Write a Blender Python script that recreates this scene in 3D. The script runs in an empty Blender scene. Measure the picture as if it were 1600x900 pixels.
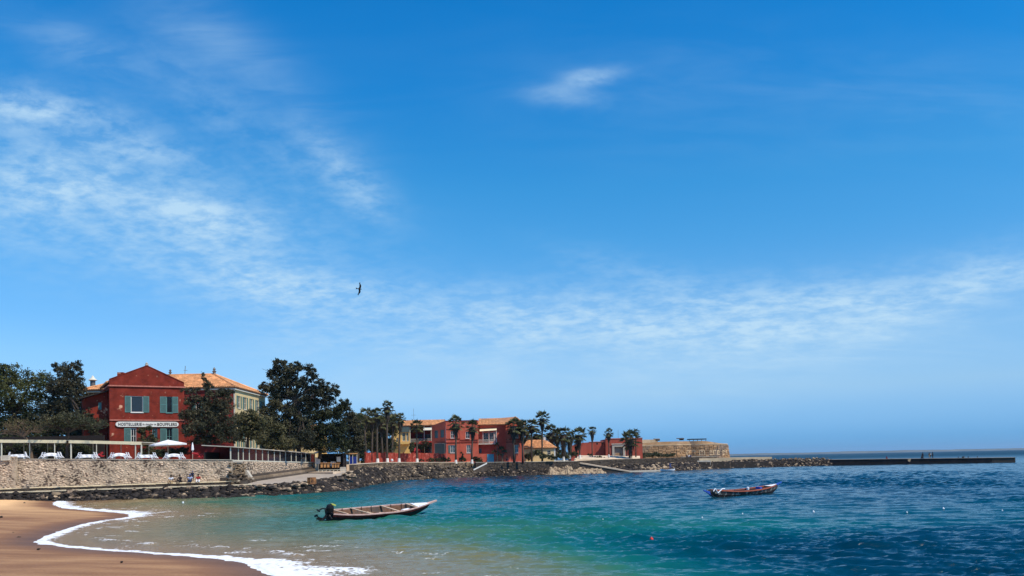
import bpy, bmesh, math, random
import numpy as np
from mathutils import Vector, Matrix, noise

random.seed(7)
rng = np.random.default_rng(7)
R = math.radians
scene = bpy.context.scene
COL = scene.collection

# ------------------------------------------------------------------ camera
FPX = 1350.0                      # focal length for a 1600 px wide frame
CAMZ = 4.0
PITCH = R(2.0)
ROLL = R(-1.175)
SHIFT = 221.6
cam_d = bpy.data.cameras.new("camera")
cam = bpy.data.objects.new("camera", cam_d)
COL.objects.link(cam)
cam_d.sensor_width = 36.0
cam_d.lens = 36.0 * FPX / 1600.0
cam_d.shift_y = SHIFT / 1600.0
cam_d.clip_start = 0.1
cam_d.clip_end = 60000.0
CAMR = Matrix.Rotation(R(90) + PITCH, 3, 'X') @ Matrix.Rotation(ROLL, 3, 'Z')
cam.matrix_world = Matrix.Translation((0, 0, CAMZ)) @ CAMR.to_4x4()
scene.camera = cam

# ------------------------------------------------------------------ light
SUN_DIR = Vector((0.50, -0.34, 0.80)).normalized()     # towards the sun
SUN_EL = math.asin(SUN_DIR.z)
SUN_AZ = math.atan2(SUN_DIR.x, SUN_DIR.y)              # clockwise from +Y
sun_d = bpy.data.lights.new("sun", 'SUN')
sun_d.energy = 5.0
sun_d.angle = R(0.53)
sun_d.color = (1.0, 0.905, 0.75)
sun = bpy.data.objects.new("sun", sun_d)
COL.objects.link(sun)
sun.rotation_euler = (-SUN_DIR).to_track_quat('-Z', 'Y').to_euler()
sun.location = SUN_DIR * 200

def ray(px, py):
    return (CAMR @ Vector(((px - 800) / FPX, (450 + SHIFT - py) / FPX, -1.0))).normalized()

def P(px, py, Y):
    """the point of the place seen at photo pixel px, py at a known distance Y"""
    d = ray(px, py)
    t = Y / d.y
    return Vector((d.x * t, Y, CAMZ + d.z * t))

def G(px, py, z=0.0):
    """the point of the place at a known height z"""
    d = ray(px, py)
    t = (z - CAMZ) / d.z
    return Vector((d.x * t, d.y * t, z))

def XY(px, Y):
    return P(px, 725, Y).x

def ZZ(py, px, Y):
    return P(px, py, Y).z

# ------------------------------------------------------------------ world
def world():
    w = bpy.data.worlds.new("World")
    scene.world = w
    w.use_nodes = True
    nt = w.node_tree
    N, L = nt.nodes, nt.links
    N.clear()
    out = N.new('ShaderNodeOutputWorld')
    bg = N.new('ShaderNodeBackground')
    L.new(bg.outputs[0], out.inputs[0])
    sky = N.new('ShaderNodeTexSky')
    sky.sky_type = 'NISHITA'
    sky.sun_disc = False
    sky.sun_elevation = SUN_EL
    sky.sun_rotation = SUN_AZ
    sky.altitude = 0
    sky.air_density = 1.0
    sky.dust_density = 0.35
    sky.ozone_density = 3.0
    bg.inputs[1].default_value = 0.10
    tc = N.new('ShaderNodeTexCoord')
    SEP0 = N.new('ShaderNodeSeparateXYZ'); L.new(tc.outputs['Generated'], SEP0.inputs[0])
    ABS = N.new('ShaderNodeMath'); ABS.operation = 'ABSOLUTE'; L.new(SEP0.outputs[2], ABS.inputs[0])
    CMB = N.new('ShaderNodeCombineXYZ'); L.new(SEP0.outputs[0], CMB.inputs[0]); L.new(SEP0.outputs[1], CMB.inputs[1]); L.new(ABS.outputs[0], CMB.inputs[2])
    L.new(CMB.outputs[0], sky.inputs[0])

    def math_(op, a, b=None, c=None):
        n = N.new('ShaderNodeMath'); n.operation = op
        for i, v in enumerate((a, b, c)):
            if v is None: continue
            if hasattr(v, 'links') or hasattr(v, 'is_output'): L.new(v, n.inputs[i])
            else: n.inputs[i].default_value = v
        return n.outputs[0]
    sep = N.new('ShaderNodeSeparateXYZ'); L.new(tc.outputs['Generated'], sep.inputs[0])
    X, Yv, Z = sep.outputs
    # the film's blue: a tint that depends on the height above the horizon
    ramp = N.new('ShaderNodeValToRGB')
    L.new(math_('ABSOLUTE', Z), ramp.inputs[0])
    cr = ramp.color_ramp
    stops = SKY_TINT
    cr.elements[0].position = stops[0][0]; cr.elements[0].color = (*stops[0][1], 1)
    cr.elements[1].position = stops[-1][0]; cr.elements[1].color = (*stops[-1][1], 1)
    for p, c in stops[1:-1]:
        e = cr.elements.new(p); e.color = (*c, 1)
    mul = N.new('ShaderNodeVectorMath'); mul.operation = 'MULTIPLY'
    L.new(sky.outputs[0], mul.inputs[0]); L.new(ramp.outputs[0], mul.inputs[1])
    mul2 = N.new('ShaderNodeVectorMath'); mul2.operation = 'SCALE'
    L.new(mul.outputs[0], mul2.inputs[0]); mul2.inputs['Scale'].default_value = 4.0
    # thin high cloud: layer coordinates on a flat sheet far above
    den = math_('ADD', math_('ABSOLUTE', Z), 0.22)
    cu = math_('DIVIDE', X, den); cv = math_('DIVIDE', Yv, den)
    comb = N.new('ShaderNodeCombineXYZ'); L.new(cu, comb.inputs[0]); L.new(cv, comb.inputs[1])
    def noise_(vec, scale, detail, rough, dist=0.0, sc=(1, 1, 1), rot=0.0, loc=(0, 0, 0)):
        mp = N.new('ShaderNodeMapping'); L.new(vec, mp.inputs[0])
        mp.inputs['Scale'].default_value = sc; mp.inputs['Rotation'].default_value = (0, 0, rot)
        mp.inputs['Location'].default_value = loc
        n = N.new('ShaderNodeTexNoise'); L.new(mp.outputs[0], n.inputs['Vector'])
        n.inputs['Scale'].default_value = scale; n.inputs['Detail'].default_value = detail
        n.inputs['Roughness'].default_value = rough; n.inputs['Distortion'].default_value = dist
        return n.outputs[0]
    big = noise_(comb.outputs[0], 2.0, 4, 0.55, 0.5, (1, 1.0, 1), 0.3, (3.1, 1.7, 0))
    fine = noise_(comb.outputs[0], 9.5, 7, 0.60, 0.15, (1.0, 1.2, 1), 0.45, (1.3, 8.2, 0))
    hi = noise_(comb.outputs[0], 19.0, 6, 0.62, 0.15, (1.0, 1.15, 1), 0.5, (4.3, 2.2, 0))
    fine = math_('ADD', math_('MULTIPLY', fine, 0.52), math_('MULTIPLY', hi, 0.48))
    fine_s = noise_(comb.outputs[0], 4.5, 8, 0.62, 0.5, (0.6, 1.9, 1), -0.65)
    one = N.new('ShaderNodeValue'); one.outputs[0].default_value = 1.0
    # where the cloud lies: soft patches round chosen directions of the sky
    total = None
    for (px, py, rx, ry, ang, amp, kind) in CLOUDS:
        d = ray(px, py)
        right = d.cross(Vector((0, 0, 1))).normalized()
        up = right.cross(d).normalized()
        a = R(ang)
        r2 = right * math.cos(a) + up * math.sin(a)
        u2 = up * math.cos(a) - right * math.sin(a)
        def dotc(v, s, c0):
            n = N.new('ShaderNodeVectorMath'); n.operation = 'DOT_PRODUCT'
            L.new(tc.outputs['Generated'], n.inputs[0]); n.inputs[1].default_value = v
            return math_('MULTIPLY', math_('SUBTRACT', n.outputs['Value'], c0), 1.0 / s)
        k = d.y / FPX
        a1 = dotc(r2, rx * k, d.dot(r2)); a2 = dotc(u2, ry * k, d.dot(u2))
        q = math_('ADD', math_('MULTIPLY', a1, a1), math_('MULTIPLY', a2, a2))
        g = math_('POWER', 2.718, math_('MULTIPLY', q, -1.0))
        g = math_('MULTIPLY', g, math_('GREATER_THAN', Yv, 0.0))
        tex = {'f': fine, 's': fine_s, 'c': one.outputs[0]}[kind]
        # noise raised above a threshold that falls where the patch is dense
        t = math_('MULTIPLY', math_('SUBTRACT', tex, 0.415 if kind == 'f' else 0.41), 5.4 if kind == 'f' else 4.2)
        t = math_('MINIMUM', math_('MAXIMUM', t, 0.0), 1.0)
        g = math_('MULTIPLY', g, math_('MULTIPLY_ADD', t, 0.75, 0.25))
        g = math_('MULTIPLY', g, amp * (1.2 if kind != 'c' else 1.0))
        total = g if total is None else math_('ADD', total, g)
    # the same kind of thin cloud elsewhere, outside the frame
    back = math_('MULTIPLY', math_('MAXIMUM', math_('SUBTRACT', big, 0.52), 0.0), 1.6)
    back = math_('MULTIPLY', back, math_('MULTIPLY_ADD', fine, 1.6, -0.3))
    back = math_('MULTIPLY', math_('MAXIMUM', back, 0.0), math_('LESS_THAN', Yv, 0.55))
    big2 = math_('MULTIPLY_ADD', math_('MINIMUM', math_('MAXIMUM', math_('MULTIPLY', math_('SUBTRACT', big, 0.36), 3.5), 0.0), 1.0), 0.6, 0.5)
    total = math_('ADD', math_('MULTIPLY', total, big2), back)
    total = math_('MINIMUM', math_('MAXIMUM', total, 0.0), 0.92)
    mix = N.new('ShaderNodeMix'); mix.data_type = 'RGBA'
    L.new(total, mix.inputs['Factor'])
    L.new(mul2.outputs[0], mix.inputs['A'])
    mix.inputs['B'].default_value = (5.1, 7.4, 9.4, 1)
    L.new(mix.outputs['Result'], bg.inputs[0])

SKY_TINT = [(0.0, (0.060, 0.172, 0.43)), (0.018, (0.068, 0.182, 0.42)), (0.05, (0.125, 0.222, 0.385)), (0.075, (0.185, 0.262, 0.365)), (0.12, (0.180, 0.282, 0.372)), (0.16, (0.150, 0.285, 0.382)), (0.245, (0.100, 0.302, 0.405)), (0.30, (0.072, 0.305, 0.418)), (0.345, (0.048, 0.294, 0.428)), (0.40, (0.0245, 0.285, 0.445)), (0.46, (0.0165, 0.282, 0.455)), (0.75, (0.008, 0.24, 0.44))]
CLOUDS = [  # px, py, rx, ry, tilt, amount, texture
    (292, 326, 50, 20, -4, 0.40, 'c'), (345, 345, 60, 22, 0, 0.35, 'f'), (290, 325, 180, 52, -4, 0.42, 'f'), (250, 238, 70, 18, -4, 0.4, 'f'), (70, 170, 110, 22, 0, 0.45, 'f'),
    (90, 200, 180, 52, -6, 0.44, 'f'), (60, 290, 230, 60, -4, 0.48, 'f'),
    (540, 275, 90, 34, -40, 0.62, 'f'), (410, 230, 200, 40, -38, 0.26, 'f'),
    (250, 400, 380, 60, -6, 0.36, 'f'), (480, 465, 190, 45, -12, 0.36, 'f'),
    (720, 505, 230, 50, 3, 0.50, 'f'), (1010, 505, 230, 55, 0, 0.54, 'f'),
    (1240, 495, 200, 48, 6, 0.52, 'f'), (1500, 452, 190, 40, 10, 0.56, 'f'),
    (1000, 430, 130, 26, -20, 0.22, 'f'), (760, 590, 480, 62, 0, 0.36, 'c'), (900, 520, 420, 60, 0, 0.14, 'c'), (1380, 490, 330, 55, 6, 0.16, 'c'), (230, 350, 330, 110, -6, 0.12, 'c'),
    (922, 121, 42, 12, 4, 0.85, 's'), (872, 152, 62, 14, -8, 0.42, 's'),
    (330, 60, 260, 50, -32, 0.26, 's'), (110, 70, 160, 40, -20, 0.24, 's'),
    (1200, 150, 500, 90, -10, 0.10, 's'), (1380, 520, 300, 60, 8, 0.25, 's'),
]
world()
scene.view_settings.view_transform = 'Standard'
scene.view_settings.look = 'None'
scene.view_settings.exposure = 0.0
scene.view_settings.gamma = 1.0
scene.view_settings.use_curve_mapping = False
scene.cycles.max_bounces = 6
scene.cycles.volume_bounces = 0
scene.cycles.use_denoising = True

# ------------------------------------------------------------------ materials
def mat(name, color, rough=0.8, var=0.15, scale=1.5, bump=0.15, bscale=None, island=0.0, spec=0.15,
        color2=None, thresh=0.6, scale2=1.2, sharp=0.06, metal=0.0, streak=False, trans=0.0, coords='Object'):
    m = bpy.data.materials.new(name); m.use_nodes = True
    nt = m.node_tree; N, L = nt.nodes, nt.links
    b = N['Principled BSDF']
    b.inputs['Roughness'].default_value = rough
    b.inputs['Specular IOR Level'].default_value = spec
    b.inputs['Metallic'].default_value = metal
    if trans: b.inputs['Transmission Weight'].default_value = trans
    tc = N.new('ShaderNodeTexCoord')
    vec = tc.outputs[coords]
    if streak:
        mp = N.new('ShaderNodeMapping'); mp.inputs['Scale'].default_value = (1, 1, 0.18)
        L.new(vec, mp.inputs[0]); svec = mp.outputs[0]
    else: svec = vec
    n = N.new('ShaderNodeTexNoise'); n.inputs['Scale'].default_value = scale
    n.inputs['Detail'].default_value = 7; n.inputs['Roughness'].default_value = 0.65
    L.new(svec, n.inputs['Vector'])
    mr = N.new('ShaderNodeMapRange')
    mr.inputs['From Min'].default_value = 0.3; mr.inputs['From Max'].default_value = 0.7
    mr.inputs['To Min'].default_value = 1 - var; mr.inputs['To Max'].default_value = 1 + var
    L.new(n.outputs[0], mr.inputs[0])
    val = mr.outputs[0]
    if island:
        g = N.new('ShaderNodeNewGeometry')
        mi = N.new('ShaderNodeMapRange')
        mi.inputs['To Min'].default_value = 1 - island; mi.inputs['To Max'].default_value = 1 + island
        L.new(g.outputs['Random Per Island'], mi.inputs[0])
        mm = N.new('ShaderNodeMath'); mm.operation = 'MULTIPLY'
        L.new(val, mm.inputs[0]); L.new(mi.outputs[0], mm.inputs[1]); val = mm.outputs[0]
    base = None
    if color2 is not None:
        n2 = N.new('ShaderNodeTexNoise'); n2.inputs['Scale'].default_value = scale2
        n2.inputs['Detail'].default_value = 9; n2.inputs['Roughness'].default_value = 0.62
        L.new(svec, n2.inputs['Vector'])
        mr2 = N.new('ShaderNodeMapRange')
        mr2.inputs['From Min'].default_value = thresh - sharp; mr2.inputs['From Max'].default_value = thresh + sharp
        L.new(n2.outputs[0], mr2.inputs[0])
        mx = N.new('ShaderNodeMix'); mx.data_type = 'RGBA'
        mx.inputs['A'].default_value = (*color, 1); mx.inputs['B'].default_value = (*color2, 1)
        L.new(mr2.outputs[0], mx.inputs['Factor']); base = mx.outputs['Result']
    sc = N.new('ShaderNodeVectorMath'); sc.operation = 'SCALE'
    if base is None: sc.inputs[0].default_value = color
    else: L.new(base, sc.inputs[0])
    L.new(val, sc.inputs['Scale'])
    L.new(sc.outputs[0], b.inputs['Base Color'])
    if bump:
        nb = N.new('ShaderNodeTexNoise'); nb.inputs['Scale'].default_value = bscale or scale * 6
        nb.inputs['Detail'].default_value = 5
        L.new(vec, nb.inputs['Vector'])
        bp = N.new('ShaderNodeBump'); bp.inputs['Strength'].default_value = bump
        bp.inputs['Distance'].default_value = 0.05
        L.new(nb.outputs[0], bp.inputs['Height']); L.new(bp.outputs[0], b.inputs['Normal'])
    return m

M = {}
M['hotel_red'] = mat('hotel_red_plaster', (0.175, 0.025, 0.015), 0.9, 0.42, 0.9, 0.4, 6, color2=(0.52, 0.27, 0.17), thresh=0.645, scale2=0.95, sharp=0.025)
M['brick_red'] = mat('weathered_red_plaster', (0.22, 0.032, 0.024), 0.85, 0.3, 1.3, 0.3, 6, color2=(0.5, 0.25, 0.15), thresh=0.64, scale2=0.9, sharp=0.03)
M['pink'] = mat('pink_red_plaster', (0.54, 0.115, 0.070), 0.85, 0.22, 0.5, 0.25, 5)
M['dark_red'] = mat('deep_red_plaster', (0.15, 0.018, 0.016), 0.85, 0.18, 0.9, 0.25, 5)
M['bunker_red'] = mat('bunker_red_plaster', (0.36, 0.078, 0.052), 0.85, 0.3, 0.5, 0.25, 4, streak=True)
M['fence_red'] = mat('red_fence_paint', (0.25, 0.040, 0.027), 0.8, 0.35, 1.0, 0.25, 5, color2=(0.5, 0.16, 0.12), thresh=0.62, scale2=1.5)
M['trim_red'] = mat('pale_red_trim', (0.42, 0.15, 0.11), 0.85, 0.3, 3.0, 0.2)
M['cream'] = mat('cream_plaster', (0.64, 0.49, 0.26), 0.85, 0.15, 0.7, 0.2, 5)
M['ochre'] = mat('yellow_ochre_plaster', (0.72, 0.46, 0.16), 0.85, 0.12, 0.7, 0.2, 5)
M['tile'] = mat('clay_roof_tile', (0.60, 0.295, 0.135), 0.85, 0.32, 0.5, 0.1, 8, island=0.25)
M['tile_bed'] = mat('roof_bed', (0.35, 0.17, 0.09), 0.9, 0.2, 1.0, 0.1)
M['teal'] = mat('teal_shutter_paint', (0.10, 0.21, 0.20), 0.6, 0.15, 2.0, 0.05)
M['blue_door'] = mat('light_blue_door_paint', (0.09, 0.33, 0.44), 0.6, 0.1, 2.0, 0.05)
M['white'] = mat('white_paint', (0.66, 0.64, 0.59), 0.6, 0.08, 2.0, 0.05)
M['offwhite'] = mat('off_white_paint', (0.60, 0.57, 0.47), 0.7, 0.12, 2.0, 0.05)
M['cloth'] = mat('white_cloth', (0.80, 0.80, 0.82), 0.9, 0.04, 2.0, 0.1)
M['plastic'] = mat('white_plastic', (0.78, 0.79, 0.82), 0.35, 0.03, 2.0, 0.0, spec=0.5)
M['canopy_yellow'] = mat('pale_yellow_canopy', (0.74, 0.64, 0.42), 0.8, 0.10, 2.0, 0.1)
M['glass'] = mat('dark_glass', (0.012, 0.014, 0.018), 0.12, 0.1, 1.0, 0.0, spec=0.6)
M['pane_pale'] = mat('pale_window_glass', (0.10, 0.14, 0.14), 0.12, 0.2, 1.0, 0.0, spec=0.6)
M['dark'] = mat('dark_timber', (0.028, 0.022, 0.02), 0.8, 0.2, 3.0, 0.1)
M['letter'] = mat('black_lettering', (0.02, 0.018, 0.018), 0.7, 0.05, 3.0, 0.0)
M['metal'] = mat('dull_metal', (0.16, 0.15, 0.14), 0.5, 0.15, 3.0, 0.05, metal=0.3)
M['zinc'] = mat('corrugated_zinc', (0.34, 0.36, 0.32), 0.6, 0.25, 1.5, 0.1, color2=(0.25, 0.14, 0.08), thresh=0.64)
M['concrete'] = mat('pale_concrete', (0.46, 0.41, 0.34), 0.9, 0.2, 0.8, 0.3, 5)
M['ledge'] = mat('yellowed_concrete_edge', (0.66, 0.54, 0.36), 0.9, 0.25, 1.2, 0.3, 5, color2=(0.10, 0.08, 0.07), thresh=0.66, scale2=1.6)
M['ramp'] = mat('grey_concrete_ramp', (0.36, 0.30, 0.24), 0.9, 0.22, 0.7, 0.3, 5)
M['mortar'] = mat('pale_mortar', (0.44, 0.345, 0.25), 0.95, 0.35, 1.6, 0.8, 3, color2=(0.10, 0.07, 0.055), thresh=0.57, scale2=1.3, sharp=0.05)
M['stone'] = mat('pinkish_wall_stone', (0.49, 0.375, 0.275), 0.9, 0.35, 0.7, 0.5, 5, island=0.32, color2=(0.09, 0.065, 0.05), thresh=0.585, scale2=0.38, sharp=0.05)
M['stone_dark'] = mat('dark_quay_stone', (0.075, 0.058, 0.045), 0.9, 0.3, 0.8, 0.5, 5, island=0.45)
M['mortar_dark'] = mat('dark_mortar', (0.07, 0.058, 0.048), 0.95, 0.25, 1.2, 0.5, 4)
M['stone_brown'] = mat('brown_quay_stone', (0.20, 0.145, 0.095), 0.9, 0.3, 0.6, 0.5, 5, island=0.5)
M['fort'] = mat('fort_masonry', (0.33, 0.20, 0.105), 0.9, 0.35, 0.35, 0.5, 3, color2=(0.20, 0.15, 0.11), thresh=0.54, scale2=0.16, sharp=0.08)
M['fort_stone'] = mat('fort_stone_block', (0.37, 0.225, 0.12), 0.9, 0.3, 0.3, 0.5, 3, island=0.3, color2=(0.20, 0.15, 0.115), thresh=0.55, scale2=0.14, sharp=0.08)
M['fort_trim'] = mat('pale_fort_trim', (0.62, 0.46, 0.29), 0.9, 0.2, 0.8, 0.3)
M['rock'] = mat('black_basalt', (0.027, 0.022, 0.019), 0.85, 0.4, 1.2, 0.6, 4, island=0.6, spec=0.15, color2=(0.20, 0.145, 0.10), thresh=0.62, scale2=0.6, sharp=0.05)
M['rock_pale'] = mat('sun_bleached_rock', (0.40, 0.295, 0.19), 0.9, 0.4, 0.9, 0.9, 3, island=0.4, color2=(0.06, 0.045, 0.035), thresh=0.53, scale2=0.9)  # dark mottling that also paints shade into the undercuts
M['rock_mix'] = mat('grey_brown_rubble', (0.085, 0.065, 0.047), 0.9, 0.4, 0.9, 0.6, 4, island=0.85, color2=(0.03, 0.025, 0.022), thresh=0.52, scale2=0.5)
M['rock_mix2'] = mat('tan_breakwater_rock', (0.27, 0.19, 0.12), 0.9, 0.4, 0.9, 0.6, 4, island=0.7, color2=(0.04, 0.032, 0.028), thresh=0.54, scale2=0.5)
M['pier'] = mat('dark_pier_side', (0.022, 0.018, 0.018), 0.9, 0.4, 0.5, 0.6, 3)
M['pier_top'] = mat('pier_deck_concrete', (0.40, 0.33, 0.27), 0.9, 0.25, 0.5, 0.3, 3)
M['earth'] = mat('dry_earth', (0.36, 0.29, 0.20), 0.95, 0.25, 0.15, 0.4, 2)
M['pale_ground'] = mat('pale_sunlit_ground', (0.64, 0.50, 0.36), 0.95, 0.15, 0.3, 0.3, 2)
M['bark'] = mat('dark_bark', (0.060, 0.045, 0.035), 0.95, 0.3, 3.0, 0.5, 10)
M['bark_pale'] = mat('grey_brown_bark', (0.13, 0.088, 0.06), 0.95, 0.3, 3.0, 0.5, 10)
M['palm_bark'] = mat('palm_bark', (0.085, 0.065, 0.050), 0.95, 0.3, 3.0, 0.5, 10)
def leaf(name, c, c2, isl=0.5):
    return mat(name, c, 0.6, 0.3, 0.35, 0, island=isl, color2=c2, thresh=0.53, scale2=0.3, sharp=0.08, spec=0.2)
M['leaf_dark'] = leaf('dark_leaves', (0.022, 0.030, 0.013), (0.055, 0.058, 0.022))
M['leaf_casuarina'] = leaf('casuarina_needles', (0.032, 0.034, 0.018), (0.080, 0.068, 0.036))  # brighter second tone paints sunlit highlights into the needles
M['leaf_tall'] = leaf('blue_black_leaves', (0.026, 0.030, 0.018), (0.082, 0.074, 0.036))  # sunlit highlights put into the lighter leaf tone
M['leaf_acacia'] = leaf('acacia_leaves', (0.040, 0.048, 0.012), (0.075, 0.078, 0.022))
M['leaf_olive'] = leaf('olive_leaves', (0.055, 0.055, 0.022), (0.13, 0.11, 0.05), 0.6)
M['leaf_dark2'] = leaf('dull_green_leaves', (0.035, 0.040, 0.018), (0.085, 0.075, 0.038), 0.6)
M['leaf_palm'] = leaf('palm_fronds', (0.048, 0.055, 0.020), (0.12, 0.115, 0.045), 0.6)
M['palm_dead'] = leaf('dead_palm_fronds', (0.075, 0.054, 0.036), (0.035, 0.028, 0.022), 0.5)
M['flower'] = mat('pink_red_flowers', (0.55, 0.05, 0.06), 0.8, 0.3, 2, 0.1, island=0.4)
M['hedge'] = leaf('hedge_leaves', (0.035, 0.045, 0.020), (0.075, 0.075, 0.035))
M['skin'] = mat('dark_skin', (0.060, 0.033, 0.022), 0.6, 0.05, 3, 0)
M['hair'] = mat('black_hair', (0.010, 0.009, 0.009), 0.8, 0.05, 3, 0)
for nme, c in dict(white_shirt=(0.75, 0.75, 0.78), black_cloth=(0.02, 0.02, 0.025), blue_cloth=(0.05, 0.09, 0.25), navy_cloth=(0.02, 0.03, 0.07),
                   red_cloth=(0.35, 0.03, 0.03), tan_cloth=(0.38, 0.27, 0.16), pale_blue_cloth=(0.35, 0.42, 0.62), brown_cloth=(0.10, 0.055, 0.035)).items():
    M[nme] = mat(nme, c, 0.9, 0.08, 4, 0)
M['boat_in'] = mat('worn_boat_timber', (0.15, 0.080, 0.050), 0.85, 0.4, 2.5, 0.2, color2=(0.07, 0.055, 0.048), thresh=0.56, scale2=1.2)
M['boat_dark'] = mat('black_tarred_hull', (0.020, 0.016, 0.018), 0.6, 0.2, 2, 0.1)
M['boat_maroon'] = mat('maroon_hull_paint', (0.16, 0.018, 0.016), 0.6, 0.3, 2, 0.1, color2=(0.45, 0.33, 0.27), thresh=0.72, scale2=1.4)
M['boat_rail'] = mat('pale_pink_rail', (0.56, 0.36, 0.31), 0.7, 0.3, 2, 0.1)
M['boat_thwart'] = mat('bare_thwart_wood', (0.58, 0.42, 0.29), 0.8, 0.2, 2, 0.1)
M['boat_orange'] = mat('orange_red_rail_paint', (0.34, 0.10, 0.06), 0.7, 0.2, 2, 0.1)
M['boat_blue'] = mat('blue_boat_paint', (0.03, 0.09, 0.42), 0.6, 0.2, 2, 0.1)
M['boat_white'] = mat('white_boat_paint', (0.72, 0.74, 0.78), 0.6, 0.15, 2, 0.1)
M['boat_paint'] = mat('painted_hull_panels', (0.05, 0.045, 0.045), 0.6, 0.2, 2, 0.1, color2=(0.26, 0.26, 0.24), thresh=0.56, scale2=2.2, sharp=0.03)
M['engine'] = mat('black_engine_cowl', (0.012, 0.012, 0.013), 0.4, 0.1, 2, 0)
M['yellow'] = mat('yellow_green_plastic', (0.55, 0.55, 0.10), 0.6, 0.1, 2, 0)
M['red_plastic'] = mat('red_plastic', (0.6, 0.05, 0.04), 0.5, 0.1, 2, 0)
M['blue_panel'] = mat('deep_blue_panel', (0.02, 0.04, 0.22), 0.6, 0.1, 2, 0)
M['orange_wood'] = mat('orange_timber', (0.55, 0.28, 0.11), 0.8, 0.2, 2, 0.1)
M['grey_green'] = mat('grey_green_screen', (0.085, 0.115, 0.11), 0.8, 0.08, 2, 0.05)
M['feather'] = mat('dark_brown_feathers', (0.020, 0.014, 0.012), 0.8, 0.2, 6, 0)
M['rust'] = mat('rusty_metal', (0.30, 0.13, 0.055), 0.9, 0.4, 3, 0.3, color2=(0.06, 0.04, 0.03), thresh=0.55, scale2=2)

# ------------------------------------------------------------------ builders
class MB:
    def __init__(s): s.v = []; s.f = []; s.mi = []; s.mats = []; s.cur = 0
    def use(s, m):
        if m not in s.mats: s.mats.append(m)
        s.cur = s.mats.index(m)
    def add(s, vs, fs):
        o = len(s.v); s.v.extend([tuple(v) for v in vs])
        for f in fs: s.f.append(tuple(i + o for i in f)); s.mi.append(s.cur)
    def box(s, c, d, rz=0.0, mtx=None):
        x, y, z = d[0] / 2, d[1] / 2, d[2] / 2
        vs = [Vector((sx * x, sy * y, sz * z)) for sz in (-1, 1) for sy in (-1, 1) for sx in (-1, 1)]
        m = mtx if mtx is not None else Matrix.Rotation(rz, 3, 'Z')
        c = Vector(c)
        s.add([m @ v + c for v in vs], [(0, 2, 3, 1), (4, 5, 7, 6), (0, 1, 5, 4), (2, 6, 7, 3), (0, 4, 6, 2), (1, 3, 7, 5)])
    def bx(s, x0, x1, y0, y1, z0, z1):
        s.box(((x0 + x1) / 2, (y0 + y1) / 2, (z0 + z1) / 2), (abs(x1 - x0), abs(y1 - y0), abs(z1 - z0)))
    def hexa(s, p):   # 8 points, lower ring then upper ring
        s.add(p, [(3, 2, 1, 0), (4, 5, 6, 7), (0, 1, 5, 4), (1, 2, 6, 5), (2, 3, 7, 6), (3, 0, 4, 7)])
    def tube(s, pts, rad, n=6, cap=True):
        pts = [Vector(p) for p in pts]
        if not hasattr(rad, '__len__'): rad = [rad] * len(pts)
        o = len(s.v)
        for i, p in enumerate(pts):
            t = (pts[min(i + 1, len(pts) - 1)] - pts[max(i - 1, 0)]).normalized()
            a = t.cross(Vector((0, 0, 1)) if abs(t.z) < 0.9 else Vector((1, 0, 0))).normalized()
            b = t.cross(a)
            for k in range(n):
                w = 2 * math.pi * k / n
                s.v.append(tuple(p + a * math.cos(w) * rad[i] + b * math.sin(w) * rad[i]))
        for i in range(len(pts) - 1):
            for k in range(n):
                k2 = (k + 1) % n
                s.f.append((o + i * n + k, o + i * n + k2, o + (i + 1) * n + k2, o + (i + 1) * n + k)); s.mi.append(s.cur)
        if cap:
            s.f.append(tuple(o + k for k in range(n))[::-1]); s.mi.append(s.cur)
            s.f.append(tuple(o + (len(pts) - 1) * n + k for k in range(n))); s.mi.append(s.cur)
    def lathe(s, c, prof, n=12):
        o = len(s.v)
        for (r, z) in prof:
            for k in range(n):
                w = 2 * math.pi * k / n
                s.v.append((c[0] + r * math.cos(w), c[1] + r * math.sin(w), c[2] + z))
        for i in range(len(prof) - 1):
            for k in range(n):
                k2 = (k + 1) % n
                s.f.append((o + i * n + k, o + i * n + k2, o + (i + 1) * n + k2, o + (i + 1) * n + k)); s.mi.append(s.cur)
    def quad(s, a, b, c, d): s.add([a, b, c, d], [(0, 1, 2, 3)])
    def build(s, name, m=None, parent=None, smooth=False):
        me = bpy.data.meshes.new(name)
        me.from_pydata(s.v, [], s.f)
        if m is not None and not s.mats: me.materials.append(m)
        else:
            for q in s.mats: me.materials.append(q)
            me.polygons.foreach_set('material_index', s.mi)
        if smooth: me.polygons.foreach_set('use_smooth', [True] * len(me.polygons))
        me.update()
        o = bpy.data.objects.new(name, me)
        COL.objects.link(o)
        if parent is not None: o.parent = parent
        return o

def np_mesh(name, V, F, m, parent=None, smooth=False):
    me = bpy.data.meshes.new(name)
    V = np.asarray(V, np.float32); F = np.asarray(F, np.int32)
    k = F.shape[1]
    me.vertices.add(len(V)); me.vertices.foreach_set('co', V.ravel())
    me.loops.add(F.size); me.loops.foreach_set('vertex_index', F.ravel())
    me.polygons.add(len(F)); me.polygons.foreach_set('loop_start', np.arange(0, F.size, k, dtype=np.int32))
    me.polygons.foreach_set('loop_total', np.full(len(F), k, np.int32))
    if smooth: me.polygons.foreach_set('use_smooth', np.ones(len(F), bool))
    me.update(calc_edges=True)
    me.materials.append(m)
    o = bpy.data.objects.new(name, me); COL.objects.link(o)
    if parent is not None: o.parent = parent
    return o

def tag(o, label=None, cat=None, group=None, kind=None):
    if label: o['label'] = label
    if cat: o['category'] = cat
    if group: o['group'] = group
    if kind: o['kind'] = kind
    return o

def empty(name, loc=(0, 0, 0), rz=0.0):
    o = bpy.data.objects.new(name, None); COL.objects.link(o)
    o.location = loc; o.rotation_euler = (0, 0, rz); o.empty_display_size = 0.5
    return o

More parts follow.
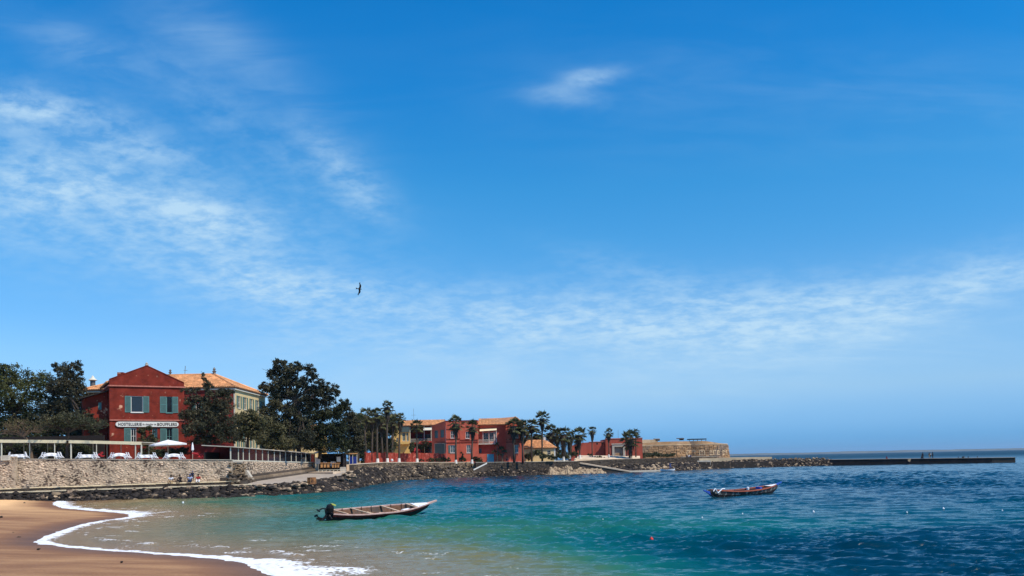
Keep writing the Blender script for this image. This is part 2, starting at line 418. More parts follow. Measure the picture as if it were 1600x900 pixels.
def copy_thing(o, label=None, group=None, parent=None):
    c = o.copy(); COL.objects.link(c)
    if parent is not None: c.parent = parent
    if label: c['label'] = label
    if group: c['group'] = group
    for ch in list(o.children): copy_thing(ch, parent=c)
    return c

class Frame:
    """a building's own frame: u along the facade, v into the building, z up"""
    def __init__(s, O, ang): s.O = Vector(O); s.a = ang; s.Rm = Matrix.Rotation(ang, 3, 'Z')
    def uz(s, px, py, v=0.0):
        d = ray(px, py); c = Vector((0, 0, CAMZ))
        n = s.Rm @ Vector((0, 1, 0)); p0 = s.O + n * v
        t = (p0 - c).dot(n) / d.dot(n)
        q = s.Rm.transposed() @ (c + d * t - s.O)
        return q.x, q.z
    def rect(s, px0, px1, py0, py1, v=0.0):
        pc, yc = (px0 + px1) / 2, (py0 + py1) / 2
        return s.uz(px0, yc, v)[0], s.uz(px1, yc, v)[0], s.uz(pc, py1, v)[1], s.uz(pc, py0, v)[1]
    def w(s, u, v, z): return s.O + s.Rm @ Vector((u, v, z))

def facade(mb, u0, u1, z0, z1, openings, v=0.0, depth=0.22, axis=0, flip=1):
    """a wall face with real openings and reveals; axis 0: faces -v; axis 1: plane of constant u, running in v"""
    def pt(a, b, z): return (a, b, z) if axis == 0 else (b, a, z)
    us = sorted({u0, u1, *[o[0] for o in openings], *[o[1] for o in openings]})
    zs = sorted({z0, z1, *[o[2] for o in openings], *[o[3] for o in openings]})
    us = [u for u in us if u0 <= u <= u1]; zs = [z for z in zs if z0 <= z <= z1]
    for i in range(len(us) - 1):
        for j in range(len(zs) - 1):
            cu, cz = (us[i] + us[i + 1]) / 2, (zs[j] + zs[j + 1]) / 2
            if any(o[0] < cu < o[1] and o[2] < cz < o[3] for o in openings): continue
            mb.quad(pt(us[i], v, zs[j]), pt(us[i + 1], v, zs[j]), pt(us[i + 1], v, zs[j + 1]), pt(us[i], v, zs[j + 1]))
    for (a, b, c, d) in [o[:4] for o in openings]:
        w = v + depth * flip
        mb.quad(pt(a, v, c), pt(a, w, c), pt(a, w, d), pt(a, v, d))
        mb.quad(pt(b, v, c), pt(b, v, d), pt(b, w, d), pt(b, w, c))
        mb.quad(pt(a, v, d), pt(a, w, d), pt(b, w, d), pt(b, v, d))
        mb.quad(pt(a, v, c), pt(b, v, c), pt(b, w, c), pt(a, w, c))

def window(parent, o, v=0.0, shutters=(0, 0), frame=None, pane=None, mullions=1, bars=1, depth=0.22, axis=0, flip=1, sill=True, name='window', shut=None):
    """window part: frame mesh with pane and shutters as sub-parts"""
    a, b, c, d = o[:4]
    frame = frame or M['white']; pane = pane or M['glass']; shut = shut or M['teal']
    def bx(mb, a0, a1, v0, v1, z0, z1):
        v0, v1 = v + (v0) * flip, v + (v1) * flip
        if axis == 0: mb.bx(a0, a1, min(v0, v1), max(v0, v1), z0, z1)
        else: mb.bx(min(v0, v1), max(v0, v1), a0, a1, z0, z1)
    t = min(0.09, (b - a) * 0.12)
    mb = MB()
    y0, y1 = depth * 0.45, depth * 0.45 + 0.07
    bx(mb, a + 0.004, a + t, y0, y1, c + 0.004, d - 0.004); bx(mb, b - t, b - 0.004, y0, y1, c + 0.004, d - 0.004)
    bx(mb, a + t, b - t, y0, y1, d - t, d - 0.004); bx(mb, a + t, b - t, y0, y1, c + 0.004, c + t)
    for k in range(mullions):
        m_ = a + (b - a) * (k + 1) / (mullions + 1); bx(mb, m_ - t * 0.35, m_ + t * 0.35, y0 + 0.01, y1 - 0.01, c + t, d - t)
    for k in range(bars):
        m_ = c + (d - c) * (k + 1) / (bars + 1); bx(mb, a + t, b - t, y0 + 0.015, y1 - 0.015, m_ - t * 0.3, m_ + t * 0.3)
    if sill: bx(mb, a - 0.08, b + 0.08, -0.10, depth * 0.4, c - 0.10, c - 0.004)
    w = mb.build(name, frame, parent)
    mb = MB(); bx(mb, a + t * 0.5, b - t * 0.5, y1 + 0.004, y1 + 0.03, c + t * 0.5, d - t * 0.5); mb.build('pane', pane, w)
    for side, wd in zip((-1, 1), shutters):
        if not wd: continue
        x0, x1 = (a - wd, a - 0.01) if side < 0 else (b + 0.01, b + wd)
        mb = MB(); r = 0.08
        bx(mb, x0, x0 + r, -0.075, -0.025, c, d); bx(mb, x1 - r, x1, -0.075, -0.025, c, d)
        bx(mb, x0 + r, x1 - r, -0.075, -0.025, d - r, d); bx(mb, x0 + r, x1 - r, -0.075, -0.025, c, c + r)
        bx(mb, x0 + r, x1 - r, -0.075, -0.025, (c + d) / 2 - r / 2, (c + d) / 2 + r / 2)
        nz = int((d - c) / 0.14)
        for k in range(nz):
            z = c + r + (d - c - 2 * r) * (k + 0.5) / nz
            bx(mb, x0 + r, x1 - r, -0.062, -0.034, z - 0.045, z + 0.035)
        mb.build('shutter', shut, w)
    return w

def tile_plane(mb, O, e, s, n, length, left, right, pitch=0.38, course=0.45, h=0.09):
    """pantiles on a slope: O eave origin, e along the eave, s up the slope, n outward; left(t), right(t) bound each course"""
    O, e, s, n = Vector(O), Vector(e), Vector(s), Vector(n)
    nc = max(1, int(length / course))
    for k in range(nc):
        t0, t1 = k * length / nc, (k + 1) * length / nc + 0.04
        tm = (t0 + t1) / 2
        a, b = left(tm), right(tm)
        i = math.ceil(a / pitch)
        while (i + 1) * pitch <= b + 1e-4:
            x = i * pitch; i += 1
            j = random.uniform(-0.012, 0.012); up = 0.05 + j
            prof = [(0.02, 0.0), (0.25, h), (0.5, h * 1.25), (0.75, h), (0.98, 0.0)]
            vs = []
            for (q, hh) in prof: vs.append(O + e * (x + q * pitch) + s * (t0 + j) + n * (hh + up))
            for (q, hh) in prof: vs.append(O + e * (x + (0.5 + (q - 0.5) * 0.92) * pitch) + s * t1 + n * (hh * 0.9 + 0.015))
            mb.add(vs, [(0, 1, 6, 5), (1, 2, 7, 6), (2, 3, 8, 7), (3, 4, 9, 8), (0, 4, 3, 2, 1)])

def slope(parent, A, B, C_, D_, name='roof', thick=0.16, bed=None, overlap=0.0, pitch=0.38, course=0.45):
    """one roof slope: A, B the eave left and right, C_, D_ the ridge right and left; bed slab plus its tiles"""
    A, B, C_, D_ = map(Vector, (A, B, C_, D_))
    e = (B - A).normalized()
    mid = (C_ + D_) / 2 - A
    s = (mid - e * mid.dot(e)).normalized()
    n = e.cross(s).normalized()
    if n.z < 0: n = -n
    L_ = (D_ - A).dot(s)
    mb = MB()
    lo = [p - n * thick for p in (A, B, C_, D_)]
    mb.hexa(lo + [A, B, C_, D_])
    r = mb.build(name, bed or M['tile_bed'], parent)
    ux = lambda p: (p - A).dot(e)
    tm = MB()
    tile_plane(tm, A, e, s, n, L_, lambda t: ux(A) + (ux(D_) - ux(A)) * t / L_, lambda t: ux(B) + (ux(C_) - ux(B)) * t / L_, pitch, course)
    # ridge / hip capping line
    tl = tm.build('roof_tiles', M['tile'], r); tl['kind'] = 'stuff'
    return r

def stone_wall(name, A, B, zb, zt, parent=None, m=None, hmin=0.22, hmax=0.42, wmin=0.3, wmax=0.8, proud=0.09, gap=0.035, out=None, batter=0.0):
    """irregular stones set in front of a wall face from A to B (xy), bottoms zb=(z0,z1), tops zt=(z0,z1)"""
    A = Vector((A[0], A[1], 0)); B = Vector((B[0], B[1], 0))
    e = (B - A).normalized(); L_ = (B - A).length
    n = Vector(out) if out else Vector((e.y, -e.x, 0))
    mb = MB()
    H = max(zt[0] - zb[0], zt[1] - zb[1])
    q = 0.0
    while q < 1.0:
        dq = random.uniform(hmin, hmax) / H
        q2 = min(1.0, q + dq)
        if 1.0 - q2 < 0.3 * dq: q2 = 1.0
        u = -random.uniform(0, 0.3)
        while u < L_:
            w = random.uniform(wmin, wmax) * (0.7 + 1.2 * (q2 - q) * H)
            u0, u1 = max(u, 0) + gap / 2, min(u + w, L_) - gap / 2
            u += w
            if u1 - u0 < 0.08: continue
            def zz(uu, qq):
                f = uu / L_; b = zb[0] + (zb[1] - zb[0]) * f; t = zt[0] + (zt[1] - zt[0]) * f
                return b + (t - b) * qq
            pr = random.uniform(0.25, 1.0) * proud
            oz = random.uniform(-.09, .09) * (0.05 < q) * (q2 < .95)
            c = []
            for (uu, qq, sg) in ((u0, q, 1), (u1, q, 1), (u1, q2, -1), (u0, q2, -1)):
                z = zz(uu, qq) + oz + sg * gap / 2 + random.uniform(-0.06, 0.06) * (q2 < 1.0)
                c.append((uu + random.uniform(-0.07, 0.07), z))
            cx = sum(p[0] for p in c) / 4; cz = sum(p[1] for p in c) / 4
            def pos(uu, z, o): return A + e * uu + n * (o + batter * (zz(uu, 1) - z)) + Vector((0, 0, z))
            back = [pos(p[0], p[1], -0.03) for p in c]
            k = random.uniform(0.72, 0.88)
            front = [pos(cx + (p[0] - cx) * k, cz + (p[1] - cz) * k, pr * random.uniform(0.7, 1.2)) for p in c]
            mb.add(back + front, [(4, 5, 6, 7), (0, 1, 5, 4), (1, 2, 6, 5), (2, 3, 7, 6), (3, 0, 4, 7)])
        q = q2
    o = mb.build(name, m or M['stone'], parent); o['kind'] = 'stuff'
    return o

def rubble(name, A, B, zb, zt, parent, m, w=.37, h=.25, proud=.07, out=None):
    """rounded, unevenly sized field stones bedded in a wall face"""
    A = np.array([A[0], A[1], 0.0]); B = np.array([B[0], B[1], 0.0]); e = B - A; L_ = np.linalg.norm(e); e /= L_
    n = np.array([e[1], -e[0], 0.0]) if out is None else np.array(out, float)
    V0, F0 = ico(); Vs = []; Fs = []; k = 0
    nz = int(max(zt[0] - zb[0], zt[1] - zb[1]) / h) + 1; nx = int(L_ / w)
    for j in range(nz):
        for i in range(nx):
            if rng.random() < .07: continue
            big = 1.0 + 1.1 * rng.random() ** 4
            u = (i + .5 * (j % 2) + rng.uniform(-.42, .42)) * w; f = min(max(u / L_, 0), 1)
            z = (zb[0] + (zb[1] - zb[0]) * f) + (j + .5 + rng.uniform(-.42, .42)) * h; zT = zt[0] + (zt[1] - zt[0]) * f
            sw, sh = w * rng.uniform(.34, .62) * big, h * rng.uniform(.34, .58) * (1 + (big - 1) * .5)
            if z + sh > zT or u < 0 or u > L_: continue
            M3 = np.array(Matrix.Rotation(rng.uniform(0, 6.28), 3, Vector(rng.normal(size=3)).normalized()))
            v = (V0 * rng.uniform(.78, 1.12, size=(len(V0), 1))) @ M3.T
            v = np.clip(v, -.82, .82)
            tl = rng.normal() * .25; a_ = v[:, 0] * sw + tl * v[:, 2] * sh; b_ = v[:, 2] * sh - tl * .4 * v[:, 0] * sw
            Vs.append(A + e * (u + a_)[:, None] + n * (v[:, 1] * proud * rng.uniform(.6, 1.3) - .01)[:, None] + np.array([0, 0, 1.0]) * (z + b_)[:, None]); Fs.append(F0 + k * len(V0)); k += 1
    o = np_mesh(name, np.concatenate(Vs), np.concatenate(Fs), m, parent); o['kind'] = 'stuff'; return o

ICO = None
def ico():
    global ICO
    if ICO is None:
        bm = bmesh.new(); bmesh.ops.create_icosphere(bm, subdivisions=1, radius=1.0)
        bm.verts.ensure_lookup_table()
        ICO = (np.array([v.co[:] for v in bm.verts]), np.array([[v.index for v in f.verts] for f in bm.faces]))
        bm.free()
    return ICO
def ico2():
    bm = bmesh.new(); bmesh.ops.create_icosphere(bm, subdivisions=3, radius=1.0)
    r = (np.array([v.co[:] for v in bm.verts]), np.array([[v.index for v in f.verts] for f in bm.faces])); bm.free()
    return r

def rocks(name, pts, sizes, m, parent=None, flat=0.65):
    V0, F0 = ico()
    Vs, Fs = [], []
    for i, (p, s) in enumerate(zip(pts, sizes)):
        ax = rng.normal(size=3)
        M3 = np.array(Matrix.Rotation(rng.uniform(0, 6.28), 3, Vector(ax).normalized()))
        sc = np.array([rng.uniform(0.7, 1.3), rng.uniform(0.7, 1.3), rng.uniform(0.6, 1.0)]) * s
        v = (V0 * rng.uniform(0.72, 1.15, size=(len(V0), 1))) @ M3.T * sc
        v[:, 2] *= flat / 0.8
        Vs.append(v + np.array(p)); Fs.append(F0 + i * len(V0))
    return np_mesh(name, np.concatenate(Vs), np.concatenate(Fs), m, parent)

# ================================================================== THE SETTING
def chaikin(p, n=2):
    p = np.array(p, float)
    for _ in range(n):
        q = np.empty((2 * len(p) - 2, 2))
        q[0::2] = 0.75 * p[:-1] + 0.25 * p[1:]; q[1::2] = 0.25 * p[:-1] + 0.75 * p[1:]
        p = np.vstack([p[:1], q, p[-1:]])
    return p
_sh = [G(a, b)[:2] for a, b in [(112, 777.5), (88, 783), (83, 787), (92, 793), (124, 796.5), (165, 799.5), (195, 802), (208, 805.5), (196, 809.5), (160, 813.5), (122, 821),
                                (80, 835), (57, 845), (66, 850), (100, 854), (150, 860), (230, 864), (349, 873), (400, 884), (427, 899)]]
SHORE = chaikin([(-75, 150)] + [tuple(p) for p in _sh] + [(-8.2, 30.0), (-7.2, 25.5), (-6.5, 19), (-6, 10), (-6, 0), (-6, -30)], 2)

def shore_dist(x, y):
    """signed distance to the shoreline, positive over the water; and the position along it"""
    x = np.asarray(x, float).ravel(); y = np.asarray(y, float).ravel()
    best = np.full(x.shape, 1e9); sign = np.ones(x.shape); sp = np.zeros(x.shape); acc = 0.0
    for i in range(len(SHORE) - 1):
        a, b = SHORE[i], SHORE[i + 1]; d = b - a; l2 = (d ** 2).sum()
        t = np.clip(((x - a[0]) * d[0] + (y - a[1]) * d[1]) / l2, 0, 1)
        qx, qy = a[0] + t * d[0] - x, a[1] + t * d[1] - y
        q = qx * qx + qy * qy
        m = q < best - 1e-9
        cr = d[0] * (y - a[1]) - d[1] * (x - a[0])
        best[m] = q[m]; sign[m] = np.where(cr[m] > 0, 1, -1); sp[m] = acc + t[m] * math.sqrt(l2)
        acc += math.sqrt(l2)
    return np.sqrt(best) * sign, sp

def sstep(a, b, x):
    t = np.clip((x - a) / (b - a), 0, 1); return t * t * (3 - 2 * t)

def vnoise(x, y, seed=0):
    """cheap smooth value noise"""
    r = np.random.default_rng(seed); tab = r.random((64, 64))
    xi = np.floor(x).astype(int); yi = np.floor(y).astype(int); fx = x - xi; fy = y - yi
    fx = fx * fx * (3 - 2 * fx); fy = fy * fy * (3 - 2 * fy)
    g = lambda i, j: tab[i % 64, j % 64]
    return (g(xi, yi) * (1 - fx) + g(xi + 1, yi) * fx) * (1 - fy) + (g(xi, yi + 1) * (1 - fx) + g(xi + 1, yi + 1) * fx) * fy
def fbm(x, y, seed=0, o=4):
    s = 0; a = 0.5
    for k in range(o): s = s + a * vnoise(x * 2 ** k + 13.7 * k, y * 2 ** k + 7.1 * k, seed + k); a *= 0.5
    return s

def set_attr(o, name, arr):
    at = o.data.attributes.new(name, 'FLOAT', 'POINT'); at.data.foreach_set('value', np.asarray(arr, np.float32))

# ---- water
def sea():
    u = np.concatenate([[-.95, -.86, -.78, -.71], np.linspace(-0.65, 0.64, 800), [.70, .76, .82, .90]])
    ys = [9.0]
    while ys[-1] < 24: ys.append(ys[-1] * 1.012)
    while ys[-1] < 130: ys.append(ys[-1] * 1.0031)
    while ys[-1] < 420: ys.append(ys[-1] * 1.0045)
    while ys[-1] < 9500: ys.append(ys[-1] * 1.06)
    ys = np.array(ys)
    Y, U = np.meshgrid(ys, u, indexing='ij'); X = Y * U
    X[:, 0] = -np.maximum(Y[:, 0], 150) * 2.5; X[:, -1] = np.maximum(Y[:, 0], 150) * 2.5
    sd, sp = shore_dist(X, Y); sd = sd.reshape(X.shape); sp = sp.reshape(X.shape)
    sd = np.where(Y > 140, np.maximum(sd, 30), sd)
    dx = Y * (u[9] - u[8]); dy = np.gradient(ys)[:, None] * np.ones_like(X)
    r = np.random.default_rng(11); Z = np.zeros_like(X)
    gust = 0.35 + 1.25 * sstep(0.28, 0.68, fbm(X / 26 + 50, Y / 40 + 50, 5))
    for k in range(120):
        lam = 0.26 * (3.8 / 0.26) ** r.random()
        th = R(-97) + r.normal() * R(22)
        kx, ky = math.cos(th) * 2 * math.pi / lam, math.sin(th) * 2 * math.pi / lam
        sp_ = np.maximum(dx * abs(math.cos(th)), dy * abs(math.sin(th)))
        att = sstep(1.8, 3.2, lam / sp_)
        ph = kx * X + ky * Y + r.random() * 6.28 + 1.2 * vnoise(X / (lam * 3) + 40, Y / (lam * 3) + 40, 100 + k)
        a = 0.0105 * lam ** 0.66
        Z += a * att * (np.exp(0.8 * np.sin(ph)) - 1.16) * (gust if lam < 2.5 else 0.55 + 0.45 * gust)
    Z *= 0.95
    Z *= 0.12 + 0.88 * sstep(1.0, 26, sd)
    # the swash: little broken waves running up the sand
    wid = np.interp(sp, SW_S, SW_W)
    n1 = fbm(X * 1.1 + 30, Y * 1.1 + 30, 21)
    n0 = fbm(X * 3.1 + 3, Y * 3.1 + 3, 22)
    foam = sstep(1.5, 0.25, sd / np.maximum(wid * .50, 0.05) + (n1 - 0.47) * 1.6 + (n0 - .47) * 1.0) * (sd > -1)
    # loose foam drifting off the beach
    n2 = fbm(X * 0.55 + 11, Y * 0.9 + 5, 33); n3 = fbm(X * 2.2 + 4, Y * 3.4 + 9, 44)
    drift = sstep(0.50, 0.66, n2) * sstep(0.46, 0.62, n3) * sstep(13.0, 3.0, sd) * (sd > 0) * (Y < 100)
    foam = np.maximum(foam, drift * 0.5)
    # a second low breaker a few metres out
    br = np.exp(-((sd - (2.9 + 1.3 * (fbm(sp / 7, sp * 0 + 3, 55) - 0.5))) / 0.42) ** 2) * sstep(0.5, 0.62, fbm(sp / 4.0 + 9, sp * 0 + 8, 66)) * (Y < 75)
    Z += br * 0.10
    foam = np.maximum(foam, br * sstep(0.45, 0.58, n3) * 0.5)
    # whitecaps far out, few
    cap = sstep(0.24, 0.32, Z) * sstep(0.68, 0.76, fbm(X / 3 + 7, Y / 5 + 2, 77)) * (sd > 40)
    foam = np.maximum(foam, cap * 0.8)
    Z += sstep(0, 1, foam) * 0.035 * (sd < 12)
    Z = np.where(sd < 0, 0.004, Z)
    n_r, n_c = X.shape
    V = np.stack([X, Y, Z], -1).reshape(-1, 3)
    idx = np.arange(n_r * n_c).reshape(n_r, n_c)
    F = np.stack([idx[:-1, :-1], idx[:-1, 1:], idx[1:, 1:], idx[1:, :-1]], -1).reshape(-1, 4)
    keep = (sd.reshape(-1)[F] > -2.0).any(1)
    F = F[keep]
    m = bpy.data.materials.new('sea_water'); m.use_nodes = True
    nt = m.node_tree; N, L = nt.nodes, nt.links; b = N['Principled BSDF']
    b.inputs['IOR'].default_value = 1.333
    at = N.new('ShaderNodeAttribute'); at.attribute_name = 'offshore'
    fo = N.new('ShaderNodeAttribute'); fo.attribute_name = 'foam'
    tc = N.new('ShaderNodeTexCoord')
    nz = N.new('ShaderNodeTexNoise'); nz.inputs['Scale'].default_value = 0.06; nz.inputs['Detail'].default_value = 5; L.new(tc.outputs['Object'], nz.inputs['Vector'])
    ma = N.new('ShaderNodeMath'); ma.operation = 'MULTIPLY_ADD'; L.new(nz.outputs[0], ma.inputs[0]); ma.inputs[1].default_value = 1.0; ma.inputs[2].default_value = 0.5
    mb_ = N.new('ShaderNodeMath'); mb_.operation = 'MULTIPLY'; L.new(at.outputs['Fac'], mb_.inputs[0]); L.new(ma.outputs[0], mb_.inputs[1])
    mr = N.new('ShaderNodeMath'); mr.operation = 'MULTIPLY'; L.new(mb_.outputs[0], mr.inputs[0]); mr.inputs[1].default_value = 1 / 80.0
    ramp = N.new('ShaderNodeValToRGB'); L.new(mr.outputs[0], ramp.inputs[0]); cr = ramp.color_ramp
    cr.elements[0].position = WATER[0][0] / 80; cr.elements[0].color = (*WATER[0][1], 1)
    cr.elements[1].position = WATER[-1][0] / 80; cr.elements[1].color = (*WATER[-1][1], 1)
    for p, c in WATER[1:-1]:
        e = cr.elements.new(p / 80); e.color = (*c, 1)
    # foam broken up by fine noise
    fn = N.new('ShaderNodeTexNoise'); fn.inputs['Scale'].default_value = 5.0; fn.inputs['Detail'].default_value = 8; fn.inputs['Roughness'].default_value = 0.7
    L.new(tc.outputs['Object'], fn.inputs['Vector'])
    fa = N.new('ShaderNodeMath'); fa.operation = 'MULTIPLY_ADD'; L.new(fo.outputs['Fac'], fa.inputs[0]); fa.inputs[1].default_value = 1.15; 
    fs = N.new('ShaderNodeMath'); fs.operation = 'SUBTRACT'; L.new(fn.outputs[0], fs.inputs[0]); fs.inputs[1].default_value = 1.0
    L.new(fs.outputs[0], fa.inputs[2])
    vo = N.new('ShaderNodeTexVoronoi'); vo.feature = 'DISTANCE_TO_EDGE'; vo.inputs['Scale'].default_value = 3.2
    vn = N.new('ShaderNodeVectorMath'); vn.operation = 'SCALE'; L.new(fn.outputs['Color'], vn.inputs[0]); vn.inputs['Scale'].default_value = 0.35
    va = N.new('ShaderNodeVectorMath'); va.operation = 'ADD'; L.new(vn.outputs[0], va.inputs[0]); L.new(tc.outputs['Object'], va.inputs[1]); L.new(va.outputs[0], vo.inputs['Vector'])
    l1 = N.new('ShaderNodeMath'); l1.operation = 'MULTIPLY_ADD'; L.new(fo.outputs['Fac'], l1.inputs[0]); l1.inputs[1].default_value = 0.55
    l2 = N.new('ShaderNodeMath'); l2.operation = 'MULTIPLY_ADD'; L.new(vo.outputs['Distance'], l2.inputs[0]); l2.inputs[1].default_value = -1.0; l2.inputs[2].default_value = -0.02; L.new(l2.outputs[0], l1.inputs[2])
    l3 = N.new('ShaderNodeMath'); l3.operation = 'MULTIPLY_ADD'; L.new(fn.outputs[0], l3.inputs[0]); l3.inputs[1].default_value = 0.30; l3.inputs[2].default_value = -0.15
    l4 = N.new('ShaderNodeMath'); l4.operation = 'ADD'; L.new(l1.outputs[0], l4.inputs[0]); L.new(l3.outputs[0], l4.inputs[1])
    l5 = N.new('ShaderNodeMath'); l5.operation = 'MULTIPLY'; L.new(l4.outputs[0], l5.inputs[0]); g5 = N.new('ShaderNodeMath'); g5.operation = 'GREATER_THAN'; L.new(fo.outputs['Fac'], g5.inputs[0]); g5.inputs[1].default_value = 0.04; L.new(g5.outputs[0], l5.inputs[1])
    fa = l5
    fr = N.new('ShaderNodeMapRange'); fr.inputs['From Min'].default_value = 0.0; fr.inputs['From Max'].default_value = 0.22; L.new(fa.outputs[0], fr.inputs[0])
    mx = N.new('ShaderNodeMix'); mx.data_type = 'RGBA'; L.new(fr.outputs[0], mx.inputs['Factor']); L.new(ramp.outputs[0], mx.inputs['A']); mx.inputs['B'].default_value = (0.80, 0.82, 0.84, 1)
    L.new(mx.outputs['Result'], b.inputs['Base Color'])
    ro = N.new('ShaderNodeMapRange'); ro.inputs['To Min'].default_value = 0.10; ro.inputs['To Max'].default_value = 0.85; L.new(fr.outputs[0], ro.inputs[0])
    fd = N.new('ShaderNodeAttribute'); fd.attribute_name = 'far'
    ra = N.new('ShaderNodeMath'); ra.operation = 'MULTIPLY_ADD'; L.new(fd.outputs['Fac'], ra.inputs[0]); ra.inputs[1].default_value = 0.35; L.new(ro.outputs[0], ra.inputs[2])
    L.new(ra.outputs[0], b.inputs['Roughness'])
    rs = N.new('ShaderNodeMath'); rs.operation = 'MULTIPLY_ADD'; L.new(fd.outputs['Fac'], rs.inputs[0]); rs.inputs[1].default_value = -0.26; rs.inputs[2].default_value = 0.34
    L.new(rs.outputs[0], b.inputs['Specular IOR Level'])
    n2_ = N.new('ShaderNodeTexNoise'); n2_.inputs['Scale'].default_value = 6.0; n2_.inputs['Detail'].default_value = 5; n2_.inputs['Roughness'].default_value = 0.6; n2_.inputs['Distortion'].default_value = 0.1
    mp = N.new('ShaderNodeMapping'); mp.inputs['Scale'].default_value = (0.55, 1.5, 1); L.new(tc.outputs['Object'], mp.inputs[0]); L.new(mp.outputs[0], n2_.inputs['Vector'])
    bp = N.new('ShaderNodeBump'); bp.inputs['Strength'].default_value = 0.9; bp.inputs['Distance'].default_value = 0.045
    L.new(n2_.outputs[0], bp.inputs['Height']); L.new(bp.outputs[0], b.inputs['Normal'])
    o = np_mesh('sea', V, F, m, smooth=True)
    eff = sd * (1 + 3.2 * sstep(50, 33, Y) * sstep(9, 20, sd)) + .25 * np.maximum(X - 5, 0) * sstep(20, 40, sd)  - 5 * sstep(96, 104, Y) * sstep(-12, -30, X) * sstep(118, 108, Y)
    set_attr(o, 'offshore', np.clip(eff, 0, 200).ravel())
    set_attr(o, 'foam', foam.ravel())
    set_attr(o, 'far', sstep(120, 900, Y).ravel())
    tag(o, kind='structure')

_acc = np.concatenate([[0], np.cumsum(np.hypot(*np.diff(SHORE, axis=0).T))])
def _sw(px, py):
    p = G(px, py); d, s = shore_dist([p.x], [p.y]); return s[0]
SW = sorted([(_sw(112, 777.5), 0.2), (_sw(88, 785), 3.2), (_sw(92, 793), 3.0), (_sw(124, 796.5), 2.6), (_sw(165, 799.5), 3.4), (_sw(200, 803), 4.0), (_sw(196, 809.5), 2.2), (_sw(160, 813.5), 1.2), (_sw(122, 821), 1.1), (_sw(80, 835), 1.5),
      (_sw(57, 845), 1.3), (_sw(100, 854), 0.75), (_sw(150, 860), 0.75), (_sw(230, 864), 0.8), (_sw(349, 873), 1.3), (_sw(400, 884), 4.0), (_sw(427, 899), 5.5)])
SW = [(0, 0.3)] + SW + [(SW[-1][0] + 6, 1.6), (9999, 1.0)]
SW_S = [a for a, _ in SW]; SW_W = [b for _, b in SW]
WATER = [(0.0, (0.270, 0.160, 0.072)), (3.5, (0.235, 0.160, 0.062)), (8.0, (0.155, 0.150, 0.060)), (12.5, (0.074, 0.140, 0.072)), (18, (0.026, 0.134, 0.092)), (27, (0.004, 0.104, 0.100)), (42, (0.0, 0.060, 0.082)), (62, (0.0, 0.038, 0.066)), (80, (0.0, 0.027, 0.054))]
sea()

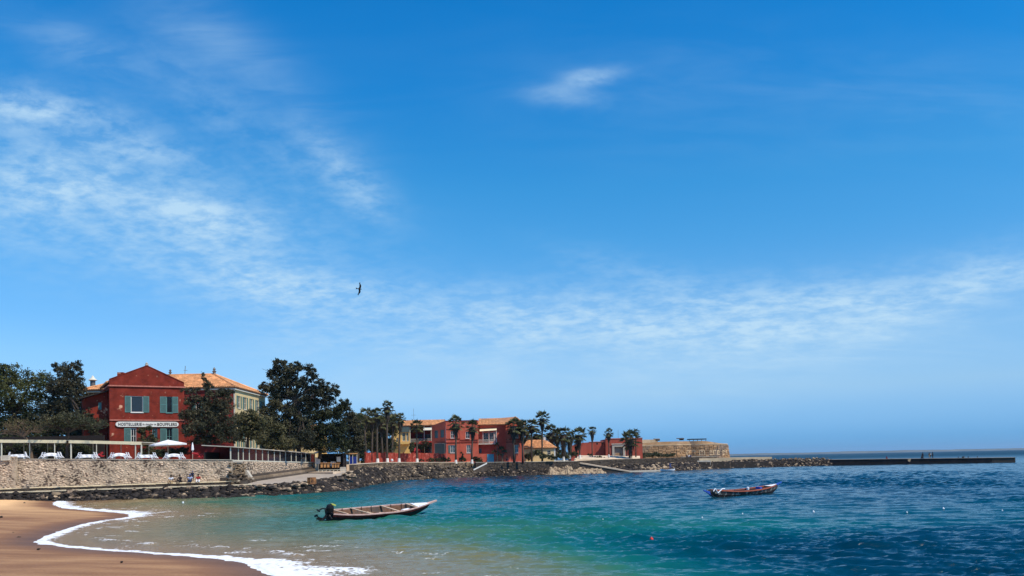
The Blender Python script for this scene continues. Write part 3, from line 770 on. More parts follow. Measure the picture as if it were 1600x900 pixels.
# ---- beach
def beach():
    xs = np.concatenate([np.linspace(-130, -72, 40), np.arange(-71.5, 14, 0.45), np.linspace(15, 40, 10)]); ys = np.arange(-25, 126, 0.45)
    Y, X = np.meshgrid(ys, xs, indexing='ij')
    sd, _ = shore_dist(X, Y); sd = sd.reshape(X.shape)
    ins = np.maximum(-sd, 0)
    Z = np.where(sd > 0, -0.045 * sd, 1.15 * (1 - np.exp(-ins * 0.052)))
    Z += 0.055 * (fbm(X * .9 + 5, Y * .9 + 5, 91) - 0.47) * sstep(2.5, 0.3, abs(sd))
    Z = np.maximum(Z, -1.4) + 0.05 * (fbm(X / 5, Y / 5, 3) - 0.47) * sstep(0.5, 4, ins) + 0.05 * (fbm(X * 1.2, Y * 1.2, 9) - 0.47) * sstep(1.0, 5, ins)
    V = np.stack([X, Y, Z], -1).reshape(-1, 3); n_r, n_c = X.shape
    idx = np.arange(n_r * n_c).reshape(n_r, n_c)
    F = np.stack([idx[:-1, :-1], idx[:-1, 1:], idx[1:, 1:], idx[1:, :-1]], -1).reshape(-1, 4)
    keep = (sd.reshape(-1)[F] < 25).any(1); F = F[keep]
    m = bpy.data.materials.new('sand'); m.use_nodes = True
    nt = m.node_tree; N, L = nt.nodes, nt.links; b = N['Principled BSDF']
    at = N.new('ShaderNodeAttribute'); at.attribute_name = 'dry'
    tc = N.new('ShaderNodeTexCoord')
    n1 = N.new('ShaderNodeTexNoise'); n1.inputs['Scale'].default_value = 0.35; n1.inputs['Detail'].default_value = 6
    mp = N.new('ShaderNodeMapping'); mp.inputs['Scale'].default_value = (0.5, 1.6, 1); mp.inputs['Rotation'].default_value = (0, 0, 0.5); L.new(tc.outputs['Object'], mp.inputs[0]); L.new(mp.outputs[0], n1.inputs['Vector'])
    a1 = N.new('ShaderNodeMath'); a1.operation = 'MULTIPLY_ADD'; L.new(n1.outputs[0], a1.inputs[0]); a1.inputs[1].default_value = 0.5; L.new(at.outputs['Fac'], a1.inputs[2])
    rp = N.new('ShaderNodeValToRGB'); L.new(a1.outputs[0], rp.inputs[0]); cr = rp.color_ramp
    cr.elements[0].position = 0.1; cr.elements[0].color = (*SAND_WET, 1)
    cr.elements[1].position = 1.15; cr.elements[1].color = (*SAND_DRY, 1)
    e = cr.elements.new(0.5); e.color = (*SAND_DAMP, 1)
    n2 = N.new('ShaderNodeTexNoise'); n2.inputs['Scale'].default_value = 9; n2.inputs['Detail'].default_value = 8; n2.inputs['Roughness'].default_value = 0.7; L.new(tc.outputs['Object'], n2.inputs['Vector'])
    mr = N.new('ShaderNodeMapRange'); mr.inputs['From Min'].default_value = .3; mr.inputs['From Max'].default_value = .7; mr.inputs['To Min'].default_value = .80; mr.inputs['To Max'].default_value = 1.20; L.new(n2.outputs[0], mr.inputs[0])
    sc = N.new('ShaderNodeVectorMath'); sc.operation = 'SCALE'; L.new(rp.outputs[0], sc.inputs[0]); L.new(mr.outputs[0], sc.inputs['Scale'])
    L.new(sc.outputs[0], b.inputs['Base Color'])
    rr = N.new('ShaderNodeMapRange'); rr.inputs['From Min'].default_value = 0.0; rr.inputs['From Max'].default_value = .4; rr.inputs['To Min'].default_value = 0.45; rr.inputs['To Max'].default_value = 0.9; L.new(at.outputs['Fac'], rr.inputs[0]); L.new(rr.outputs[0], b.inputs['Roughness'])
    b.inputs['Specular IOR Level'].default_value = 0.14
    n3 = N.new('ShaderNodeTexNoise'); n3.inputs['Scale'].default_value = 2.4; n3.inputs['Detail'].default_value = 9; n3.inputs['Roughness'].default_value = .65
    mp3 = N.new('ShaderNodeMapping'); mp3.inputs['Scale'].default_value = (0.7, 1.5, 1); L.new(tc.outputs['Object'], mp3.inputs[0]); L.new(mp3.outputs[0], n3.inputs['Vector'])
    bp = N.new('ShaderNodeBump'); bp.inputs['Strength'].default_value = .8; bp.inputs['Distance'].default_value = .07; L.new(n3.outputs[0], bp.inputs['Height']); L.new(bp.outputs[0], b.inputs['Normal'])
    o = np_mesh('beach', V, F, m, smooth=True)
    dry = 0.30 * sstep(0.2, 3.0, ins) + 0.75 * sstep(74, 104, Y) * sstep(2, 8, ins) + 0.15 * sstep(62, 80, Y)
    set_attr(o, 'dry', dry.ravel())
    tag(o, kind='structure')
SAND_WET = (0.115, 0.058, 0.032); SAND_DAMP = (0.250, 0.126, 0.064); SAND_DRY = (0.80, 0.48, 0.23)
beach()

# small dark things washed up on the sand
for i, (px, py, s, w) in enumerate([(29, 840, .16, 'largest of the near ones'), (2, 808, .2, 'at the left edge'), (20, 833, .12, 'just beyond the largest near one'), (60, 858, .1, 'below the tip of the foam tongue'), (190, 878, .08, 'nearest the camera'), (38, 786, .14, 'on the pale dry sand'), (118, 789, .12, 'between the two far foam lines')]):
    g = G(px, py, 0.35)
    d, _ = shore_dist([g.x], [g.y]); z = 1.15 * (1 - math.exp(-max(-d[0], 0) * 0.052))
    g = G(px, py, z)
    o = rocks('beach_pebble', [(g.x, g.y, z)], [s], M['rock'])
    tag(o, 'small dark stone on the sand, ' + w, 'stone', 'dark stones scattered on the beach')

def land(name, poly, z, m, zb=-2.0):
    mb = MB(); n = len(poly)
    zt = z if hasattr(z, '__len__') else [z] * n
    mb.add([(p[0], p[1], zz) for p, zz in zip(poly, zt)] + [(p[0], p[1], zb) for p in poly],
           [tuple(range(n))] + [(i, i + n, (i + 1) % n + n, (i + 1) % n) for i in range(n)])
    o = mb.build(name, m); tag(o, kind='structure'); return o

WA, WB = Vector((-67, 113, 0)), Vector((-38.6, 119, 0))
def Yw(x): return 113 + (x + 67) * 0.2113 if x > -67 else 113
land('terrace_ground', [(-150, 113.6), (-67, 113.6), (-39.2, 119.6), (-39.9, 172.5), (-39.9, 460), (-230, 460), (-230, 113.6)], 4.55, M['earth'])
land('quay_ground', [(-39.88, 181), (-30.6, 181), (-29.2, 183), (-28.7, 190.3), (-10.5, 225.4), (-10.4, 460), (-39.88, 460)], 3.75, M['pale_ground'])
land('slipway_platform', [(-39.3, 158), (-31.2, 150), (-29.8, 165), (-29.0, 180.9), (-39.3, 180.9)], 2.55, M['pale_ground'])
land('house_ground', [(-10.38, 222.8), (17.2, 236.4), (17.2, 460), (-10.38, 460)], 3.35, M['earth'])
land('fort_ground', [(17.22, 237), (30, 252), (54, 267), (78, 291), (90, 300), (88, 330), (60, 460), (17.22, 460)], 3.25, M['earth'])

def seawall():
    t = empty('stone_seawall', (-67, 113, 0)); tag(t, 'long pale rubble stone seawall below the hotel terrace', 'wall')
    def loc(v): return (v[0] + 67, v[1] - 113, v[2])
    L0 = Vector((-112, 113, 0))
    for (a, b, zt, zb) in ((L0, WA, (5.65, 5.47), (1.7, 1.75)), (WA, WB, (5.47, 4.78), (1.75, 1.95))):
        e = (b - a).normalized(); n = Vector((e.y, -e.x, 0))
        mb = MB()
        mb.hexa([loc((*(a)[:2], 0)), loc((*(b)[:2], 0)), loc((b.x - n.x * .6, b.y - n.y * .6, 0)), loc((a.x - n.x * .6, a.y - n.y * .6, 0)),
                 loc((a.x, a.y, zt[0])), loc((b.x, b.y, zt[1])), loc((b.x - n.x * .6, b.y - n.y * .6, zt[1])), loc((a.x - n.x * .6, a.y - n.y * .6, zt[0]))])
        mb.build('wall_core', M['mortar'], t)
        rubble('stones', (a.x + 67, a.y - 113), (b.x + 67, b.y - 113), zb, (zt[0] - .02, zt[1] - .02), t, M['stone'])
    # raised rough end with a board on it at the far left of the wall
    x0, x1 = XY(-6, 112.6), XY(24, 112.6)
    rubble('raised_stones', (x0 + 67, -.45), (x1 + 67, -.45), (1.7, 1.7), (6.0, 5.85), t, M['stone'])
    mb = MB(); mb.bx(x0 + 67, x1 + 67, -.44, .1, 1.5, 5.8); mb.build('buttress_core', M['mortar'], t)
    # dark weather stained buttress with drain at px 90
    xb = XY(90, 112.6)
    # concrete lip
    mb = MB()
    mb.hexa([(0, -.10, 5.47), (28.4, 5.9, 4.78), (28.4, 6.6, 4.78), (0, .6, 5.47), (0, -.10, 5.55), (28.4, 5.9, 4.86), (28.4, 6.6, 4.86), (0, .6, 5.55)])
    mb.build('coping', M['concrete'], t)
    return t
seawall()
b_ = P(9, 715.5, 112.4)
mb = MB(); mb.bx(-.62, .62, -.03, .03, -.32, .32); o = mb.build('notice_board', M['offwhite']); o.location = (b_.x, 112.36, b_.z)
tag(o, 'small pale notice board fixed to the seawall top beside the sand', 'sign')
mb = MB(); mb.use(M['metal'])
for k in range(4): mb.bx(-.5, .5 - .12 * (k % 2), -.036, -.032, .2 - k * .12, .225 - k * .12)
mb.build('faint_lines', M['metal'], o)

def stepped_quay():
    t = empty('stepped_quay', (-67, 110, 0)); tag(t, 'two long stepped ledges with yellowed edges at the foot of the seawall', 'steps')
    x = -112.0; i = 0
    def seg(x0, x1, off0, off1, z0, z1, th, name, m):
        a = (x0, Yw(x0) - off0, z0); b = (x1, Yw(x1) - off0, z1)
        mb = MB()
        mb.hexa([(a[0] + 67, a[1] - 110, a[2] - th), (b[0] + 67, b[1] - 110, b[2] - th), (b[0] + 67, b[1] - 110 + off1, b[2] - th), (a[0] + 67, a[1] - 110 + off1, a[2] - th),
                 (a[0] + 67, a[1] - 110, a[2]), (b[0] + 67, b[1] - 110, b[2]), (b[0] + 67, b[1] - 110 + off1, b[2]), (a[0] + 67, a[1] - 110 + off1, a[2])])
        return mb.build(name, m, t)
    def zu(x): return 1.68 + (x + 67) * 0.010
    def zl(x): return 1.22 + (x + 67) * 0.0088
    while x < -38.0:
        w = random.uniform(1.1, 2.2); x1 = min(x + w, -37.5)
        if not (-66 < x < -64.5 or -62.5 < x < -61.3 or -55.6 < x < -54.2):
            seg(x + .02, x1 - .02, 1.5, 1.45, zu(x) + random.uniform(-.03, .03), zu(x1) + random.uniform(-.03, .03), .13, 'coping_slab', M['ledge'])
        x = x1
    x = -112.0
    while x < -36.0:
        w = random.uniform(1.3, 2.6); x1 = min(x + w, -35.6)
        seg(x + .02, x1 - .02, 3.15, 1.6, zl(x) + random.uniform(-.025, .025), zl(x1) + random.uniform(-.025, .025), .14, 'coping_slab', M['ledge'])
        x = x1
    mb = MB()
    for (x0, x1) in ((-112, -67), (-67, -36.5)):
        for off, zf, wd in ((1.4, zu, 1.3), (3.0, zl, 1.7)):
            mb.hexa([(x0 + 67, Yw(x0) - 110 - off, -1), (x1 + 67, Yw(x1) - 110 - off, -1), (x1 + 67, Yw(x1) - 110 - off + wd, -1), (x0 + 67, Yw(x0) - 110 - off + wd, -1),
                     (x0 + 67, Yw(x0) - 110 - off, zf(x0) - .12), (x1 + 67, Yw(x1) - 110 - off, zf(x1) - .12), (x1 + 67, Yw(x1) - 110 - off + wd, zf(x1) - .12), (x0 + 67, Yw(x0) - 110 - off + wd, zf(x0) - .12)])
    mb.build('quay_core', M['mortar_dark'], t)
    for (x0, x1) in ((-112, -67), (-67, -37)):
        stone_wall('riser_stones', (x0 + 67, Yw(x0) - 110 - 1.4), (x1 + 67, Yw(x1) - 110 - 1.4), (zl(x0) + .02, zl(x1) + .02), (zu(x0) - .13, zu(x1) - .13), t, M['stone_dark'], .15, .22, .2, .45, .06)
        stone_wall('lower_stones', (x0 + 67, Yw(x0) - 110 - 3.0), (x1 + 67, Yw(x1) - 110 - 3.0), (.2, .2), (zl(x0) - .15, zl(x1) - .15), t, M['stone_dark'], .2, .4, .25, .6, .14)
stepped_quay()

# ---- rock banks: (px, Y of the waterline, Y of the top, z of the top)
def bank(name, label_grp, rows, m_under, m_rock, dens, smin, smax, zlow=-0.3, pale=0.0, mound=0.0, face=0.0):
    top, wat = [], []
    for (px, yw, yt, zt) in rows:
        top.append(Vector((P(px, 725, yt).x, yt, zt))); wat.append(Vector((P(px, 725, yw).x, yw, zlow)))
    mb = MB(); n = len(rows)
    mb.add([tuple(p - Vector((0, 0, .15))) for p in top] + [tuple(p) for p in wat], [(i, i + n, i + n + 1, i + 1) for i in range(n - 1)])
    u = mb.build(name, m_under); tag(u, kind='structure')
    pts, sz, pp, ps = [], [], [], []
    for i in range(n - 1):
        a = ((top[i + 1] - top[i]).length + (wat[i + 1] - wat[i]).length) / 2 * ((top[i] - wat[i]).length + (top[i + 1] - wat[i + 1]).length) / 2
        for _ in range(int(a * dens)):
            s, t_ = random.random(), random.random()
            p = top[i].lerp(top[i + 1], s).lerp(wat[i].lerp(wat[i + 1], s), t_)
            r = random.uniform(smin, smax) * (0.75 + 0.5 * random.random() ** 2)
            p = p + Vector((0, 0, r * 0.1 + mound * random.random() * (1 - abs(2 * t_ - 1))))
            if random.random() < pale: pp.append(tuple(p)); ps.append(r)
            else: pts.append(tuple(p)); sz.append(r)
    o = rocks(label_grp, pts, sz, m_rock); tag(o, kind='stuff')
    if pp: tag(rocks('bleached_' + label_grp, pp, ps, M['rock_pale']), kind='stuff')

ROWS1 = [(-60, 108.5, 110.0, 1.0), (0, 108.2, 110.0, 1.0), (90, 107.6, 110.9, 1.05), (150, 108.3, 111.4, 1.1), (200, 109.3, 112.8, 1.15), (300, 108.0, 114.0, 1.2), (370, 108.8, 115.4, 1.25)]
bank('rock_bank', 'basalt_rocks', ROWS1, M['rock'], M['rock'], 5.5, .22, .5, pale=.04)
RAMP_R = [(370, 758, 116.5), (400, 757, 118), (440, 756, 119.5), (480, 752.5, 127), (510, 748, 134), (540, 742, 145), (556, 737, 152)]
RAMP_L = [(362, 757, 118), (400, 752, 126), (430, 747.5, 136), (460, 743, 147), (480, 740, 155), (496, 737.2, 164), (498, 737, 166)]
ROWS2 = [(370, 108.8, 116.3, 1.2)] + [(px, yw, y, P(px, py, y).z - .05) for (px, py, y), yw in zip(RAMP_R[1:], (110, 113, 118, 121.6, 128.6, 138))]
bank('rock_bank', 'basalt_rocks', ROWS2, M['rock'], M['rock'], 5.5, .2, .45, pale=.08)
ROWS3 = [(556, 138, 151, 2.5), (566, 146, 164, 2.9), (582, 158, 172, 2.8), (600, 171, 184, 2.85), (625, 184, 193.5, 2.95), (650, 192, 200, 3.05), (700, 205, 213, 2.75), (742, 213, 223.5, 2.0)]
bank('rock_bank', 'shore_rubble', ROWS3[:4], M['rock'], M['rock'], 3.6, .25, .65, pale=.07)
bank('rubble_slope', 'grey_rubble', ROWS3[3:], M['rock_mix'], M['rock_mix'], 4.5, .22, .5, pale=.10)
ROWS4 = [(742, 213, 222, 1.2), (780, 214, 222, 1.5), (810, 218, 225, 1.2), (850, 221, 231, 1.2), (905, 229, 238, 1.3)]
bank('rock_bank', 'basalt_rocks', ROWS4, M['rock'], M['rock'], 3.0, .25, .6, pale=.05)
ROWS5 = [(905, 230, 240, 1.3), (960, 246, 252, 2.0), (1000, 240, 258, 2.2), (1045, 238, 262, 2.0), (1075, 245, 268, 2.3)]
bank('rock_bank', 'basalt_rocks', ROWS5, M['rock'], M['rock'], 2.4, .3, .75, pale=.16)
ROWS6 = [(1070, 246, 268, 2.5), (1095, 262, 276, 2.5), (1140, 276, 286, 2.4), (1200, 280, 289, 2.2), (1300, 287, 292, 1.9)]
bank('rock_bank', 'breakwater_rocks', ROWS6, M['rock'], M['rock'], 5.0, .25, .55, pale=.12, mound=.2)
# far side of the breakwater
mb = MB(); mb.hexa([(58, 268, -1), (100, 291, -1), (103, 301, -1), (60, 300, -1), (58, 268, 2.2), (100, 291, 1.5), (103, 297, 1.5), (60, 300, 2.4)])
tag(mb.build('breakwater_core', M['rock']), kind='structure')
pts = [(random.uniform(74, 108), 0, 0) for _ in range(200)]
pts = [(x, 284 + (x - 74) * .33 + random.uniform(0, 6), random.uniform(1.9, 2.55)) for x, _, _ in pts]
tag(rocks('bleached_breakwater_rocks', pts, [random.uniform(.22, .5) for _ in pts], M['rock_mix2']), kind='stuff')

# bigger single boulders that stand out
BOULD = [(545, 738, 143, .55, 1, 'pale rounded boulder at the top right corner of the slipway'), (538, 741, 142, .45, 1, 'pale boulder low beside the slipway edge, below the corner one'),
         (549, 744, 139, .9, 1, 'long tan boulder lying down the bank below the slipway corner'), (532, 749, 135, .6, 0, 'brown boulder on the bank under the slipway edge'),
         (522, 745.5, 139, .35, 1, 'small white stone on the slipway edge'), (507, 750, 132, .35, 1, 'small white stone nearest the rusty drum'),
         (475, 757, 122, .6, 1, 'flat pale block on the bank just short of the rusty drum'), (462, 758.5, 119, .7, 1, 'wide pale block on the bank left of the drum'),
         (448, 764.5, 116, .6, 1, 'pale flat stone low on the bank near the waterline'), (384, 774, 110, .45, 1, 'white stone at the waterline below the seawall corner'),
         (378, 760, 114, .6, 1, 'tan block at the foot of the slipway'), (405, 760, 114.5, .7, 1, 'pale slab of rock along the slipway foot'), (425, 761, 115, .7, 0, 'dark slab of rock along the slipway foot'),
         (262, 764, 112.5, .5, 1, 'pale stone lying under the seated people'), (318, 763, 112.5, .6, 1, 'long pale stone on the ledge right of the seated people'), (98, 744, 112.2, .45, 1, 'bluish white stone fallen at the foot of the seawall')]
for (px, py, Y, s, pale, lab) in BOULD:
    p = P(px, py, Y)
    V0, F0 = ico2(); nz = np.array([noise.noise(Vector(v) * 1.3 + Vector(p)) for v in V0]); nz2 = np.array([noise.noise(Vector(v) * 3.1 + Vector(p)) for v in V0])
    v = V0 * (1 + .45 * nz + .22 * nz2)[:, None] * np.array([s * .95, s * .7, s * .40])
    o = np_mesh('boulder', v, F0, M['rock_pale'] if pale else M['rock_mix']); o.location = p
    tag(o, lab, 'boulder', 'single boulders on the shore')

# ---- slipway ramp
def ramp():
    mb = MB(); l = [P(*a) for a in RAMP_L]; r = [P(*a) for a in RAMP_R]; n = len(l)
    mb.add(l + r + [p - Vector((0, 0, .8)) for p in r], [(i, i + n, i + n + 1, i + 1) for i in range(n - 1)] + [(i + n, i + 2 * n, i + 2 * n + 1, i + n + 1) for i in range(n - 1)])
    tag(mb.build('slipway', M['ramp']), kind='structure')
    # dark kerb wall and steps between slipway and retaining wall
    t = empty('kerb_wall', tuple(l[0])); tag(t, 'low dark stone kerb running up beside the grey slipway', 'wall')
    for k, (dxx, dz, wd, m) in enumerate(((-.35, .28, .32, 'stone_dark'), (-.9, .62, .5, 'stone_brown'), (-1.6, .95, .7, 'stone_dark'))):
        mb = MB()
        for i in range(n - 2):
            a, b = l[i] - l[0], l[i + 1] - l[0]
            mb.hexa([(a.x + dxx, a.y, a.z - .6), (a.x + dxx + wd, a.y, a.z - .6), (b.x + dxx + wd, b.y - .02, b.z - .6), (b.x + dxx, b.y - .02, b.z - .6),
                     (a.x + dxx, a.y, a.z + dz), (a.x + dxx + wd, a.y, a.z + dz), (b.x + dxx + wd, b.y - .02, b.z + dz), (b.x + dxx, b.y - .02, b.z + dz)])
        mb.build('kerb', M[m], t)
ramp()

# retaining wall under the glazed shelter (faces right)
def retaining_wall():
    t = empty('retaining_wall', (-38.9, 119, 0)); tag(t, 'pale pinkish stone retaining wall under the long glazed shelter', 'wall')
    mb = MB(); mb.hexa([(0, 0, 0), (0, 53, 0), (-.7, 53, 0), (-.7, 0, 0), (0, 0, 4.7), (-.5, 53, 4.25), (-1.0, 53, 4.25), (-.7, 0, 4.7)][::1]); mb.build('wall_core', M['mortar'], t)
    rubble('stones', (0, 4), (-.45, 51), (1.6, 2.3), (4.66, 4.24), t, M['stone'], .5, .3, .07)
    # dark tumbled masonry at the wall's corner and a pale buttress
    rubble('corner_stones', (.1, -.4), (.3, 6.2), (1.7, 1.9), (4.6, 4.3), t, M['stone_brown'], .42, .3, .25)
    mb = MB(); mb.hexa([(1.5, 6.3, 1.4), (1.5, 7.3, 1.4), (.2, 7.3, 1.4), (.2, 6.3, 1.4), (.3, 6.3, 3.3), (.3, 7.3, 3.3), (.1, 7.3, 3.3), (.1, 6.3, 3.3)]); mb.build('buttress', M['concrete'], t)
retaining_wall()
pts = [(random.uniform(-38.9, -37.2), random.uniform(117.5, 125), 0) for _ in range(130)]
pts = [(x, y, 1.5 + 1.7 * max(0, (-37.2 - x) / 1.7) * random.random()) for x, y, _ in pts]
tag(rocks('tumbled_rubble', pts, [random.uniform(.18, .4) for _ in pts], M['rock_mix']), kind='stuff')

# quay wall beyond
def quay_wall():
    t = empty('quay_wall', (-30, 180, 0)); tag(t, 'low brown stone quay wall in front of the red fence', 'wall')
    path = [(-30.4, 165.5), (-28.2, 190), (-10.0, 225)]; zt = [3.72, 3.98, 3.55]
    for i in range(2):
        a, b = Vector(path[i]), Vector(path[i + 1]); e = (b - a).normalized(); n = Vector((e.y, -e.x))
        mb = MB(); q = [(a.x + 30, a.y - 180), (b.x + 30, b.y - 180), (b.x + 30 - n.x * .9, b.y - 180 - n.y * .9), (a.x + 30 - n.x * .9, a.y - 180 - n.y * .9)]
        zz = [zt[i], zt[i + 1], zt[i + 1], zt[i]]
        mb.hexa([(*p, 0) for p in q] + [(*p, z) for p, z in zip(q, zz)]); mb.build('wall_core', M['mortar_dark'], t)
        stone_wall('stones', q[0], q[1], (2.3, 2.3 if i == 0 else 1.4), (zt[i] - .12, zt[i + 1] - .12), t, M['stone_brown'], .22, .38, .35, .8, .12, .05)
        mb = MB(); q2 = [(q[0][0] + n.x * .12, q[0][1] + n.y * .12), (q[1][0] + n.x * .12, q[1][1] + n.y * .12), q[2], q[3]]
        mb.hexa([(*p, z + .004) for p, z in zip(q2, zz)] + [(*p, z + .13) for p, z in zip(q2, zz)]); mb.build('coping', M['pale_ground'], t)
    # lower ledge in front
    mb = MB(); mb.hexa([(-.6, -13, 1.5), (2.6, 8, 1.5), (1.4, 10, 1.5), (-1.2, -11, 1.5), (-.6, -13, 2.75), (2.6, 8, 2.95), (1.4, 10, 2.95), (-1.2, -11, 2.75)]); mb.build('lower_ledge', M['concrete'], t)
quay_wall()

def basalt_wall():
    t = empty('basalt_quay_wall', (-9.9, 222, 0)); tag(t, 'black basalt quay wall below the pink house and cream cottage', 'wall')
    path = [(-9.5, 222.0), (2, 226.5), (17.5, 236)]; zt = [3.52, 3.40, 3.28]
    for i in range(2):
        a, b = Vector(path[i]), Vector(path[i + 1]); e = (b - a).normalized(); n = Vector((e.y, -e.x)); o = Vector((-9.9, 222))
        q = [a - o, b - o, b - o - n * .9, a - o - n * .9]; zz = [zt[i], zt[i + 1], zt[i + 1], zt[i]]
        mb = MB(); mb.hexa([(*p, 0) for p in q] + [(*p, z) for p, z in zip(q, zz)]); mb.build('wall_core', M['mortar_dark'], t)
        stone_wall('stones', q[0], q[1], (.1, .1), (zt[i] - .1, zt[i + 1] - .1), t, M['stone_dark'], .25, .45, .35, .9, .14, .06)
        q2 = [q[0] + n * .12, q[1] + n * .12, q[2], q[3]]
        mb = MB(); mb.hexa([(*p, z + .004) for p, z in zip(q2, zz)] + [(*p, z + .11) for p, z in zip(q2, zz)]); mb.build('coping', M['concrete'], t)
    o = Vector((-9.9, 222, 0))
    a, b = P(761, 722.6, 221.3) - o, P(740, 733, 219.0) - o
    mb = MB(); mb.hexa([(b.x, b.y - .3, b.z - .35), (a.x, a.y - .3, a.z - .35), (a.x, a.y + .5, a.z - .35), (b.x, b.y + .5, b.z - .35), (b.x, b.y - .3, b.z), (a.x, a.y - .3, a.z), (a.x, a.y + .5, a.z), (b.x, b.y + .5, b.z)])
    mb.build('sloping_coping', M['white'], t)
    mb = MB(); mb.hexa([(b.x, b.y - .25, -1), (a.x, a.y - .25, -1), (a.x, a.y + 1.2, -1), (b.x, b.y + 1.2, -1), (b.x, b.y - .25, b.z - .36), (a.x, a.y - .25, a.z - .36), (a.x, a.y + 1.2, a.z - .36), (b.x, b.y + 1.2, b.z - .36)])
    mb.build('ramp_side', M['stone_dark'], t)
basalt_wall()

# flat bleached rock shelf at the foot of the basalt wall
def shelf(name, px0, px1, py0, py1, Y0, Y1, label, m='rock_pale', seed=0):
    a, b = P(px0, py1, Y0), P(px1, py1, Y0)
    r = random.Random(seed); nx, ny = 90, 20; V = []; F = []
    for i in range(nx):
        for j in range(ny):
            fx, fy = i / (nx - 1), j / (ny - 1)
            x = a.x + (b.x - a.x) * fx; y = Y0 + (Y1 - Y0) * fy
            ztop = P((px0 + px1) / 2, py0, Y1).z
            w = min(1, 5 * fx, 5 * (1 - fx), 4.0 * fy + .02)
            z = -.4 + (ztop + .4) * w * (.72 + .5 * noise.noise(Vector((x * .45, y * .5, seed)))) + .45 * noise.noise(Vector((x * 1.3, y * 1.3, seed + 3))) + .3 * noise.noise(Vector((x * 3.1, y * 3.1, seed + 7)))
            V.append((x, y, z))
    for i in range(nx - 1):
        for j in range(ny - 1):
            k = i * ny + j; F.append((k, k + ny, k + ny + 1, k + 1))
    mb = MB(); mb.add([Vector(v) - Vector((a.x, Y0, 0)) for v in V], F); o = mb.build(name, M[m]); o.location = (a.x, Y0, 0); tag(o, label, 'rock'); return o
shelf('rock_shelf', 852, 905, 728, 741, 222, 232, 'flat sun bleached rock shelf at the foot of the black quay wall', seed=1)
shelf('rock_shelf', 890, 952, 731, 739, 226, 236, 'lower broken rock shelf beside the sloping boat landing', seed=5)
shelf('rock_shelf', 990, 1060, 728, 735.5, 243, 254, 'pale rock shelf behind the people at the moored skiff', seed=9)

# sloping boat landing
a, b = P(906, 722.5, 238), P(985, 736, 236)
mb = MB(); mb.use(M['stone_dark']); mb.hexa([(0, .15, -3), (b.x - a.x - .1, b.y - a.y + .15, -3), (b.x - a.x - .1, b.y - a.y + 2.4, -3), (0, 2.8, -3), (0, .15, -.36), (b.x - a.x - .1, b.y - a.y + .15, b.z - a.z - .36), (b.x - a.x - .1, b.y - a.y + 2.4, b.z - a.z - .3), (0, 2.8, -.3)]); mb.use(M['pale_ground']); mb.hexa([(0, 0, -.34), (b.x - a.x, b.y - a.y, b.z - a.z - .34), (b.x - a.x, b.y - a.y + 2.6, b.z - a.z - .28), (0, 3, -.28), (0, 0, 0), (b.x - a.x, b.y - a.y, b.z - a.z), (b.x - a.x, b.y - a.y + 2.6, b.z - a.z + .1), (0, 3, .1)])
o = mb.build('boat_landing'); o.location = a; tag(o, 'straight pale concrete landing sloping down into the water', 'ramp')
a, b = P(985, 736, 236), P(1046, 734, 240)
mb = MB(); mb.hexa([(0, 0, -.6), (b.x - a.x, b.y - a.y, -.8), (b.x - a.x, b.y - a.y + 2.6, -.8), (0, 2.6, -.6), (0, 0, 0), (b.x - a.x, b.y - a.y, b.z - a.z), (b.x - a.x, b.y - a.y + 2.6, b.z - a.z), (0, 2.6, .05)])
o = mb.build('landing_stage', M['concrete']); o.location = a; tag(o, 'low flat landing stage continuing from the foot of the boat landing', 'jetty')

# dark low quay in front of the red bunker and the fort
def fort_quay():
    t = empty('fort_quay_wall', (17.5, 237, 0)); tag(t, 'low dark quay wall in front of the fort and bunker', 'wall')
    path = [(17.5, 237.2), (29.8, 251.5), (54, 266.5), (58.5, 271)]; zt = [3.35, 3.62, 3.75, 3.75]
    o = Vector((17.5, 237))
    for i in range(3):
        a, b = Vector(path[i]), Vector(path[i + 1]); e = (b - a).normalized(); n = Vector((e.y, -e.x))
        q = [a - o, b - o, b - o - n * .9, a - o - n * .9]; zz = [zt[i], zt[i + 1], zt[i + 1], zt[i]]
        mb = MB(); mb.hexa([(*p, 0) for p in q] + [(*p, z) for p, z in zip(q, zz)]); mb.build('wall_core', M['mortar_dark'], t)
        stone_wall('stones', q[0], q[1], (.6, .6), (zt[i] - .05, zt[i + 1] - .05), t, M['stone_dark'], .28, .5, .4, 1.0, .12, .06)
fort_quay()
# pale bank in front of the bunker
pa = [P(897, 717.2, 250), P(1000, 716.6, 259), P(1000, 712.3, 266), P(905, 711.5, 262)]
mb = MB(); mb.add([p - Vector((0, 0, 0)) for p in pa] + [Vector((p.x, p.y, 2)) for p in pa], [(0, 1, 2, 3), (0, 4, 5, 1), (1, 5, 6, 2), (3, 7, 4, 0)]); tag(mb.build('sand_bank', M['pale_ground']), kind='structure')

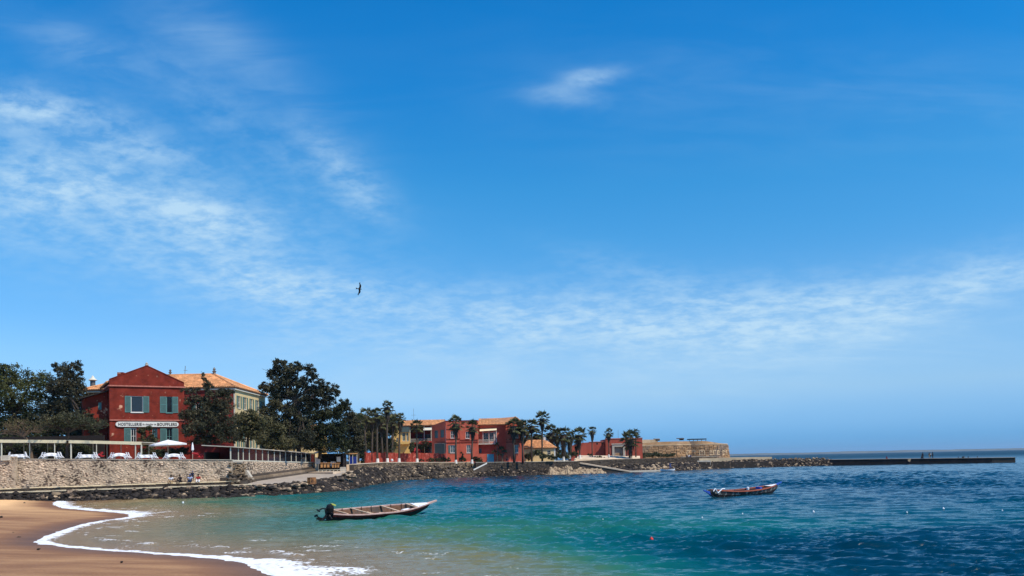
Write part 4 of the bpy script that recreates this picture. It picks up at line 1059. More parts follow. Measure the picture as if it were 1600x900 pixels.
# ---- pier
def pier():
    a = Vector((P(1298, 720, 289).x, 289, 0)); b = Vector((P(1587, 720, 272).x, 272, 0))
    e = (b - a).normalized(); n = Vector((-e.y, e.x, 0)); L_ = (b - a).length
    t = empty('pier', tuple(a), math.atan2(e.y, e.x)); tag(t, 'long low dark pier running out to sea with a pale deck', 'pier')
    k = 0; x = 0.0
    while x < L_:
        w = min(6.0, L_ - x); z0 = 2.02 - .40 * x / L_; z1 = 2.02 - .40 * (x + w) / L_
        mb = MB(); g = random.uniform(0, .05)
        mb.hexa([(x, g, -2), (x + w - .05, g, -2), (x + w - .05, 4.5, -2), (x, 4.5, -2), (x, g, z0 - .14), (x + w - .05, g, z1 - .14), (x + w - .05, 4.5, z1 - .14), (x, 4.5, z0 - .14)])
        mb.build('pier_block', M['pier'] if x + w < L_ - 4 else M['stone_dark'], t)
        mb = MB()
        mb.hexa([(x, -.12, z0 - .137), (x + w - .03, -.12, z1 - .137), (x + w - .03, 4.6, z1 - .137), (x, 4.6, z0 - .137), (x, -.12, z0), (x + w - .03, -.12, z1), (x + w - .03, 4.6, z1), (x, 4.6, z0)])
        mb.build('deck_slab', M['pier_top'], t)
        x += w
    for x in (28.2, 40.2, 44): mb = MB(); mb.lathe((x, .6, 2.02 - .4 * x / L_), [(0.0, 0), (.16, 0), (.12, .12), (.13, .3), (.2, .36), (.2, .44), (0, .46)], 8); mb.build('bollard', M['metal'], t)
    return t
pier()

# far coast across the water
def coast():
    V, F = [], []; n = 260
    for i in range(n):
        x = -1500 + i * (11500 / n)
        fall = min(1, max(0.0, (x - 800) / 1800))
        h = 5 * fall + .7 * (12 * abs(noise.noise(Vector((x * .0012, 3, 0)))) + 14 * max(0, noise.noise(Vector((x * .006, 9, 0)))) + 6 * max(0, noise.noise(Vector((x * .02, 2, 0))))) * fall + 9 * fall
        V += [(x, 9300, -5), (x, 9300 + 60, h), (x, 10200, h * 1.25), (x, 11500, -5)]
    for i in range(n - 1):
        for j in range(3): F.append((i * 4 + j, i * 4 + 4 + j, i * 4 + 5 + j, i * 4 + 1 + j))
    mb = MB(); mb.add(V, F); tag(mb.build('far_coast', mat('hazy_far_land', (0.10, 0.11, 0.10), 1, .3, .004, 0, coords='Object')), kind='structure')
coast()

# ================================================================== BUILDINGS
def place(o, F, T):
    o.location = F.O - T.location; o.rotation_euler = (0, 0, F.a); return o

def shell(T, F, u0, u1, v0, v1, z0, z1, ops=(), m=None, name='wall', lid=True, right=True, label=None):
    """four walls; the front (v0) carries openings"""
    mb = MB()
    facade(mb, u0, u1, z0, z1, list(ops), v0)
    mb.quad((u0, v0, z0), (u0, v0, z1), (u0, v1, z1), (u0, v1, z0))
    mb.quad((u0, v1, z0), (u0, v1, z1), (u1, v1, z1), (u1, v1, z0))
    if right: mb.quad((u1, v0, z0), (u1, v1, z0), (u1, v1, z1), (u1, v0, z1))
    if lid: mb.quad((u0, v0, z1 - .01), (u1, v0, z1 - .01), (u1, v1, z1 - .01), (u0, v1, z1 - .01))
    o = place(mb.build(name, m), F, T); o.parent = T
    if label: o['label'] = label
    return o

def part(T, F, name, m, fn, label=None, smooth=False, parent=None):
    mb = MB(); fn(mb); o = mb.build(name, m, smooth=smooth)
    place(o, F, T); o.parent = T
    if label: o['label'] = label
    return o

def win(T, F, o, **k):
    w = window(None, o, **k); place(w, F, T); w.parent = T; return w

def band(mb, u0, u1, v, z, h=.14, p=.10): mb.bx(u0, u1, v - p, v + .03, z - h / 2, z + h / 2)

def antenna(mb, p, h, yagi=True):
    p = Vector(p); mb.tube([p, p + Vector((0, 0, h))], .035, 5)
    if yagi:
        mb.tube([p + Vector((-h * .22, 0, h * .45)), p + Vector((h * .22, .1, h * .45))], .025, 4)
        for k in range(5): mb.tube([p + Vector((-h * .2 + k * h * .1, -.3, h * .45)), p + Vector((-h * .2 + k * h * .1, .3, h * .45))], .015, 4)

# ---------------------------------------------------------------- the hotel
def hotel():
    T = empty('hotel', (-61, 131, 4.5)); tag(T, 'big dark red gabled hotel with teal shutters, white name board and clay tile roofs', 'hotel')
    z0 = 4.5
    p = P(171, 650, 131); F = Frame((p.x, 131, 0), R(30))
    U = F.uz(288, 650)[0]
    zc = F.uz(171, 602.5)[1]
    def op(a, b, c, d): return F.rect(a, b, c, d)
    w1 = op(204.6, 223.6, 618.9, 644.3); w2 = op(260.1, 269.3, 619.8, 645.0)
    w3 = op(204.6, 213.2, 668.8, 694.0); w4 = op(238, 246, 669.3, 693); w5 = op(260.1, 269.3, 669.5, 694.5)
    ops = [w1, w2, w3, w4, w5]
    zL, zR = F.uz(171, 593.0)[1], F.uz(288, 598.6)[1]
    ua, za = F.uz(229.5, 571.8)
    shell(T, F, 0, U, 0, 13, z0, zc, ops, M['hotel_red'], lid=False)
    def gable(mb):
        q = [(0, zc + .002), (U, zc + .002), (U, zR), (ua, za), (0, zL)]
        n = len(q); mb.add([(a, 0.0, z) for a, z in q] + [(a, .4, z) for a, z in q], [tuple(range(n)), tuple(range(n, 2 * n))[::-1]] + [(i, (i + 1) % n, (i + 1) % n + n, i + n) for i in range(n)])
    part(T, F, 'gable', M['hotel_red'], gable)
    def cop(mb):
        for (a, b) in (((0, zL), (ua, za)), ((ua, za), (U, zR))):
            mb.hexa([(a[0], -.07, a[1] + .003), (b[0], -.07, b[1] + .003), (b[0], .47, b[1] + .003), (a[0], .47, a[1] + .003), (a[0], -.07, a[1] + .13), (b[0], -.07, b[1] + .13), (b[0], .47, b[1] + .13), (a[0], .47, a[1] + .13)])
    part(T, F, 'gable_coping', M['hotel_red'], cop)
    part(T, F, 'cornice', M['trim_red'], lambda mb: (band(mb, -.12, U + .12, 0, zc, .20, .20), mb.bx(-.2, -.003, -.2, 13, zc - .1, zc + .1)))
    zs = F.uz(171, 656.3)[1]
    part(T, F, 'string_course', M['trim_red'], lambda mb: band(mb, 0, U, 0, zs, .18, .14))
    part(T, F, 'finial', M['concrete'], lambda mb: mb.lathe((ua, .2, za + .1), [(.28, 0), (.28, .15), (.15, .2), (.2, .35), (0, .5)], 8))
    for w, sh in ((w1, (.86, .86)), (w2, (.95, .85)), (w3, (.95, 0)), (w4, (0, 0)), (w5, (.9, .88))):
        win(T, F, w, shutters=sh, frame=M['white'] if w in (w1, w3) else M['teal'], mullions=0 if w in (w1, w2) else 1, bars=1 if w not in (w1, w2) else 0)
    # rails of the open window
    # name board
    a, b, c, d = F.rect(180.4, 279.0, 658.7, 667.4)
    zm, hh = (c + d) / 2, (d - c) / 2 * .92
    def board(mb):
        pts = []
        for k in range(9):
            w = math.pi / 2 + math.pi * k / 8; pts.append((a + hh * 1.3 + math.cos(w) * hh * 1.3 * (1 if k in (0, 8) else 1.0), zm + math.sin(w) * hh))
        for k in range(9):
            w = -math.pi / 2 + math.pi * k / 8; pts.append((b - hh * 1.3 + math.cos(w) * hh * 1.3, zm + math.sin(w) * hh))
        n = len(pts); mb.add([(x, -.20, z) for x, z in pts] + [(x, -.12, z) for x, z in pts], [tuple(range(n)), tuple(range(n, 2 * n))[::-1]] + [(i, (i + 1) % n, (i + 1) % n + n, i + n) for i in range(n)])
    nb = part(T, F, 'name_board', M['white'], board)
    def text(body, size, u, z, parent, bold=.02, squeeze=1.0, width=None):
        cu = bpy.data.curves.new('lettering', 'FONT'); cu.body = body; cu.size = size; cu.extrude = .012; cu.offset = bold
        cu.align_x = 'LEFT'; cu.space_character = 1.16
        to = bpy.data.objects.new('lettering', cu); COL.objects.link(to)
        bpy.context.view_layer.update()
        wd = to.dimensions.x
        me = bpy.data.meshes.new_from_object(to); bpy.data.objects.remove(to)
        o = bpy.data.objects.new('lettering', me); COL.objects.link(o); me.materials.append(M['letter'])
        o.parent = parent; o.rotation_euler = (R(90), 0, 0); o.location = (u, -.215, z)
        if width: o.scale = (width / wd, 1, 1)
        return o
    W = b - a
    cap = hh * 1.12
    text('HOSTELLERIE', cap / .70, a + W * .038, zm - cap / 2, nb, .018, width=W * .365)
    text('du chevalier de', cap * .62 / .70, a + W * .418, zm - cap * .30, nb, .006, width=W * .215)
    text('BOUFFLERS', cap / .70, a + W * .650, zm - cap / 2, nb, .018, width=W * .315)
    # wing roof behind the gable
    slope_F(T, F, (-.35, .4, zL - .35), (-.35, 13, zL - .35), (ua, 13, za - .15), (ua, .4, za - .15))
    slope_F(T, F, (U + .3, 13, zR - .5), (U + .3, .4, zR - .5), (ua, .4, za - .15), (ua, 13, za - .15))
    # ----- main block
    Fm = Frame((-71.6, 145, 0), 0); Wm = 24.9; Dm = 18.5
    ze = ZZ(604.8, 364, 145)
    wl = [Fm.rect(x0, x1, 630, 652) for x0, x1 in ((306, 314), (330, 338))]
    shell(T, Fm, 0, Wm, 0, Dm, z0, ze - .25, wl, M['brick_red'], lid=False, right=False)
    for w in wl: win(T, Fm, w, shutters=(.6, .6), frame=M['offwhite'])
    zr = ZZ(585.3, 334, 154)
    r0, r1 = 5.4, Wm - 6.4; ov = .45; h = ze
    Afl, Afr, Abr, Abl = (-ov, -ov, h), (Wm + ov, -ov, h), (Wm + ov, Dm + ov, h), (-ov, Dm + ov, h)
    R0, R1 = (r0, Dm / 2, zr), (r1, Dm / 2, zr)
    slope_F(T, Fm, Afl, Afr, R1, R0); slope_F(T, Fm, Abr, Abl, R0, R1)
    slope_F(T, Fm, Afr, Abr, R1, R1); slope_F(T, Fm, Abl, Afl, R0, R0)
    part(T, Fm, 'eaves_board', M['offwhite'], lambda mb: (mb.bx(-.3, Wm + .3, -.3, -.02, h - .42, h - .2), mb.bx(Wm + .02, Wm + .3, -.02, Dm + .3, h - .42, h - .2)))
    def ridge(mb):
        for a_, b_ in ((R0, R1), (R1, Afr), (R1, Abr), (R0, Afl)):
            a_, b_ = Vector(a_), Vector(b_); mb.tube([a_ + Vector((0, 0, .12)), b_ + Vector((0, 0, .12))], .16, 6)
    part(T, Fm, 'ridge_tiles', M['tile'], ridge)
    part(T, Fm, 'roof_finial', M['metal'], lambda mb: mb.lathe((R1[0], R1[1], zr + .1), [(.3, 0), (.25, .3), (.4, .5), (.12, .7), (.3, .85), (0, 1.3)], 8))
    fp = Fm.uz(266, 580, Dm / 2)
    part(T, Fm, 'roof_finial', M['metal'], lambda mb: mb.lathe((fp[0], Dm / 2, zr + .1), [(.15, 0), (.15, .3), (.35, .45), (.1, .6), (.25, .8), (0, 1.1)], 8))
    part(T, Fm, 'antenna_mast', M['metal'], lambda mb: (mb.tube([(fp[0] + 2.6, Dm / 2, zr), (fp[0] + 2.7, Dm / 2, zr + 1.7)], .05, 5), mb.tube([(fp[0] + 2.4, Dm / 2, zr + .9), (fp[0] + 3.1, Dm / 2, zr + .9)], .03, 4)))
    cv = Fm.uz(145, 600, 3.5)
    def vent(mb):
        mb.use(M['metal']); mb.lathe((cv[0], 3.5, ze + .3), [(.42, 0), (.42, 1.6)], 10)
        mb.use(M['offwhite']); mb.lathe((cv[0], 3.5, ze + 1.9), [(.5, 0), (.75, .1), (.35, .45), (.1, .85), (0, .95)], 10)
    part(T, Fm, 'chimney', None, vent)
    c2 = Fm.uz(189, 585, 9)
    part(T, Fm, 'chimney', M['hotel_red'], lambda mb: mb.bx(c2[0] - .5, c2[0] + .5, 8.6, 9.4, zr - 3, c2[1] + .35), label='small square red chimney behind the gable rake')
    # dark lean-to roof on the left flank of the wing
    part(T, F, 'lean_to_roof', M['dark'], lambda mb: mb.hexa([(-3.9, 1.2, zc - 2.0), (-.05, 1.2, zc - .7), (-.05, 6, zc - .7), (-3.9, 6, zc - 2.0), (-3.9, 1.2, zc - 1.85), (-.05, 1.2, zc - .55), (-.05, 6, zc - .55), (-3.9, 6, zc - 1.85)]))
    part(T, F, 'side_annex', M['hotel_red'], lambda mb: mb.hexa([(-3.3, 2.6, z0), (-.03, 2.6, z0), (-.03, 8, z0), (-3.3, 8, z0), (-3.3, 2.6, zc - 1.85), (-.03, 2.6, zc - .75), (-.03, 8, zc - .75), (-3.3, 8, zc - 1.85)]))
    w = F.rect(153.5, 158.5, 629, 640, 2.6); part(T, F, 'annex_window', M['teal'], lambda mb: mb.bx(w[0], w[1], 2.53, 2.595, w[2], w[3]))
    # right flank, cream, faces the sea
    Fr = Frame((-46.68, 145.0, 0), R(90)); ops = []
    for (a_, b_, c_, d_) in ((371, 375.8, 621, 633), (380.5, 385.5, 624, 636), (391, 395, 627, 638), (400, 404.5, 630, 640), (408, 411.5, 633, 642)):
        r_ = Fr.rect(a_, b_, c_, d_, 0); ops.append((r_[0], r_[1], ze - 3.4, ze - 1.3))
    low = [(o[0], o[1], z0 + 2.6, z0 + 5.0) for o in ops]
    mb = MB(); facade(mb, .02, Dm, z0, ze - .25, ops + low, 0); o = mb.build('side_wall', M['cream']); place(o, Fr, T); o.parent = T; o['label'] = 'cream wall facing the bay'
    for o_ in ops + low: win(T, Fr, o_, shutters=(.5, .5), frame=M['offwhite'], bars=1)
    part(T, Fr, 'corner_quoin', M['concrete'], lambda mb: mb.bx(-.08, .45, -.08, .0, z0, ze - .45))
    return T, F, U

def slope_F(T, F, A, B, C_, D_):
    r = slope(None, A, B, C_, D_); place(r, F, T); r.parent = T; return r
HOTEL, FH, UH = hotel()

# low red terrace wall right of the hotel front and its ledge
p0, p1 = P(296, 700, 126), P(364, 700, 127)
mb = MB(); mb.bx(0, p1.x - p0.x, 0, .3, 0, P(330, 694, 126).z - 4.5); o = mb.build('terrace_wall', M['dark_red']); o.location = (p0.x, 126.3, 4.5)
tag(o, 'deep red garden wall between the hotel front and the glazed shelter', 'wall')

# ---------------------------------------------------------------- terrace pergolas
def pergola(px0, px1, py0, py1, posts, label, Y=119.5):
    a, b = P(px0, py0, Y), P(px1, py1, Y)
    T = empty('terrace_pergola', (a.x, Y, 4.55)); tag(T, label, 'pergola', 'pale canopies over the hotel terrace')
    w = b.x - a.x; z = a.z - 4.55; dz = b.z - a.z
    def q(mb, y0, y1, lo, hi):
        mb.hexa([(0, y0, z + lo), (w, y0, z + dz + lo), (w, y1, z + dz + lo), (0, y1, z + lo), (0, y0, z + hi), (w, y0, z + dz + hi), (w, y1, z + dz + hi), (0, y1, z + hi)])
    mb = MB(); q(mb, -.05, .02, -.40, .02); mb.build('fascia', M['canopy_yellow'], T)
    mb = MB(); q(mb, .023, 5.0, -.06, .0); mb.build('canopy', M['offwhite'], T)
    mb = MB(); q(mb, 4.9, 4.96, -.36, -.07); mb.build('rear_beam', M['offwhite'], T)
    for (px, wd) in posts:
        x = P(px, 700, Y).x - a.x; zt = z + dz * x / w - .38
        mb = MB(); mb.bx(x - wd, x + wd, .03, .03 + 2 * wd, 0, zt); mb.build('post', M['offwhite'], T)
    for k in range(5):
        x = w * (k + .5) / 5; mb = MB(); mb.bx(x - .04, x + .04, 4.8, 4.88, 0, z - .40); mb.build('rear_post', M['offwhite'], T)
    return T
pergola(-90, 103, 686.5, 687.8, [(-60, .05), (2, .06), (46, .035), (85, .05)], 'long pale yellow flat canopy behind the bare tree, nearest the left end')
pergola(107.5, 221, 687.8, 690.5, [(110.5, .07), (150.5, .04), (211.5, .05), (220.5, .07)], 'pale yellow flat canopy on thin posts ending before the parasol')
# kitchen wall / dark screen behind the pergolas
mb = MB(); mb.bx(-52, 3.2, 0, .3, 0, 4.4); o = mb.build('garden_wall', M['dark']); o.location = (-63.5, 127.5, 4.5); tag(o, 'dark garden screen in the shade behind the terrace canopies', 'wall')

# ---------------------------------------------------------------- tables with cloth and tilted chairs
def plastic_chair():
    T = empty('plastic_chair'); m = M['plastic']
    mb = MB(); mb.hexa([(-.24, -.22, .40), (.24, -.22, .40), (.22, .22, .38), (-.22, .22, .38), (-.24, -.22, .44), (.24, -.22, .44), (.22, .22, .42), (-.22, .22, .42)]); mb.build('seat', m, T)
    mb = MB()
    for k in range(5): mb.hexa([(-.21 + k * .09, .20, .44), (-.15 + k * .09, .20, .44), (-.15 + k * .09, .23, .44), (-.21 + k * .09, .23, .44), (-.21 + k * .09, .30, .86), (-.15 + k * .09, .30, .86), (-.15 + k * .09, .33, .86), (-.21 + k * .09, .33, .86)])
    mb.bx(-.24, .24, .29, .34, .84, .92); mb.build('backrest', m, T)
    for sx in (-1, 1):
        for sy, t in ((-1, .0), (1, .06)): mb = MB(); mb.tube([(sx * .20, sy * .19, .40), (sx * .25, sy * .25, 0)], [.035, .025], 6); mb.build('leg', m, T)
        mb = MB(); mb.tube([(sx * .26, -.24, .42), (sx * .27, -.2, .64), (sx * .26, .1, .66), (sx * .23, .30, .70)], .024, 5); mb.build('armrest', m, T)
    return T
def dining_table():
    T = empty('dining_table')
    mb = MB(); mb.bx(-.75, .75, -.42, .42, .70, .74); mb.build('tabletop', M['offwhite'], T)
    for sx in (-1, 1):
        for sy in (-1, 1): mb = MB(); mb.tube([(sx * .66, sy * .34, .70), (sx * .68, sy * .36, 0)], .03, 6); mb.build('leg', M['offwhite'], T)
    return T
def cloth(w, d, h, drop, seed, bulge=0.0):
    r = random.Random(seed); nx, ny = 26, 16; V = []; F = []
    for i in range(nx):
        for j in range(ny):
            x = (i / (nx - 1) - .5) * (w + 2 * drop); y = (j / (ny - 1) - .5) * (d + 2 * drop)
            ex = max(0, abs(x) - w / 2); ey = max(0, abs(y) - d / 2)
            z = h - min(drop, math.hypot(ex, ey)) + bulge * max(0, 1 - (x / (w * .6)) ** 2) * (ey == 0 or 1)
            f = .05 * math.sin(x * 9 + seed) * (ey > 0) + .05 * math.sin(y * 11 + seed) * (ex > 0)
            xx = math.copysign(min(abs(x), w / 2) + ex * .12, x); yy = math.copysign(min(abs(y), d / 2) + ey * .12, y)
            V.append((xx + (f if ex else 0), yy + (f if ey else 0), z + .012))
    for i in range(nx - 1):
        for j in range(ny - 1): k = i * ny + j; F.append((k, k + ny, k + ny + 1, k + 1))
    mb = MB(); mb.add(V, F); return mb
CH = None; TB = None
SH = ['behind the raised wall end', 'between the bare trees', 'right of the leafy tree', 'before the red hotel corner', 'beside the last canopy post', 'under the parasol']
spots = [(29, .0, 'half hidden behind the raised left end of the wall'), (80, .22, 'between the two bare terrace trees'), (136.5, .02, 'under the canopy right of the leafy terrace tree'),
         (187, .25, 'in front of the red hotel corner'), (229, .02, 'beside the end post of the canopy'), (272, .20, 'under the white parasol')]
for i, (px, bulge, where) in enumerate(spots):
    Y = Yw(P(px, 718, 117).x) + 1.45; c = P(px, 718, Y)
    z = 4.62 + .62 * max(0, (-40 - c.x)) / 27 * .9
    z = 4.78 + (5.47 - 4.78) * max(0, min(1, (-38.6 - c.x) / 28.4)) - .12
    if TB is None: TB = dining_table(); t = TB; CH = plastic_chair(); first = True
    else: t = copy_thing(TB); first = False
    sc = 1.0
    t.location = (c.x, Y, z); t.rotation_euler = (0, 0, R(12))
    tag(t, 'dining table under a white cloth, ' + where, 'table', 'cloth covered tables along the seawall')
    o = cloth(1.5, .84, .76, .40, i, bulge).build('tablecloth', M['cloth'], smooth=True); o.location = (c.x, Y, z); o.rotation_euler = (0, 0, R(12))
    tag(o, 'white tablecloth on the table ' + where, 'tablecloth', 'white tablecloths on the terrace')
    for s in (-1, 1):
        for dy in (-.22, .38)[:1 if i in (0,) else 2]:
            ch = CH if (first and s == -1 and dy == -.22) else copy_thing(CH)
            # tipped so that the back leans against the table edge
            ch.location = (c.x + s * 1.14, Y + dy + s * .24, z + .15); ch.rotation_euler = (R(34), 0, R(12) - s * R(90))
            tag(ch, ('white plastic chair tipped at the ' + ('far' if dy > 0 else 'near') + (' left' if s < 0 else ' right') + ' of the table ' + SH[i]), 'chair', 'white plastic chairs tipped against the terrace tables')
TERR = None

# terrace floor strip that carries tables (behind the sloping wall top)
mb = MB(); mb.hexa([(-45, .55, 0), (0, .55, 0), (0, 6, 0), (-45, 6, 0), (-45, .55, 1.0), (0, .55, .88), (0, 6, .85), (-45, 6, .9)])
mb.hexa([(.0, .62, 0), (28.3, 6.65, 0), (28.3, 11, 0), (0, 6, 0), (0, .62, .88), (28.3, 6.65, .20), (28.3, 11, .18), (0, 6, .85)])
o = mb.build('terrace_paving', M['concrete']); o.location = (-67, 113, 4.45); tag(o, kind='structure')

# parasol
def parasol(px, Y, z0, ytop, yrim, half_px, label):
    c = P(px, 700, Y); T = empty('parasol', (c.x, Y, z0)); tag(T, label, 'parasol')
    zt = P(px, ytop, Y).z - z0; zr = P(px, yrim, Y).z - z0; r = half_px / FPX * Y
    mb = MB(); V = [(0, 0, zt)]; n = 8
    for k in range(n):
        w = 2 * math.pi * (k + .5) / n; V.append((r * math.cos(w), r * math.sin(w), zr + .1 * math.cos(w)))
    for k in range(n):
        w = 2 * math.pi * (k + .5) / n; V.append((r * 1.005 * math.cos(w), r * 1.005 * math.sin(w), zr - .22 + .1 * math.cos(w)))
    F = [(0, 1 + k, 1 + (k + 1) % n) for k in range(n)] + [(1 + k, 1 + n + k, 1 + n + (k + 1) % n, 1 + (k + 1) % n) for k in range(n)]
    mb.add(V, F); mb.build('canopy', M['cloth'], T)
    mb = MB(); mb.tube([(0, 0, 0), (0, 0, zt + .12)], .035, 8); mb.build('pole', M['offwhite'], T)
    for k in range(n):
        w = 2 * math.pi * (k + .5) / n; mb = MB(); mb.tube([(0, 0, zt - .08), (r * .97 * math.cos(w), r * .97 * math.sin(w), zr + .04)], .014, 4); mb.build('rib', M['bark_pale'], T)
    mb = MB(); mb.lathe((0, 0, 0), [(.35, 0), (.35, .08), (.06, .12), (.06, .3)], 10); mb.build('foot', M['concrete'], T)
parasol(262.5, 123.0, 4.6, 687.2, 693.8, 27.5, 'large open white parasol over the end table in front of the hotel')
# closed parasols further right
for px, lab in ((301, 'small folded white parasol standing in the dark under the leaning tree'),):
    c = P(px, 712, 123.5); T = empty('folded_parasol', (c.x, 123.5, 4.6)); tag(T, lab, 'parasol')
    z1, z2 = P(px, 703, 123.5).z - 4.6, P(px, 691, 123.5).z - 4.6
    mb = MB(); mb.lathe((0, 0, 0), [(.05, z1 - .2), (.20, z1), (.15, (z1 + z2) / 2), (.05, z2 - .1), (0, z2)], 8); mb.build('canopy', M['cloth'], T)
    mb = MB(); mb.tube([(0, 0, 0), (0, 0, z1)], .03, 6); mb.build('pole', M['offwhite'], T)

# ---------------------------------------------------------------- glazed shelter along the retaining wall
def glazed_shelter():
    Y0, Y1 = P(372, 700, 125).y, 171.5
    F = Frame((-38.9 - .25, 121.0, 0), R(90)); T = empty('glazed_shelter', (-39.15, 121, 4.6)); tag(T, 'long low shelter of pale framed glass panels on the retaining wall', 'shelter')
    xs = [361, 373, 380.5, 390, 400.5, 410.5, 419.5, 429, 438, 446.5, 455.5, 463, 471, 478, 485.5, 492]
    us = [F.uz(x, 710)[0] for x in xs]
    def zt(u): return F.uz(380, 700.5)[1] + (F.uz(488, 709.3)[1] - F.uz(380, 700.5)[1]) * (u - us[2]) / (us[-1] - us[2])
    def zb(u): return 4.72 - .40 * (u - us[2]) / (us[-1] - us[2])
    for u in us:
        def pf(mb): mb.bx(u - .07, u + .07, 0, .12, zb(u) - .1, zt(u))
        part(T, F, 'post', M['offwhite'], pf)
    def rail(mb):
        for a, b in zip(us[:-1], us[1:]):
            mb.hexa([(a + .07, .01, zb(a) - .1), (b - .07, .01, zb(b) - .1), (b - .07, .11, zb(b) - .1), (a + .07, .11, zb(a) - .1), (a + .07, .01, zb(a) + .06), (b - .07, .01, zb(b) + .06), (b - .07, .11, zb(b) + .06), (a + .07, .11, zb(a) + .06)])
    part(T, F, 'sill_rail', M['offwhite'], rail)
    for i, (a, b) in enumerate(zip(us[:-1], us[1:])):
        def pane(mb): mb.hexa([(a + .075, .07, zb(a) + .06), (b - .075, .07, zb(b) + .06), (b - .075, .09, zb(b) + .06), (a + .075, .09, zb(a) + .06), (a + .075, .07, zt(a) - .02), (b - .075, .07, zt(b) - .02), (b - .075, .09, zt(b) - .02), (a + .075, .09, zt(a) - .02)])
        part(T, F, 'glass_panel', M['glass'], pane)
    a, b = us[0], us[-1]
    part(T, F, 'roof', M['concrete'], lambda mb: mb.hexa([(a - .3, -.35, zt(a) + .004), (b + .3, -.35, zt(b) + .004), (b + .3, 4, zt(b) + .3), (a - .3, 4, zt(a) + .3), (a - .3, -.35, zt(a) + .12), (b + .3, -.35, zt(b) + .12), (b + .3, 4, zt(b) + .42), (a - .3, 4, zt(a) + .42)]))
    part(T, F, 'end_wall', M['dark'], lambda mb: (mb.bx(a, b, 3.7, 3.8, 4.4, zt(b)), mb.bx(b, b + .1, .1, 3.8, 4.2, zt(b))))
glazed_shelter()

# ---------------------------------------------------------------- beach shack with zinc roof
def shack():
    Y = 168.0; a, b = P(492, 735, Y), P(536, 735, Y); z0 = 2.55
    T = empty('beach_shack', (a.x, Y, z0)); tag(T, 'dark open beach shack with a wavy zinc roof at the head of the slipway', 'shack')
    w = b.x - a.x
    zt = P(500, 708, Y).z - z0
    for k in range(5): mb = MB(); mb.tube([(w * k / 4, 0, 0), (w * k / 4, 0, zt - .1)], .06, 6); mb.build('post', M['dark'], T)
    mb = MB(); mb.bx(0, w, 3.5, 3.6, 0, zt - .1); mb.bx(w - .05, w, .1, 3.5, 0, zt - .1); mb.build('back_wall', M['dark'], T)
    n = 46
    for (x0, x1, za, zb_, yy) in ((-.2, w * .62, zt + .15, zt + .55, -.5), (w * .62 + .02, w + .9, zt + .32, zt - .05, -.4)):
        mb = MB(); V = []
        for k in range(n + 1):
            f = k / n; x = x0 + (x1 - x0) * f; q = .03 * math.sin(k * math.pi / 2)
            V += [(x, yy, za + (zb_ - za) * 0 + q - .12), (x, 3.9, za + .35 + q), ]
        F = [(2 * k, 2 * k + 2, 2 * k + 3, 2 * k + 1) for k in range(n)]
        mb.add(V, F); mb.build('zinc_roof', M['zinc'], T)
    mb = MB(); mb.bx(w * .78, w * .92, -.08, -.04, zt * .50, zt * .78); mb.build('white_notice', M['white'], T)
    mb = MB()
    for k in range(9): mb.bx(w * .16 + k * .36, w * .16 + k * .36 + .3, .4, .44, .95 + random.uniform(-.2, .2), 1.9 + random.uniform(-.35, .15))
    mb.build('hanging_cloths', M['cloth'], T)
    mb = MB(); mb.bx(w * .02, w * .2, -.05, .0, 1.5, zt - .8); mb.build('white_awning', M['cloth'], T)
shack()
def counter(px0, px1, py0, py1, Y, m, name, label, cat):
    a, b = P(px0, py1, Y), P(px1, py1, Y); T = empty(name, (a.x, Y, 2.55)); tag(T, label, cat)
    h = P(px0, py0, Y).z - 2.55; w = b.x - a.x
    mb = MB(); mb.bx(0, w, 0, .7, h - .08, h); mb.build('top', M[m], T)
    for k in range(4): mb = MB(); x = w * k / 3 * .96 + .05; mb.bx(x - .05, x + .05, .02, .12, 0, h - .084); mb.build('leg', M['dark'], T)
    mb = MB(); mb.bx(0.05, w - .05, .13, .17, h * .45, h - .1); mb.build('front_panel', M[m], T); return T
counter(500, 516, 723, 733, 164, 'orange_wood', 'market_table', 'orange brown timber table under the beach shack, left one', 'table')
counter(518, 531, 723.5, 733, 162, 'orange_wood', 'market_table', 'boxy orange timber counter under the beach shack, right one', 'table')
a = P(536, 733, 160)
mb = MB(); mb.bx(-.5, .5, -.3, .3, 0, .75); mb.bx(-.42, .42, -.22, .22, .75, .8); o = mb.build('crate', M['concrete']); o.location = (a.x, 160, 2.55); tag(o, 'pale block standing at the right end of the beach shack', 'block')
# long low bench in front of it
a = P(497, 735.5, 158); b = P(541, 735.5, 158)
mb = MB(); w = b.x - a.x; mb.bx(0, w, 0, .4, .28, .36)
for k in range(8): mb.bx(w * k / 7.4, w * k / 7.4 + .1, .05, .35, 0, .276)
o = mb.build('low_bench', M['offwhite']); o.location = (a.x, 158, 2.55); tag(o, 'long low pale bench in front of the beach shack', 'bench')
# blue booth
def booth():
    Y = 170; a, b = P(546, 735, Y), P(558, 735, Y); z0 = 2.9; T = empty('blue_booth', (a.x, Y, z0 - .3)); tag(T, 'small booth with deep blue panels and an orange top beam', 'booth')
    w = b.x - a.x; h = P(550, 709.5, Y).z - z0 + .3
    for x in (0, w * .45, w): mb = MB(); mb.bx(x - .05, x + .05, 0, .1, 0, h); mb.build('post', M['offwhite'], T)
    mb = MB(); mb.bx(.06, w * .45 - .06, .02, .06, .5, h - .5); mb.bx(w * .45 + .06, w - .06, .02, .06, .5, h - .5); mb.build('panel', M['blue_panel'], T)
    mb = MB(); mb.bx(-.7, w + .1, -.1, .2, h, h + .2); mb.build('top_beam', M['orange_wood'], T)
    mb = MB(); mb.hexa([(-2.4, -.1, h + .1), (-.7, -.1, h + .02), (-.7, 1, h + .02), (-2.4, 1, h + .1), (-2.4, -.1, h + .2), (-.7, -.1, h + .12), (-.7, 1, h + .12), (-2.4, 1, h + .2)]); mb.build('side_awning', M['offwhite'], T)
booth()

